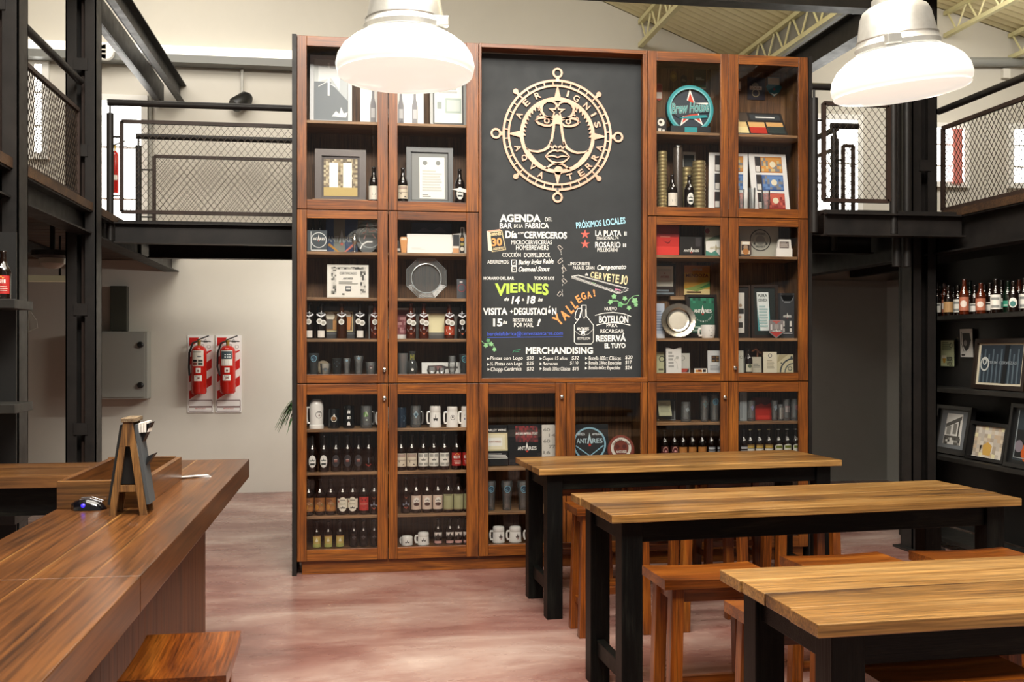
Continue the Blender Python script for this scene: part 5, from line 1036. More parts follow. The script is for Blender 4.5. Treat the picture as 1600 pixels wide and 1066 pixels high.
# middle left unit
S0, S1, S2 = SH['L2']
def gbox(name, label, cat, x0, y0, x1, y1, Y, dep, shapes, base, zb, group=None, rough=.45, rz=0):
    return item(name, label, cat, x0, y0, x1, y1, Y, shapes, base, t=dep, zb=zb, group=group, rough=rough)
gbox('carrier_box', 'dark box with white winged logo at the left of the middle left cabinet', 'box', 480, 360, 511, 393, YC + .1, .1, logo(.58, .55, .6, 1) + [('o', .58, .55, .4, .36, '#d8dcdc'), ('r', .2, .06, 1, .1, '#e8eaea'), ('r', .18, .1, .21, .95, '#e8eaea')], '#3a444a', S0)
item('flag_reflection', 'blue and grey striped painted flag reflection with winged logo in the middle left cabinet', 'painted_reflection', 509, 342, 559, 393, YC + .24, [('r', 0, 0, .25, 1, '#2f4a72'), ('r', .25, 0, .6, 1, '#7c8078'), ('r', .6, 0, 1, 1, '#2f4a72')] + logo(.5, .34, .9, .9, '#b8c4c8', '#d86a5a') + [('p', [(.05, .25), (.45, 0), (.5, 0), (.12, .3)], '#c08a30'), ('p', [(.95, .28), (.55, 0), (.5, 0), (.88, .32)], '#e08070')], '#2f4a72', t=.006, zb=S0, lean=3)  # stripes are a flag reflected in the glass, painted on a panel
o = item('oval_tray', 'dark oval beer tray with a red star outline', 'tray', 556, 344, 591, 393, YC + .2, [('l', [(.3, .62), (.45, .66), (.52, .95), (.6, .68), (.9, .7)], .03, '#c86858'), ('l', [(.36, .45), (.46, .58)], .05, '#e0b0a8'), ('l', [(.88, .48), (.74, .6)], .05, '#e0b0a8'), ('o', .62, .5, .5, .46, '#a8b0b0'), ('l', [(.2, .14), (.3, .28), (.5, .36), (.75, .36)], .05, '#f0f0ec')], '#343c3e', t=.01, zb=S0, lean=8, outline=[(.5 + .5 * math.cos(2 * PI * k / 24), .5 + .5 * math.sin(2 * PI * k / 24)) for k in range(24)])
x = onY(554, 380, YC + .12)[0]
o = MB().lathe([(.03, 0), (.03, .006), (.008, .012), (.008, .06), (.02, .075), (.022, .1), (.012, .12), (.016, .14), (.006, .15)], CHROME, 16, (x, YC + .12, S0 + .0005)).build('beer_tap', smooth=True, origin=(x, YC + .12, S0)); tag(o, 'small chrome beer tap beside the oval star tray', 'beer tap')
MB().bar((x, YC + .12, S0 + .1), (x + .035, YC + .09, S0 + .075), .01, .01, CHROME).build('spout', o)
item('certificate', 'white printed certificate standing in the middle left cabinet', 'certificate', 511, 413, 576, 463, YC + .12, [('r', .02, .03, .98, .97, '#e8e6de'), ('noise', .1, .1, .22, .85, 3, 14, '#3a3a38', '#d8d6ce', '#77776f', '#c8c6be'), ('noise', .8, .1, .93, .85, 3, 14, '#3a3a38', '#d8d6ce', '#77776f', '#c8c6be'), ('noise', .1, .86, .93, .93, 16, 2, '#3a3a38', '#a8a69e', '#77776f', '#c8c6be'), ('t', 'CERTIFICADO', .3, .7, .72, .07, '#4a4a46'), ('t', 'ANTARES', .38, .55, .62, .06, '#3a3a38'), ('lines', .28, .4, .74, .5, 2, '#9a9a92'), ('r', .44, .2, .58, .35, '#4a4e54'), ('r', .46, .25, .56, .3, '#d8d8d2'), ('r', .36, .09, .42, .13, '#55554f')], '#d8d6cc', t=.01, zb=S1, lean=6)
item('beer_picture', 'dark framed picture of beers behind the medal bottles', 'picture', 496, 479, 563, 528, YM, [('r', .16, .22, .83, .84, '#d8cfa0'), ('r', .18, .25, .81, .81, '#8a6a44'), ('c', .3, .7, .1, '#f0ead4'), ('c', .66, .72, .12, '#f2e8d8'), ('p', [(.62, .28), (.76, .28), (.8, .68), (.6, .68)], '#d88a48'), ('p', [(.2, .3), (.36, .3), (.36, .6), (.2, .6)], '#55504a'), ('p', [(.36, .28), (.46, .28), (.48, .56), (.36, .56)], '#c08848'), ('r', .05, .02, .95, .18, '#55585a')], '#3a3634', t=.02, zb=S2, lean=4, frame=(.03, '#2c2a2a'))
item('framed_photo', 'grey framed photo at the right door edge of the medal shelf', 'picture', 576, 478, 604, 528, YM, [('r', .2, .1, .8, .9, '#55504c')], '#6a6a68', t=.015, zb=S2, lean=4, frame=(.015, '#8a8a88'))
item('red_print', 'dusty red framed print behind the amber bottles', 'picture', 606, 481, 649, 527, YM, [('r', .05, .14, .93, .94, '#8a4448'), ('noise', .36, .2, .88, .7, 7, 6, '#8a4448', '#a86468', '#7a3438', '#c08a8a'), ('r', .3, .02, .93, .12, '#eeeae4')], '#d8d4cc', t=.012, zb=S2, lean=4)
item('framed_card', 'dark framed cream card behind the medal bottles', 'picture', 650, 480, 735, 529, YM, [('r', .2, .2, .56, .8, '#efe6b8')], '#6a665e', t=.015, zb=S2, lean=4, frame=(.025, '#4a4642'))
gbox('white_box', 'bright white gift box in the middle left cabinet', 'box', 636, 366, 706, 394, YC + .12, .12, [('lines', .1, .2, .4, .3, 2, '#e4e2dc')], '#f8f7f2', S0)
item('acrylic_case', 'dark glossy case behind the white gift box', 'case', 643, 348, 706, 394, YC + .26, [('r', .02, .7, .98, .98, '#2a3040'), ('p', [(.1, .7), (.3, .85), (.5, .75), (.7, .88), (.9, .7)], '#4a4452')], '#1d2026', t=.04, zb=S0)
item('beer_cutout', 'cardboard cutout of a bottle and poured beer on the top shelf, middle left cabinet', 'cutout', 706, 355, 730, 395, YC + .14, [('r', .08, .05, .5, .72, '#33363a'), ('r', .08, .05, .46, .28, '#d8a070'), ('r', .08, .22, .46, .3, '#f0e4d4'), ('p', [(.52, .05), (.82, .05), (.82, .6), (.74, .75), (.72, .95), (.62, .95), (.6, .75), (.52, .6)], '#2c2620'), ('c', .67, .55, .13, '#d09040'), ('c', .67, .2, .13, '#e8e0d0'), ('r', .56, .32, .78, .42, '#b8a860')], '#e8e6de', t=.01, zb=S0, outline=[(0, .1), (.1, 0), (1, 0), (1, .6), (.86, .8), (.82, 1), (.58, 1), (.55, .78), (.05, .74), (0, .5)])
item('pint_cutout', 'cutout of a filled beer glass left of the white gift box', 'cutout', 624, 370, 637, 393, YC + .1, [('p', [(.3, .06), (.75, .06), (.92, .8), (.15, .8)], '#d89a5c'), ('p', [(.15, .8), (.92, .8), (.85, .95), (.25, .95)], '#f0dcc0')], '#c88a50', t=.008, zb=S0, outline=[(.25, 0), (.85, 0), (1, .9), (.85, 1), (.2, 1), (.05, .9)])
item('dark_card', 'dark card with white winged mark beside the beer glass cutout', 'card', 618, 376, 627, 393, YC + .13, [('r', .2, .2, .8, .4, '#d8d4cc')], '#3a3028', t=.008, zb=S0)
# octagonal glass plate
x, z = onY(666, 436, YC + .1); R8 = .163
o8 = empty('octagonal_plate', (x, YC + .1, S1 + .001)); tag(o8, 'large octagonal glass plate standing in the middle left cabinet', 'plate')
tp = Matrix.Rotation(math.radians(84), 3, 'X') @ Matrix.Rotation(PI / 8, 3, 'Z'); zc = S1 + .001 + R8 * math.cos(PI / 8)
PG = thin_glass('plate_glass', (.92, .94, .93, 1), .1, .06, 2.4); PE = thin_glass('plate_edge_glass', (.8, .85, .82, 1), .4, .06, 2.2)
MB().lathe([(R8, .012), (R8 * .72, .0)], PG, 8, (x, YC + .1, zc), tp, close=False).build('rim', o8)
MB().lathe([(R8, .012), (R8 * .985, .016), (R8 * .975, .01)], PE, 8, (x, YC + .1, zc), tp, close=False).build('rim_edge', o8)
MB().lathe([(R8 * .72, 0), (R8 * .66, -.012), (R8 * .62, -.02), (.001, -.02)], PG, 36, (x, YC + .1, zc), tp, close=False).lathe([(R8 * .7, .003), (R8 * .66, .004)], PE, 36, (x, YC + .1, zc), tp, close=False).build('bowl', o8, smooth=True)
item('badge', 'dark blue and red badge leaning right of the octagonal plate', 'badge', 714, 436, 729, 462, YC + .14, [('o', .5, .55, .42, .34, '#8a4048'), ('c', .5, .55, .3, '#4a525c'), ('r', .3, .8, .6, .9, '#c8c4c4')], '#3a3c42', t=.008, zb=S1, lean=5)
# lower and centre goods
def tshirt(name, label, x0, y0, x1, y1, Y, shapes, zb, base='#15171a'):
    o = item(name, label, 't-shirt', x0, y0, x1, y1, Y, shapes, base, t=.03, lean=10, zb=zb, rough=.85); return o
SM = SH['M3'][0]
tshirt('folded_shirt', 'black folded shirt with a cream label print below the chalkboard', 752, 664, 794, 731, YC + .14, [('r', .18, .36, 1.0, .8, '#d8cca0'), ('r', .22, .4, .9, .76, '#e6dfc0'), ('r', .2, .48, .8, .68, '#efeee6'), ('t', 'ANTARES', .3, .56, .75, .05, '#a06a50'), ('t', 'BARLEY WINE', .2, .84, .96, .06, '#eceae4'), ('lines', .25, .16, 1.0, .3, 4, '#c8c8c4')], SM)
tshirt('folded_shirt', 'black folded shirt with red and white print below the chalkboard', 795, 663, 848, 731, YC + .16, [('noise', .22, .56, .88, .96, 12, 8, '#5a1418', '#7a1c20', '#3a1014', '#8a2428'), ('t', 'ANTARES IMPERIAL STOUT', .22, .74, .88, .06, '#eceae4')] + logo(.55, .36, .56, .8), SM)
item('printed_bag', 'white paper bag printed with grey figures below the chalkboard', 'bag', 847, 664, 868, 712, YC + .13, [('t', t_, u, v, u + .5, .08, '#9a9890') for t_, u, v in (('60', .1, .84), ('14', .5, .7), ('60', .1, .56), ('77', .5, .42), ('16', .1, .28), ('40', .45, .12))], '#dedad0', t=.02, zb=SM, lean=2)
mpF = None
o = item('shield_shirt', 'black display board with blue rimmed winged logo, lower centre cabinet', 't-shirt', 884, 663, 952, 731, YC + .15, [('o', .56, .5, .38, .34, '#8ab8cc'), ('c', .56, .5, .33, '#14181c'), ('l', [(.24, .46), (.56, .2), (.88, .46)], .03, '#8ab8cc'), ('t', 'CERVEZA', .26, .72, .46, .06, '#d8e4e8'), ('t', 'ARTESANAL', .62, .72, .86, .05, '#d8e4e8')] + logo(.56, .52, .6, 1, '#b8d0d8', '#c83a2a'), '#15181b', t=.03, lean=8, zb=SM, rough=.8)
item('round_sign', 'reddish brown round emblem sign, lower centre cabinet', 'sign', 950, 680, 992, 731, YC + .12, [('c', .5, .55, .46, '#6a2a1e'), ('o', .5, .55, .46, .4, '#8a4030'), ('o', .5, .55, .38, .28, '#e6e0d4'), ('c', .5, .55, .27, '#7a3424'), ('c', .36, .6, .08, '#5a2018'), ('c', .62, .6, .08, '#5a2018'), ('t', 'ANTARES', .3, .38, .7, .09, '#efeae0')] + [('t', ch, .5 + .33 * math.cos(a) - .03, .55 + .33 * .82 * math.sin(a) - .03, .5 + .33 * math.cos(a) + .03, .06, '#4a1810') for ch, a in zip('PORTER ALE'[::-1], [.5 + .24 * k for k in range(10)]) if ch != ' '], '#7a3222', t=.015, lean=6, zb=SM, outline=[(.5 + .5 * math.cos(2 * PI * k / 28), .5 + .5 * math.sin(2 * PI * k / 28)) for k in range(28)])
# upper right unit
YP = Y1 - .013
for q in (('coaster', 'bottle shaped red and white tag on the back of the upper right cabinet', 1024, 130, 1035, 158, [('r', .1, .55, .9, .9, '#a84038'), ('r', .1, .15, .9, .5, '#e6d8cc'), ('p', [(.2, .12), (.8, .12), (.5, 0)], '#c05040')], '#b86050', [(0, .12), (.5, 0), (1, .12), (1, .9), (.7, 1), (.3, 1), (0, .9)]),
    ('coaster', 'golden oval coaster on the back of the upper right cabinet', 1047, 111, 1058, 128, [('c', .5, .5, .3, '#b0903a')], '#8a6a28', [(.5 + .5 * math.cos(k * PI / 10), .5 + .5 * math.sin(k * PI / 10)) for k in range(20)]),
    ('coaster', 'dark round coaster above the teal sign', 1063, 117, 1074, 133, [('lines', .2, .35, .8, .6, 2, '#8a7a6a')], '#2c2220', [(.5 + .5 * math.cos(k * PI / 10), .5 + .5 * math.sin(k * PI / 10)) for k in range(20)]),
    ('coaster', 'green coaster card with a white band at the upper right', 1084, 106, 1103, 140, [('r', 0, .03, 1, .1, '#d8d0b0'), ('r', 0, .0, 1, .04, '#8a3a28'), ('r', 0, .1, 1, .2, '#2f6a38'), ('lines', .15, .42, .85, .56, 2, '#a8b4a8')], '#1c2620', None),
    ('coaster', 'cream and red coaster behind the middle door stile', 1150, 127, 1158, 142, [('r', .2, .2, .8, .8, '#f2eee2'), ('r', .05, .05, .95, .12, '#b85038')], '#d8c8b0', None),
    ('coaster', 'dark square coaster with winged emblem, upper right cabinet', 1168, 121, 1195, 156, [('c', .45, .6, .2, '#8a8478'), ('o', .47, .3, .22, .17, '#a89a78'), ('r', .12, .44, .82, .6, '#e4d8c4'), ('t', 'LOGIA', .18, .46, .76, .12, '#6a3a28')], '#2a2430', None),
    ('coaster', 'teal and white shield coaster, upper right cabinet', 1197, 121, 1222, 151, [('r', .12, .62, .82, .98, '#c8bca0'), ('p', [(0, .5), (.15, .62), (.85, .62), (1, .5), (.8, .2), (.2, .2)], '#2f7a8a'), ('p', [(.25, .2), (.5, .02), (.75, .2), (.5, .12)], '#efeee6'), ('s', .5, .38, .1, '#b84a5a')], '#5a98a0', [(.12, 1), (.82, 1), (.85, .62), (1, .5), (.8, .2), (.5, 0), (.2, .2), (0, .5), (.12, .62)])):
    item(q[0], q[1], 'coaster', q[2], q[3], q[4], q[5], YP - .006, q[6], q[7], t=.005, group='coasters on the back of the upper right cabinet', outline=q[8])
# teal sign
SR = SH['R1'][0]; x, z = onY(1075.5, 168, YC + .16); R = (onY(1111, 168, YC + .16)[0] - onY(1039, 168, YC + .16)[0]) / 2
zc = SR + R * 1.03; o = empty('round_teal_sign', (x, YC + .16, SR)); tag(o, 'round teal sign with a red star and script lettering', 'sign')
mpS = plane((x, YC + .13, zc), (R, 0, 0), (0, 0, R)); TE = M('#3a9aa0', .3)
MB().disc(0, 0, 1, M('#2a3440'), mpS, -.001, .03, 48).ring(0, 0, 1, .86, TE, mpS, .02, .02, 56).ring(0, 0, .9, .84, M('#7ac0c4', .3), mpS, .022, 0, 56).build('disc', o)
m = MB(); so = star(.05, .02, .86, .33, PI / 2 + .05); m.poly(so, M('#f0efe8'), mpS, .004); m.poly(star(.05, .02, .68, .27, PI / 2 + .05), M('#d84a34'), mpS, .006)
m.poly([(-.78, .34), (-.3, .46), (.1, .3), (.8, .22), (.86, -.1), (.5, -.12), (0, -.2), (-.5, -.34), (-.82, -.12)], M('#2f3c46'), mpS, .008)
m.text('Brew House', M('#bfe0da'), mpS, (-.8, -.22), (.84, -.06), .46, .011, 0, 2, .3); m.text('Brew House', M('#4a9a98'), mpS, (-.79, -.21), (.83, -.05), .44, .012, 0, False, .3); m.poly([(-.5, -.36), (.1, -.24), (.7, -.2), (.78, -.3), (.1, -.38)], TE, mpS, .009)
m.build('print', o); MB().box(x - .16, x + .16, YC + .1, YC + .2, SR + .001, SR + .06, M('#1c2226')).box(x - .05, x + .05, YC + .095, YC + .1, SR + .001, SR + .05, TE).build('base', o)
item('mascot_tag', 'small black and white round tag beside the teal sign', 'tag', 1025, 184, 1041, 206, YC + .09, [('c', .5, .68, .34, '#e8e4d8'), ('c', .45, .7, .14, '#3a342c'), ('r', .2, .08, .5, .28, '#d8d4cc'), ('r', .6, .08, .85, .2, '#d8d4cc')], '#1c1a1a', t=.006, zb=SR)
item('beer_menu', 'slanted dark beer menu with three beer colours, upper right cabinet', 'menu', 1146, 168, 1232, 212, YC + .12, [('r', 0, .62, .36, .98, '#4a3c30'), ('p', [(.02, .9), (.08, .8), (.2, .88), (.14, .72), (.2, .62), (.1, .68)], '#e0c890'), ('r', .4, .68, .95, .92, '#33373a'), ('r', .5, .77, .85, .82, '#efefea'), ('r', .02, .1, .3, .58, '#e8c88a'), ('r', .02, .1, .3, .36, '#f0dca0'), ('r', .33, .1, .63, .58, '#e0b070'), ('r', .33, .1, .63, .36, '#c0301c'), ('r', .66, .1, .96, .58, '#d8a868'), ('r', .66, .1, .96, .4, '#2a3430'), ('lines', .1, .01, .95, .08, 1, '#8a8680')], '#241e1a', t=.01, lean=25, zb=SR, tilt=-6)
trip = lambda: [('r', .15, .68, .88, .95, '#c07830'), ('r', .15, .37, .88, .64, '#2f5aa0'), ('r', .15, .06, .88, .33, '#b03024')] + [q for v, c in ((.68, '#e0a050'), (.37, '#6a90c8'), (.06, '#d0604c')) for q in (('noise', .32, v + .02, .86, v + .25, 9, 5, c, '#8a8a8a' if v != .06 else '#a84038', c, '#d8c08a' if v > .6 else '#4a6aa0' if v > .3 else '#8a2820'), ('r', .15, v, .3, v + .27, '#2c2828'), ('r', .16, v + .01, .27, v + .11, '#e8e4dc'), ('c', .62, v + .14, .08, '#efe6c8'))]
item('triptych_print', 'white board with three coloured labels behind the middle door stile', 'picture', 1107, 236, 1168, 320, YM, trip(), '#f2f1ee', t=.01, lean=7, zb=z1, tilt=3)
item('triptych_print', 'white board with orange, blue and red labels at the right, upper right cabinet', 'picture', 1177, 238, 1235, 322, YM, trip(), '#f2f1ee', t=.01, lean=7, zb=z1, tilt=-2)
item('backing_board', 'small white edged board behind the golden tins', 'picture', 1068, 236, 1089, 312, YM + .13, [('r', .1, .05, .88, .95, '#2c302e')], '#d8d6cc', t=.01, lean=4, zb=z1)
# golden tins
GOLD = M('#c8b888', .3, .7)
tn = MB().lathe([(.0, 0), (.97, 0), (1, .06), (1, .5), (.93, .56), (.93, .9), (.97, 1), (.0, 1)], GOLD, 20, close=False)
tin0 = tn.build('tin', smooth=True); used_t = False
for px, r_, n_, yy, wh in ((1035, .037, 17, YC + .1, 'left stack'), (1092, .052, 13, YC + .12, 'right stack'), (1073, .045, 10, YC + .25, 'middle stack')):
    top = onY(px, {1035: 237, 1092: 252, 1073: 262}[px], yy)[1]; hh = (top - z1) / n_; x = onY(px, 300, yy)[0]
    for k in range(n_):
        o = tin0 if not used_t else dup(tin0); used_t = True; o.location = (x, yy, z1 + .0005 + k * hh); o.scale = (r_, r_, hh - .0006)
        lvl = 'bottom' if k == 0 else 'top' if k == n_ - 1 else f'{ORD[k]} from bottom'
        tag(o, f'golden round tin, {lvl} of the {wh}, upper right cabinet', 'tin', 'golden tins in the upper right cabinet')
x, _ = onY(1059, 300, YC + .2); zt = onY(1059, 231, YC + .2)[1]
m = MB().lathe([(.04, 0), (.04, zt - z1 - .02), (.036, zt - z1)], M('#4a4038', .25), 20, (x, YC + .2, z1 + .0005)); o = m.build('textured_tube', smooth=True, origin=(x, YC + .2, z1)); tag(o, 'tall dark textured tube between the golden tins', 'tube')
m = MB().lathe([(.038, zt - z1 + .001), (.038, zt - z1 + .012)], CHROME, 18, (x, YC + .2, z1)); m.build('lid', o)
# middle right unit
Q0, Q1 = SH['R2']
gbox('red_box', 'bright red gift box in the middle right cabinet', 'box', 1024, 352, 1061, 399, YC + .12, .1, [('r', 0, 0, 1, .3, '#e0382e'), ('p', [(.3, .5), (.6, .42), (.68, .55), (.5, .4)], '#8a1814'), ('r', .0, .62, 1, 1, '#8a1c1a'), ('lines', .2, .6, .8, .64, 1, '#c87060')], '#c82c24', Q0)
gbox('black_logo_box', 'black box with winged logo and red star, middle right cabinet', 'box', 1062, 370, 1097, 399, YC + .12, .1, logo(.52, .22, .68, .9) + [('r', .7, .5, .92, .95, '#3a3638')], '#1a1614', Q0)
item('printed_bag', 'green and white printed bag at the right of the top shelf, middle right cabinet', 'bag', 1103, 354, 1130, 400, YC + .14, [('r', 0, 0, 1, .2, '#4a8a7a'), ('p', [(.0, .2), (.3, .12), (.55, .2), (.8, .02), (1, .1), (1, .55), (0, .5)], '#efeee6'), ('p', [(.05, .55), (.6, .7), (1, .75), (1, .62), (.4, .56)], '#4a5a44'), ('c', .1, .85, .14, '#7a2020')] + logo(.58, .24, .7, .6, '#a89868', '#8a7a4a'), '#a8a894', t=.03, zb=Q0, lean=3)
item('framed_label', 'framed cream card with red print, middle right cabinet', 'picture', 1023, 412, 1055, 463, YC + .36, [('r', .05, .3, .9, .92, '#d8d6c8'), ('r', .12, .38, .82, .84, '#c4c2b4'), ('r', .2, .45, .75, .76, '#d0c8bc'), ('t', 'ANTARES', .28, .56, .68, .07, '#a0504a'), ('s', .48, .7, .05, '#a0504a'), ('lines', .05, .04, .95, .22, 2, '#7a8890')], '#2a1e18', t=.015, frame=(.012, '#241812'))
item('yellow_poster', 'yellow and orange poster with green stripes, middle right cabinet', 'poster', 1069, 415, 1109, 461, YC + .36, [('r', .0, .0, 1, .2, '#e8d090'), ('p', [(.0, .2), (.5, .35), (1, .55), (1, 1), (0, 1)], '#c8962c'), ('p', [(0, .2), (.4, .3), (1, .48), (1, .28), (.5, .12)], '#8aa050'), ('p', [(.5, .2), (1, .42), (1, .3)], '#3f7a44'), ('r', 0, .75, 1, 1, '#b87830'), ('t', 'ANTARES', .32, .82, .7, .08, '#a8b0a8'), ('t', 'MENDOZA', .06, .6, .94, .12, '#6a2c18'), ('lines', .1, .05, .9, .14, 1, '#6a4a28')], '#d0a038', t=.006)
tag(MB().box(onY(1047, 463, YC + .34)[0], onY(1074, 463, YC + .34)[0], YC + .33, Y1 - .013, onY(1060, 469, YC + .34)[1], onY(1060, 463, YC + .34)[1], SHELF).build('wooden_ledge'), 'small wooden ledge on the cabinet back behind the silver plate', 'ledge')
for nm, lab, q0, q1 in (('bracket', 'hook', 0, 0),): pass
item('blue_card', 'pale blue card behind the silver plate, middle right cabinet', 'card', 1024, 474, 1039, 528, YM, [('lines', .1, .2, .9, .8, 8, '#8a98b0'), ('r', 0, 0, 1, .12, '#d8dce4')], '#bcc6d6', t=.008, zb=Q1, lean=3)
item('green_poster', 'green framed poster with winged logo behind the white cup', 'picture', 1073, 460, 1121, 528, YM + .06, [('r', .14, .12, .92, .92, '#14503c'), ('r', .14, .62, .92, .92, '#1a6a4e'), ('noise', .14, .8, .92, .92, 9, 2, '#2f8a68', '#1a6a4e', '#144a38'), ('r', .18, .12, .92, .28, '#1a5a44'), ('lines', .2, .14, .9, .28, 2, '#a8c0b0')] + logo(.54, .58, .58, .7) + [('t', ch, .54 + .3 * math.cos(a) - .02, .58 + .2 * math.sin(a) - .02, .54 + .3 * math.cos(a) + .02, .035, '#d8e4d8') for ch, a in zip('STPATRICKSDAY', [PI + .25 + .22 * k for k in range(13)])], '#1c1612', t=.02, zb=Q1, lean=5, frame=(.02, '#20160f'))
# silver plate
x, z = onY(1060, 500, YC + .12); R = (onY(1086, 500, YC + .12)[0] - onY(1034, 500, YC + .12)[0]) / 2; SV = M('#b9b2a4', .22, 1)
zc = Q1 + .007 + R * .985
tp = Matrix.Rotation(math.radians(-10), 3, 'Z') @ Matrix.Rotation(math.radians(80), 3, 'X'); o = MB().lathe([(.001, -.012), (R * .62, -.012), (R * .68, -.004), (R * .74, .0), (R * .95, .004), (R, .006), (R * .99, .0), (R * .7, -.01), (.001, -.018)], SV, 48, (x, YC + .12, zc), tp, close=False).build('silver_plate', smooth=True, origin=(x, YC + .12, Q1)); tag(o, 'round silver plate with a beaded rim, middle right cabinet', 'plate')
m = MB()
for k in range(28):
    a = 2 * PI * k / 28; p = tp @ Vector((R * .985 * math.cos(a), R * .985 * math.sin(a), .007)) + Vector((x, YC + .12, zc)); m.lathe([(.001, -.005), (.005, 0), (.001, .005)], SV, 6, p)
m.build('beaded_rim', o)
item('brewery_board', 'pale board with round black printed logo, middle right cabinet', 'sign', 1156, 354, 1217, 396, YM, [('o', .53, .55, .27, .245, '#2c2c2a'), ('c', .53, .55, .12, '#8e8e86'), ('o', .53, .55, .21, .17, '#a8a89e'), ('t', 'ANTARES', .4, .72, .66, .08, '#3a3a38'), ('t', 'BREWERY', .41, .3, .65, .07, '#4a4a46'), ('p', [(.34, .42), (.4, .5), (.4, .38)], '#3a3a38'), ('p', [(.72, .42), (.66, .5), (.66, .38)], '#3a3a38')], '#b6b4a6', t=.012, zb=Q0 + .01, lean=3)
item('badge', 'rounded cream badge with a brown band left of the pale board', 'badge', 1156, 375, 1174, 399, YC + .09, [('r', .12, .15, .88, .9, '#d8c0a4'), ('r', .14, .36, .86, .7, '#3c2a26'), ('c', .5, .55, .2, '#a88a70'), ('c', .5, .3, .26, '#b87a40'), ('r', .2, .72, .8, .88, '#efe8dc')], '#4a3a34', t=.008, zb=Q0, outline=[(.15, 0), (.85, 0), (1, .15), (1, .85), (.8, 1), (.2, 1), (0, .85), (0, .15)])
item('card_holder', 'white card holder with small cards at the right, middle right cabinet', 'card holder', 1213, 374, 1238, 401, YC + .09, [('r', .0, .0, 1, .48, '#f2efe8'), ('r', .2, .5, .78, .86, '#5a4c46'), ('lines', .24, .54, .74, .82, 5, '#c8beb4')], '#e8e4dc', t=.03, zb=Q0, outline=[(0, 0), (1, 0), (.95, .5), (.9, 1), (.2, 1), (.05, .5)])
item('photo_strip', 'framed photo strip beside the right door stile, middle right cabinet', 'picture', 1150, 446, 1171, 528, YM, [('r', .1, .1, .62, .86, '#dcdad2'), ('r', .1, .46, .58, .56, '#2a2826'), ('r', .1, .2, .5, .3, '#33302c'), ('c', .3, .4, .1, '#c8a890'), ('c', .32, .62, .12, '#a89078')], '#1a1410', t=.015, zb=Q1, frame=(.012, '#3a2a20'))
item('framed_strip', 'dark framed tall white and teal advertisement, middle right cabinet', 'picture', 1174, 445, 1216, 528, YM, [('p', [(.26, .14), (.7, .14), (.66, .86), (.22, .86)], '#e4ecea'), ('p', [(.26, .14), (.34, .14), (.24, .6)], '#4a9aa0'), ('p', [(.66, .14), (.72, .14), (.68, .7)], '#5aa8ac'), ('t', 'PURA', .27, .77, .62, .06, '#33403f'), ('t', 'CERVEZA', .28, .69, .62, .05, '#33403f'), ('lines', .3, .2, .62, .62, 8, '#a8c4c4')], '#15201e', t=.02, zb=Q1, frame=(.022, '#2a1c14'), lean=3)
gbox('carrier_box', 'black bottle carrier with white winged logo, middle right cabinet', 'box', 1219, 458, 1241, 529, YC + .16, .1, [('p', [(.1, 1), (.9, 1), (.78, .86), (.25, .86)], '#0c0c0e'), ('p', [(.02, .95), (.15, .82), (.85, .82), (.98, .95), (.7, .78), (.3, .78)], '#77797c')] + logo(.5, .46, .58, .45) + [('r', .16, .26, .3, .38, '#e4e0d8'), ('r', .66, .26, .8, .38, '#e4e0d8'), ('r', .16, .14, .3, .22, '#e4e0d8'), ('r', .66, .14, .8, .22, '#e4e0d8'), ('r', .2, .1, .85, .12, '#cfcfcf')], '#3a3c3f', Q1)
item('badge', 'grey and red arrow shaped badge in front of the tall advertisement', 'badge', 1202, 500, 1224, 528, YC + .09, [('p', [(.1, .3), (.5, .06), (.9, .3), (.9, .34), (.1, .34)], '#b83a34'), ('p', [(.2, .95), (.8, .95), (.5, .78)], '#c06058'), ('r', .35, .5, .65, .75, '#a8a09c'), ('r', .08, .45, .2, .75, '#d8d4d0'), ('r', .8, .45, .92, .75, '#d8d4d0')] + logo(.5, .34, .6, .7), '#8a8484', t=.008, zb=Q1, outline=[(0, .3), (.5, 0), (1, .3), (1, 1), (0, 1)])
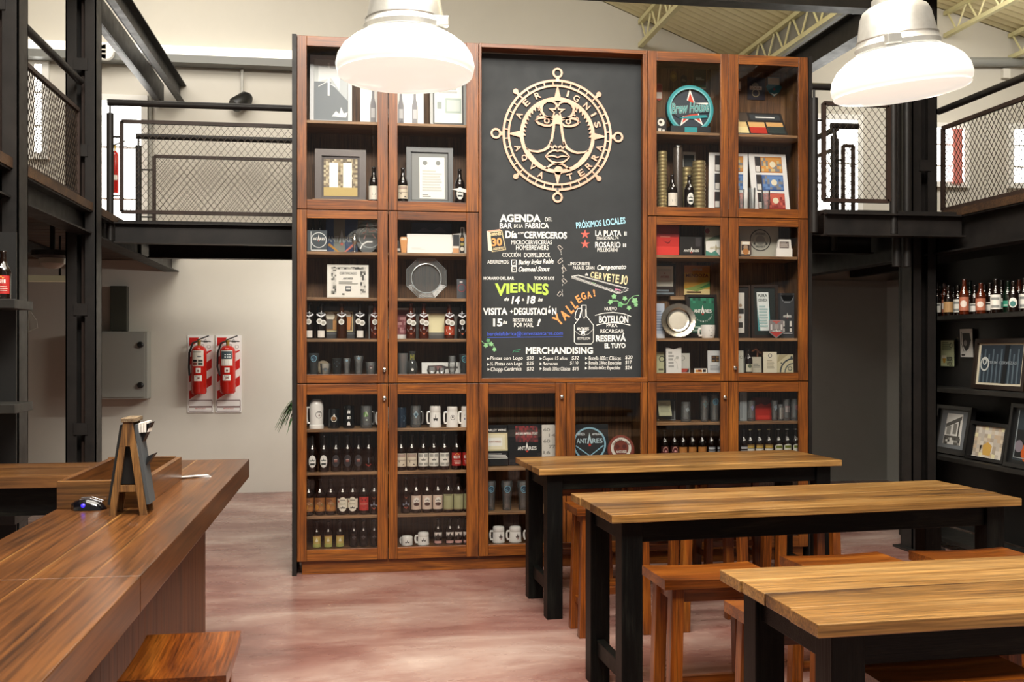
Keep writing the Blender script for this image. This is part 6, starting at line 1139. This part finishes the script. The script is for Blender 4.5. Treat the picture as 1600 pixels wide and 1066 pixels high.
for q in (('leaflet', 'cream leaflet at the left end of the bottom shelf, middle right cabinet', 1023, 550, 1038, 584, .2, [('o', .75, .66, .3, .22, '#4a4c40'), ('r', .4, .12, .9, .2, '#6a6450')], '#c8c8a0'), ('leaflet', 'white scalloped leaflet, bottom of the middle right cabinet', 1041, 543, 1065, 584, .12, [('lines', .15, .2, .5, .86, 5, '#a8a8a4'), ('l', [(.75, .15), (.7, .4), (.5, .5), (.72, .6)], .02, '#b0b0aa'), ('c', .72, .6, .1, '#bcbcb6')], '#e6e5e0'), ('leaflet', 'grey card with red corner behind the white scalloped leaflet', 1063, 552, 1078, 584, .16, [('o', .25, .75, .25, .18, '#8a8c88'), ('r', .1, .03, .8, .22, '#b04030'), ('p', [(.6, .05), (.9, .05), (.9, .25)], '#1c1a18')], '#c4c4bc'), ('leaflet', 'small orange and white card lying upright, middle right cabinet', 1085, 576, 1105, 584, .1, [('r', .1, .15, .6, .75, '#c8883a'), ('r', .65, .2, .9, .8, '#2a2422'), ('r', .3, .4, .5, .8, '#7a2c1c')], '#efe8dc'), ('leaflet', 'white card with a dark photo, bottom of the middle right cabinet', 1106, 548, 1129, 584, .12, [('r', .25, .48, .78, .78, '#2c2018'), ('noise', .3, .52, .74, .74, 5, 3, '#5a3a20', '#2c2018', '#7a5a30'), ('lines', .15, .12, .9, .36, 4, '#a8aaac')], '#d4d6d6'),
    ('leaflet', 'cream upright card at the left, bottom of the middle right cabinet', 1150, 548, 1162, 582, .14, [('o', .7, .7, .2, .14, '#8a8c7c')], '#cfcfc0'), ('leaflet', 'pale tag behind the small dark bottle', 1175, 558, 1190, 582, .18, [('lines', .15, .3, .85, .6, 3, '#8a8a80')], '#c8c2ae'), ('leaflet', 'cream letter card with a round seal, bottom of the middle right cabinet', 1193, 550, 1214, 582, .1, [('o', .5, .82, .15, .1, '#77777a'), ('lines', .25, .2, .8, .62, 6, '#b4ae98')], '#e0dac2')):
    item(q[0], q[1], 'leaflet', q[2], q[3], q[4], q[5], YC + q[6], q[7], q[8], t=.006, zb=z2, lean=2, group='leaflets in the middle right cabinet', outline=[(0, 0), (1, 0), (1, 1), (.8, .98), (.65, .95), (.5, .93), (.35, .95), (.2, .98), (0, 1)] if 'scallop' in q[1] and q[2] == 1041 else None)
item('parchment', 'parchment sheet with part of a compass emblem, bottom right of the middle cabinet', 'parchment', 1212, 554, 1240, 582, YM - .06, [('a', .99, .01, .76, .68, PI / 2, PI, '#3a444a'), ('a', .99, .01, .5, .44, PI / 2, PI, '#4a545a'), ('o', .8, .22, .12, .08, '#4a545a'), ('c', .9, .84, .06, '#3a444a'), ('c', .32, .52, .04, '#3a444a'), ('p', [(.2, .98), (.7, .98), (.1, .55)], '#b0a682')], '#d0c8a4', t=.006, zb=z2, lean=4)
x = onY(1182, 555, YC + .22)[0]; rbn = MB()
rbn.tube([(x - .05, YC + .2, z2 + .17), (x - .02, YC + .18, z2 + .19), (x + .02, YC + .19, z2 + .16), (x + .05, YC + .2, z2 + .18), (x + .05, YC + .2, z2 + .13)], .012, M('#a87860', .25, .5), 8); rbn.tube([(x, YC + .21, z2 + .002), (x, YC + .2, z2 + .17)], .008, M('#a87860', .25, .5), 8)
tag(rbn.build('ribbon_medal', smooth=True), 'copper coloured ribbon ornament behind the small dark bottle', 'ornament')
# lower right unit upper shelf
P0 = SH['R3'][0]
item('note_card', 'pale slanted note card at the left, lower right cabinet', 'card', 1030, 626, 1050, 650, YC + .16, [('lines', .15, .2, .85, .85, 5, '#a8aa90')], '#c4c6a4', t=.004, tilt=-6, lean=3, zb=None)
item('card_stand', 'clear grey card stand behind the slanted note card', 'stand', 1027, 624, 1056, 660, YC + .22, [('r', .02, .02, .98, .06, '#8a8e8c'), ('r', .9, .02, .96, .9, '#77797a')], '#3a3c3c', t=.006, zb=P0, lean=3)
gbox('red_box', 'bright red gift box behind glasses in the lower right cabinet', 'box', 1180, 622, 1206, 657, YC + .2, .08, [('p', [(0, .65), (.35, .75), (.6, .66), (1, .8), (1, 1), (0, 1)], '#5a1414'), ('r', .1, .04, .9, .2, '#d83828')], '#c02a1c', P0)
item('grey_folder', 'grey upright folder beside the right door stile, lower right cabinet', 'folder', 1156, 612, 1167, 658, YC + .12, [('r', .5, 0, .6, 1, '#a8b0b2'), ('r', .1, .1, .45, .9, '#8a9294')], '#98a0a2', t=.02, zb=P0)

# ------------------------------------------------------------------ mugs and glasses
def handle(m, x, y, z0, z1_, r, out, mat, ang, wd=.009):
    d = Vector((math.cos(ang), math.sin(ang), 0)); p = Vector((x, y, 0))
    P = [p + d * (r - .004) + Vector((0, 0, z1_)), p + d * (r + out * .8) + Vector((0, 0, z1_)), p + d * (r + out) + Vector((0, 0, z1_ - (z1_ - z0) * .25)), p + d * (r + out) + Vector((0, 0, z0 + (z1_ - z0) * .3)), p + d * (r + out * .7) + Vector((0, 0, z0)), p + d * (r - .004) + Vector((0, 0, z0 + .002))]
    return m.tube(P, wd, mat, 8)
def vessel(name, label, cat, px0, px1, py0, zb, Y, prof, mat, hang=None, art=None, group=None, art_part='print', hw=.008):
    """prof: list of (r,z) in fractions of half width / height, outer wall then inner wall"""
    xa, xb = onY(px0, 600, Y)[0], onY(px1, 600, Y)[0]; x, R = (xa + xb) / 2, (xb - xa) / 2; H = onY((px0 + px1) / 2, py0, Y)[1] - zb - .0006; zz = zb + .0006
    o = MB().lathe([(r * R, z * H) for r, z in prof], mat, 24, (x, Y, zz), close=False).build(name, smooth=True, origin=(x, Y, zb)); tag(o, label, cat, group)
    if hang is not None: handle(MB(), x, Y, zz + H * .18, zz + H * .72, R * .9, R * .42, mat, hang, hw).build('handle', o, smooth=True)
    if art:
        pr = [(r * R, z * H) for r, z in prof]
        def cyl(s_, v, off=0): rr = prof_r([p for p in pr[:-1]], v * H) if True else R; a = s_ / 1.0; return Vector((x + (rr + off) * math.sin(a), Y - (rr + off) * math.cos(a), zz + v * H))
        m = MB(); draw(m, cyl, art, R / H); m.build(art_part, o)
    return o
MUG = [(.0, .0), (.98, .0), (1, .02), (.98, .06), (.96, .12), (.9, .7), (.86, .78), (.9, .8), (.84, .98), (.8, 1), (.74, .98), (.74, .1), (0, .08)]
STEIN = [(0, 0), (.97, 0), (1, .03), (1, .08), (.95, .14), (.9, .66), (.86, .7), (.92, .74), (.9, .94), (.84, 1), (.74, .98), (.74, .1), (0, .08)]
PLAINM = [(0, 0), (.94, 0), (1, .04), (.98, .3), (.95, .95), (.9, 1), (.84, .97), (.86, .1), (0, .08)]
PINT = [(0, 0), (.72, 0), (.74, .03), (.78, .4), (.88, .72), (1, .86), (.96, 1), (.94, .99), (.84, .7), (.72, .4), (.68, .06), (0, .05)]
TUMB = [(0, 0), (.82, 0), (.84, .03), (1, 1), (.97, 1), (.8, .08), (0, .06)]
TANK = [(0, 0), (.95, 0), (1, .05), (.96, .2), (.92, .95), (.9, 1), (.84, .98), (.86, .14), (0, .1)]
CH = [('o', 0, .48, .4, .33, '#55504c'), ('c', 0, .5, .16, '#6a6460')]
BA = [('p', [(-.42, .46), (-.1, .42), (0, .66), (.1, .42), (.42, .46), (.3, .3), (-.3, .3)], '#55524e')]
BA2 = [('p', [(-.1, .46), (.12, .42), (.26, .62), (.38, .42), (.6, .46), (.5, .32), (.05, .3)], '#4a3a34'), ('p', [(.15, .24), (.4, .24), (.36, .34)], '#8a3a2a')]
GM = 'mugs in the lower left cabinet'
PITCH = [(0, 0), (1, 0), (1.02, .04), (1, .12), (.92, .14), (.94, .4), (.97, .68), (.92, .84), (.74, .95), (.5, 1), (.45, .98), (0, .96)]
vessel('pitcher', 'large white ceramic pitcher with loop handle, lower left cabinet', 'pitcher', 483, 506, 624, L3[0], YC + .12, PITCH, CERAM, PI, [('o', .4, .48, .5, .44, '#6a6460'), ('t', 'ANTARES', .1, .54, .75, .05, '#4a4644'), ('c', .42, .46, .12, '#a89088')], GM, hw=.007)
vessel('mug', 'black mug with a round brown emblem, lower left cabinet', 'mug', 512, 531, 639, L3[0], YC + .12, PLAINM, M('#101416', .15, 0, 0, .5), None, [('o', .05, .5, .5, .4, '#d8d4c8'), ('c', 0, .52, .34, '#8a6030'), ('p', [(-.1, .66), (.1, .78), (.3, .62), (.1, .6)], '#efeee6')], GM)
vessel('mug', 'black mug with white crown and mug print, lower left cabinet', 'mug', 536, 554, 634, L3[0], YC + .12, PLAINM, M('#0b0c0e', .15, 0, 0, .5), None, [('p', [(-.25, .66), (-.25, .82), (-.1, .74), (0, .84), (.1, .74), (.25, .82), (.25, .66)], '#efefec'), ('r', -.25, .42, .12, .54, '#efefec'), ('o', .2, .48, .2, .13, '#efefec'), ('p', [(-.3, .14), (.3, .14), (.2, .26), (0, .32), (-.2, .26)], '#efefec')], GM)
vessel('tankard', 'clear glass tankard with a green print, lower left cabinet', 'mug', 563, 582, 634, L3[0], YC + .12, TANK, CLEAR, 0, [('c', -.1, .62, .42, '#5a8a3a'), ('p', [(-.3, .5), (.3, .56), (.2, .7), (-.1, .78)], '#b8c8a8'), ('r', -.1, .34, .2, .4, '#c8d0c0')], GM)
vessel('mug', 'white mug partly behind the door stile, lower left cabinet', 'mug', 591, 612, 636, L3[0], YC + .12, PLAINM, CERAM, PI, None, GM)
vessel('mug', 'dark blue mug with a pale blue crest, lower left cabinet', 'mug', 618, 635.5, 637, L3[0], YC + .12, PLAINM, M('#1c2c3c', .15, 0, 0, .5), None, [('p', [(.0, .55), (.5, .62), (.9, .5), (.5, .3)], '#6a8a9c')], GM)
vessel('tankard', 'clear glass tankard with a pale blue crest, lower left cabinet', 'mug', 641, 658, 634, L3[0], YC + .12, TANK, CLEAR, -.2, [('p', [(-.5, .62), (0, .78), (.5, .62), (0, .44)], '#a8c4d0'), ('p', [(-.3, .6), (0, .68), (.3, .6), (0, .5)], '#3a5868')], GM)
vessel('beer_mug', 'white stein with black winged print, lower left cabinet', 'mug', 670.5, 689.5, 634.5, L3[0], YC + .11, STEIN, CERAM, PI, BA + [('r', -.35, .34, -.1, .4, '#2a2826'), ('r', .0, .34, .3, .4, '#2a2826')], GM)
vessel('beer_mug', 'white tapered mug with a round print, lower left cabinet', 'mug', 697, 716, 635.5, L3[0], YC + .11, MUG, CERAM, PI, CH, GM)
vessel('beer_mug', 'white mug with blue print at the right door edge, lower left cabinet', 'mug', 719.5, 738, 635, L3[0], YC + .11, MUG, CERAM, PI, [('p', [(-.5, .56), (-.1, .74), (.2, .54)], '#8a9ab0'), ('r', -.5, .36, .1, .46, '#3a4a80')], GM)
vessel('beer_mug', 'white handleless mug at the bottom of the lower left cabinet', 'mug', 627, 645, 838, z3, YC + .1, PLAINM, CERAM, 2.6, BA, GM)
vessel('beer_mug', 'white lidded stein at the bottom of the lower left cabinet', 'mug', 652, 671, 832, z3, YC + .1, STEIN, CERAM, PI, BA, GM)
for i, (a, b) in enumerate(((769, 789), (795, 815), (822, 842))):
    vessel('beer_mug', f'white stein with small red crest, {ORD[i]} from the left below the chalkboard', 'mug', a, b, 823, z3, YC + .1, STEIN, CERAM, PI, BA2, 'white steins below the chalkboard')
RND = lambda c='#7aa8bc': [('o', 0, .74, .62, .5, c), ('c', 0, .74, .48, '#33485a'), ('p', [(-.4, .72), (0, .8), (.4, .72), (0, .68)], c)]
GP = 'pint glasses with a blue roundel below the chalkboard'
for i, (a, b) in enumerate(((759, 775), (783, 801), (808, 827))):
    vessel('pint_glass', f'pint glass with blue roundel, {ORD[i]} from the left below the chalkboard', 'glass', a, b, 752, SH['M3'][1], YC + .12, PINT, CLEAR, None, RND(), GP)
GG = 'glasses on the bottom shelf of the middle left cabinet'
vessel('pint_glass', 'tall dark pint glass with blue roundel at the left, middle left cabinet', 'glass', 482, 499, 552, z2, YC + .12, PINT, thin_glass('smoke_glass', (.25, .32, .38, 1), .05, .05, 1.3), None, RND(), GG)
tag(MB().lathe([(.05, 0), (.05, .008)], M('#8a7c64', .6), 28, (onY(505, 570, YC + .2)[0], YC + .2, z2 + .052), Matrix.Rotation(math.radians(84), 3, 'X')).build('round_coaster'), 'round tan coaster standing behind small glasses, middle left cabinet', 'coaster')
vessel('glass', 'small stemless glass with blue print, middle left cabinet', 'glass', 500, 517, 568, z2, YC + .1, TUMB, CLEAR, None, [('p', [(-.6, .5), (0, .62), (.6, .5), (0, .3)], '#8aa8b8')], GG)
vessel('pint_glass', 'dark tumbler with a blue crest, middle left cabinet', 'glass', 519, 534, 560, z2, YC + .12, TUMB, thin_glass('dark_glass', (.12, .13, .15, 1), .03, .05, 1.3), None, [('p', [(-.6, .7), (0, .82), (.6, .7), (0, .48)], '#8ab4c8')], GG)
for a, b, y0, lab in ((536, 548, 560, 'clear pint glass with small roundel, left of the trio, middle left cabinet'), (553, 568, 556, 'clear pint glass with small roundel, middle of the trio, middle left cabinet'), (571, 588, 566, 'clear wide glass with dark red crest, middle left cabinet'), (589, 600, 568, 'clear glass half behind the door stile, middle left cabinet')):
    vessel('pint_glass', lab, 'glass', a, b, y0, z2, YC + .12, PINT if b < 569 else TUMB, CLEAR, None, [('c', 0, .86, .3, '#8aa8b8')] if b < 569 else ([('r', -.3, .44, .3, .7, '#5a2a2c'), ('r', -.2, .5, .2, .56, '#efe6e0')] if b < 590 else None), GG)
vessel('glass', 'tall tan filled glass at the left, right half of the middle left cabinet', 'glass', 621, 638, 552, z2, YC + .14, TUMB, thin_glass('tan_glass', (.62, .45, .36, 1), .15, .05, 1.2), None, None, GG)
vessel('flask', 'round dark flask with yellow label, middle left cabinet', 'flask', 636, 652, 549, z2, YC + .11, [(0, 0), (.8, 0), (1, .06), (1, .3), (.9, .5), (.62, .62), (.6, .92), (.7, .94), (.7, 1), (.5, 1), (.0, .98)], thin_glass('olive_glass', (.3, .3, .2, 1), .06, .05, 1.3), None, [('r', -.6, .62, .6, .86, '#c8c23a'), ('r', -.35, .7, .35, .8, '#8a8420'), ('c', 0, .2, .25, '#efeee8')], GG)
item('bottle_tray', 'white tray with a dark bottle picture, middle left cabinet', 'tray', 659, 566, 722, 586, YC + .2, [('p', [(.15, .2), (.5, .2), (.62, .4), (.9, .45), (.9, .62), (.62, .62), (.5, .75), (.15, .7)], '#3a2c2c'), ('r', .3, .3, .5, .65, '#7a4a48')], '#e2e2de', t=.01, zb=z2, lean=12)
for a, b, y0, lab in ((667, 683, 573, 'small round glass in front of the bottle tray, left one'), (685, 696, 575, 'small round glass in front of the bottle tray, right one'), (700, 713, 556, 'tall clear glass behind the bottle tray end, middle left cabinet')):
    vessel('glass', lab, 'glass', a, b, y0, z2, YC + .1, [(0, 0), (.6, 0), (.9, .2), (1, .5), (.85, 1), (.8, 1), (.9, .5), (.6, .1), (0, .06)], CLEAR, None, None, GG)
vessel('pint_glass', 'dark pint glass with blue roundel at the right, middle left cabinet', 'glass', 717, 734, 553, z2, YC + .12, PINT, thin_glass('smoke_glass_b', (.2, .24, .28, 1), .05, .05, 1.3), None, RND('#6ab0b8'), GG)
vessel('cup', 'white ceramic cup with grey crest, middle right cabinet', 'cup', 1095, 1117, 508, Q1, YC + .09, [(0, 0), (.8, 0), (.84, .04), (.96, .3), (1, .7), (.98, 1), (.92, .98), (.92, .4), (.76, .1), (0, .08)], CERAM, PI, [('p', [(-.2, .6), (.2, .84), (.6, .6), (.2, .34)], '#77808a'), ('r', 0, .16, .4, .22, '#9a9490')], 'cups in the middle right cabinet', hw=.009)
GX = 'glasses in the lower right cabinet'
for a, b, y0, pr, art, lab in ((1064, 1079, 628, TANK, [('p', [(-.4, .66), (.3, .72), (.5, .56), (0, .5)], '#a8b4b8')], 'clear glass with grey crest left of a red mark, lower right cabinet'), (1093, 1108, 619, PINT, [('p', [(-.6, .7), (0, .82), (.6, .7), (0, .55)], '#6aa0a8')], 'tall clear glass with teal crest, lower right cabinet'), (1108, 1124, 617, PINT, RND('#5a90a0'), 'dark pint glass with blue roundel, lower right cabinet'),
    (1167, 1180, 626, TANK, [('p', [(-.4, .68), (0, .78), (.4, .68), (0, .5)], '#8a8ab0')], 'glass with violet crest left of the red box, lower right cabinet'), (1205, 1215, 626, TUMB, [('p', [(-.5, .7), (.3, .8), (.5, .6), (0, .5)], '#a8c0d0')], 'clear glass right of the red box, lower right cabinet'), (1215, 1224, 632, TUMB, [('r', -.6, .1, .6, .8, '#cfcac0'), ('c', .2, .6, .2, '#3a3a38')], 'white printed glass, lower right cabinet'), (1223, 1234, 624, TANK, [('r', -.6, .4, .6, .68, '#c0b0ac'), ('r', -.6, .64, .6, .68, '#c88a90')], 'clear printed glass with pink rim line, lower right cabinet'), (1235, 1247, 623, TANK, [('r', .0, .5, .6, .7, '#c87a88')], 'clear glass with a pink flag print, lower right cabinet')):
    vessel('beer_glass', lab, 'glass', a, b, y0, P0, YC + .12, pr, CLEAR, None, art, GX)
GT = 'clear glasses in front of the three-label boards'
for a, b, y0, lab in ((1154, 1163, 296, 'first'), (1169, 1180, 294, 'second'), (1190, 1203, 298, 'third')):
    vessel('clear_glass', f'clear glass in front of the label boards, {lab} from the left, upper right cabinet', 'glass', a, b, y0, z1, YC + .09, TUMB, CLEAR, None, None, GT)

# ------------------------------------------------------------------ pictures on the right black shelves (facing left)
def sitem(name, label, cat, px0, py0, px1, py1, X, shapes, base, zb=None, t=.015, lean=6, frame=None, turn=0., hang=False, part='print'):
    ya, zB = onX(px0, py1, X); yb, _ = onX(px1, py1, X); zT = onX((px0 + px1) / 2, py0, X)[1]
    if zb is not None: zB = zb + .0015 + t * math.sin(math.radians(max(0, lean)))
    w_, h_ = abs(ya - yb), zT - zB; a = math.radians(lean); tr = math.radians(turn)
    U = Vector((math.sin(tr), -math.cos(tr), 0)) * w_; nrm = Vector((U.y, -U.x, 0)).normalized(); V = Vector((-nrm.x * math.sin(a) * h_, -nrm.y * math.sin(a) * h_, h_ * math.cos(a)))
    mp = plane((X, ya, zB), U, V); m = MB(); m.poly([(0, 0), (1, 0), (1, 1), (0, 1)], M(base, .5), mp, 0, t); o = m.build(name, origin=(X, (ya + yb) / 2, zB)); tag(o, label, cat)
    m = MB(); draw(m, mp, shapes, w_ / h_); m.build(part, o)
    if frame:
        fw, fc = frame; fu, fv = fw / w_, fw / h_; m = MB(); c = M(fc, .4)
        for q in ([(0, 0), (1, 0), (1 - fu, fv), (fu, fv)], [(1, 0), (1, 1), (1 - fu, 1 - fv), (1 - fu, fv)], [(1, 1), (0, 1), (fu, 1 - fv), (1 - fu, 1 - fv)], [(0, 1), (0, 0), (fu, fv), (fu, 1 - fv)]): m.poly(q, c, mp, .02, .0205)
        m.build('frame', o)
    return o
sitem('framed_advert', 'wide dark framed print with a white oval mark on the right black shelf', 'picture', 1520, 529, 1602, 599, XS + .02, [('r', .04, .04, .96, .96, '#d8cfb8'), ('r', .1, .13, .9, .88, '#2c3640')] + [('r', .1 + .08 * k, .13, .13 + .08 * k, .7 + .1 * (k % 2), '#55646e') for k in range(10)] + [('p', [(.55, .13), (.63, .13), (.66, .88), (.58, .88)], '#14181c'), ('c', .21, .5, .085, '#c8ccc8'), ('c', .21, .5, .065, '#33404a'), ('o', .21, .55, .04, .025, '#c8ccc8'), ('t', 'TRIM CERVEZAS', .3, .5, .82, .06, '#8a949a')], '#1a120e', SZ[1], t=.03, frame=(.035, '#20140e'))
sitem('beer_card', 'pale card with a beer glass and black lettering on the right shelf back', 'card', 1470, 532, 1490, 572, XS + .16, [('lines', .1, .6, .8, .95, 5, '#8a9a78'), ('o', .82, .8, .12, .09, '#55604a'), ('p', [(.15, .3), (.42, .3), (.36, .12), (.22, .12)], '#c89a3a'), ('r', .1, .3, .46, .42, '#efe8cc'), ('t', 'BEER', .5, .2, .95, .16, '#1c1c18'), ('t', 'WEEK', .5, .02, .95, .15, '#1c1c18')], '#c8d0a4', None, t=.006, lean=0)
sitem('horse_card', 'white card with a black drawing hung on the right shelf back', 'card', 1501, 514, 1520, 558, XS + .16, [('p', [(.2, .85), (.8, .85), (.9, .6), (.7, .3), (.45, .2), (.25, .4)], '#2a2826'), ('l', [(.15, .9), (.1, .5), (.3, .2)], .03, '#3a3836'), ('c', .45, .5, .14, '#8a8682'), ('r', .1, .05, .4, .1, '#2a2826')], '#d4d2cc', None, t=.006, lean=-2)
sitem('framed_photo', 'dark framed old building photo on the lower right shelf', 'picture', 1456, 634, 1510, 711, XS + .0, [('r', .14, .12, .86, .9, '#6a6e72'), ('p', [(.28, .2), (.78, .2), (.74, .84), (.3, .84)], '#d4d2cc'), ('p', [(.3, .62), (.72, .8), (.72, .72), (.3, .54)], '#55534f'), ('r', .34, .4, .46, .58, '#8a8882'), ('r', .52, .42, .62, .64, '#77756f'), ('r', .3, .34, .74, .38, '#4a4844'), ('noise', .3, .2, .76, .34, 8, 3, '#3a3836', '#8a8882', '#c8c6c0', '#55534f'), ('r', .66, .38, .7, .7, '#4a4844')], '#18191b', SZ[2], t=.025, lean=10, frame=(.03, '#151414'))
sitem('framed_collage', 'dark framed collage of labels on the lower right shelf', 'picture', 1511, 660, 1569, 724, XS - .04, [('noise', .12, .1, .9, .9, 9, 8, '#cfc8bc', '#b8b0a4', '#d8d0a8', '#a89c8c', '#c8bca8', '#bca890'), ('p', [(.4, .15), (.6, .15), (.62, .4), (.5, .5), (.38, .4)], '#c8a050'), ('r', .1, .07, .92, .1, '#efeee8'), ('p', [(.9, .1), (.96, .1), (.98, .95), (.92, .95)], '#6a1c14'), ('p', [(.32, .2), (.36, .4), (.3, .38)], '#2a2420')], '#161616', SZ[2], t=.025, lean=10, frame=(.028, '#171616'))
sitem('framed_beer_glass', 'dark framed print of a tall beer glass at the right edge', 'picture', 1570, 632, 1632, 734, XS - .08, [('r', .16, .12, .84, .92, '#2a343a'), ('r', .2, .16, .8, .6, '#14181a'), ('p', [(.44, .26), (.62, .26), (.66, .62), (.42, .62)], '#c85a20'), ('p', [(.42, .56), (.66, .56), (.64, .7), (.44, .7)], '#d8c890'), ('r', .48, .72, .6, .82, '#c8c0a8'), ('c', .53, .26, .16, '#b8521c'), ('c', .3, .34, .1, '#77707a'), ('l', [(.2, .16), (.8, .16)], .012, '#8a9296'), ('l', [(.2, .16), (.2, .9)], .02, '#8a9296')], '#141617', SZ[2], t=.025, lean=9, frame=(.03, '#121212'))

# ------------------------------------------------------------------ potted plant behind the cabinet
px_, py_ = -.28, 8.62
pp = empty('potted_plant', (px_, py_, 0)); tag(pp, 'green leafy plant reaching out from behind the tall cabinet', 'plant')
MB().lathe([(0, 0), (.13, 0), (.17, .3), (.18, .32), (.15, .32), (.14, .28), (0, .28)], M('#7a4a36', .7), 24, (px_, py_, .0005), close=False).build('pot', pp, smooth=True)
MB().tube([(px_, py_, .28), (px_ - .02, py_, .9), (px_ - .05, py_, 1.25)], [.025, .02, .012], M('#5a5a34', .7), 8).build('stem', pp)
m = MB(); LF = M('#5f8a58', .5); rr = random.Random(3)
for k in range(26):
    a = rr.uniform(PI * .6, PI * 1.4) if k < 18 else rr.uniform(0, 2 * PI); ln = rr.uniform(.2, .31); b = Vector((px_ - .05, py_, 1.2)); d = Vector((math.cos(a), math.sin(a) * .6, 0)); pts = []
    for i in range(7):
        t = i / 6; pts.append(b + d * ln * t + Vector((0, 0, .16 * math.sin(t * PI * .62) - .3 * t * t + rr.uniform(-.005, .005) - (k % 5) * .02)))
    side = d.cross(Vector((0, 0, 1))).normalized(); B = None
    for i, p in enumerate(pts):
        wdt = .02 * math.sin(PI * (i / 6) ** .8) + .001; q = m.add([p - side * wdt, p + Vector((0, 0, .006)), p + side * wdt])
        if B is not None:
            for c in (0, 1): m.face((B + c, B + c + 1, q + c + 1, q + c), LF)
        B = q
o = m.build('leaves', pp, smooth=True); o['kind'] = 'stuff'

for k, p in PROT.items():
    if not p[1]:
        for c in list(p[0].children): bpy.data.objects.remove(c)
        bpy.data.objects.remove(p[0])
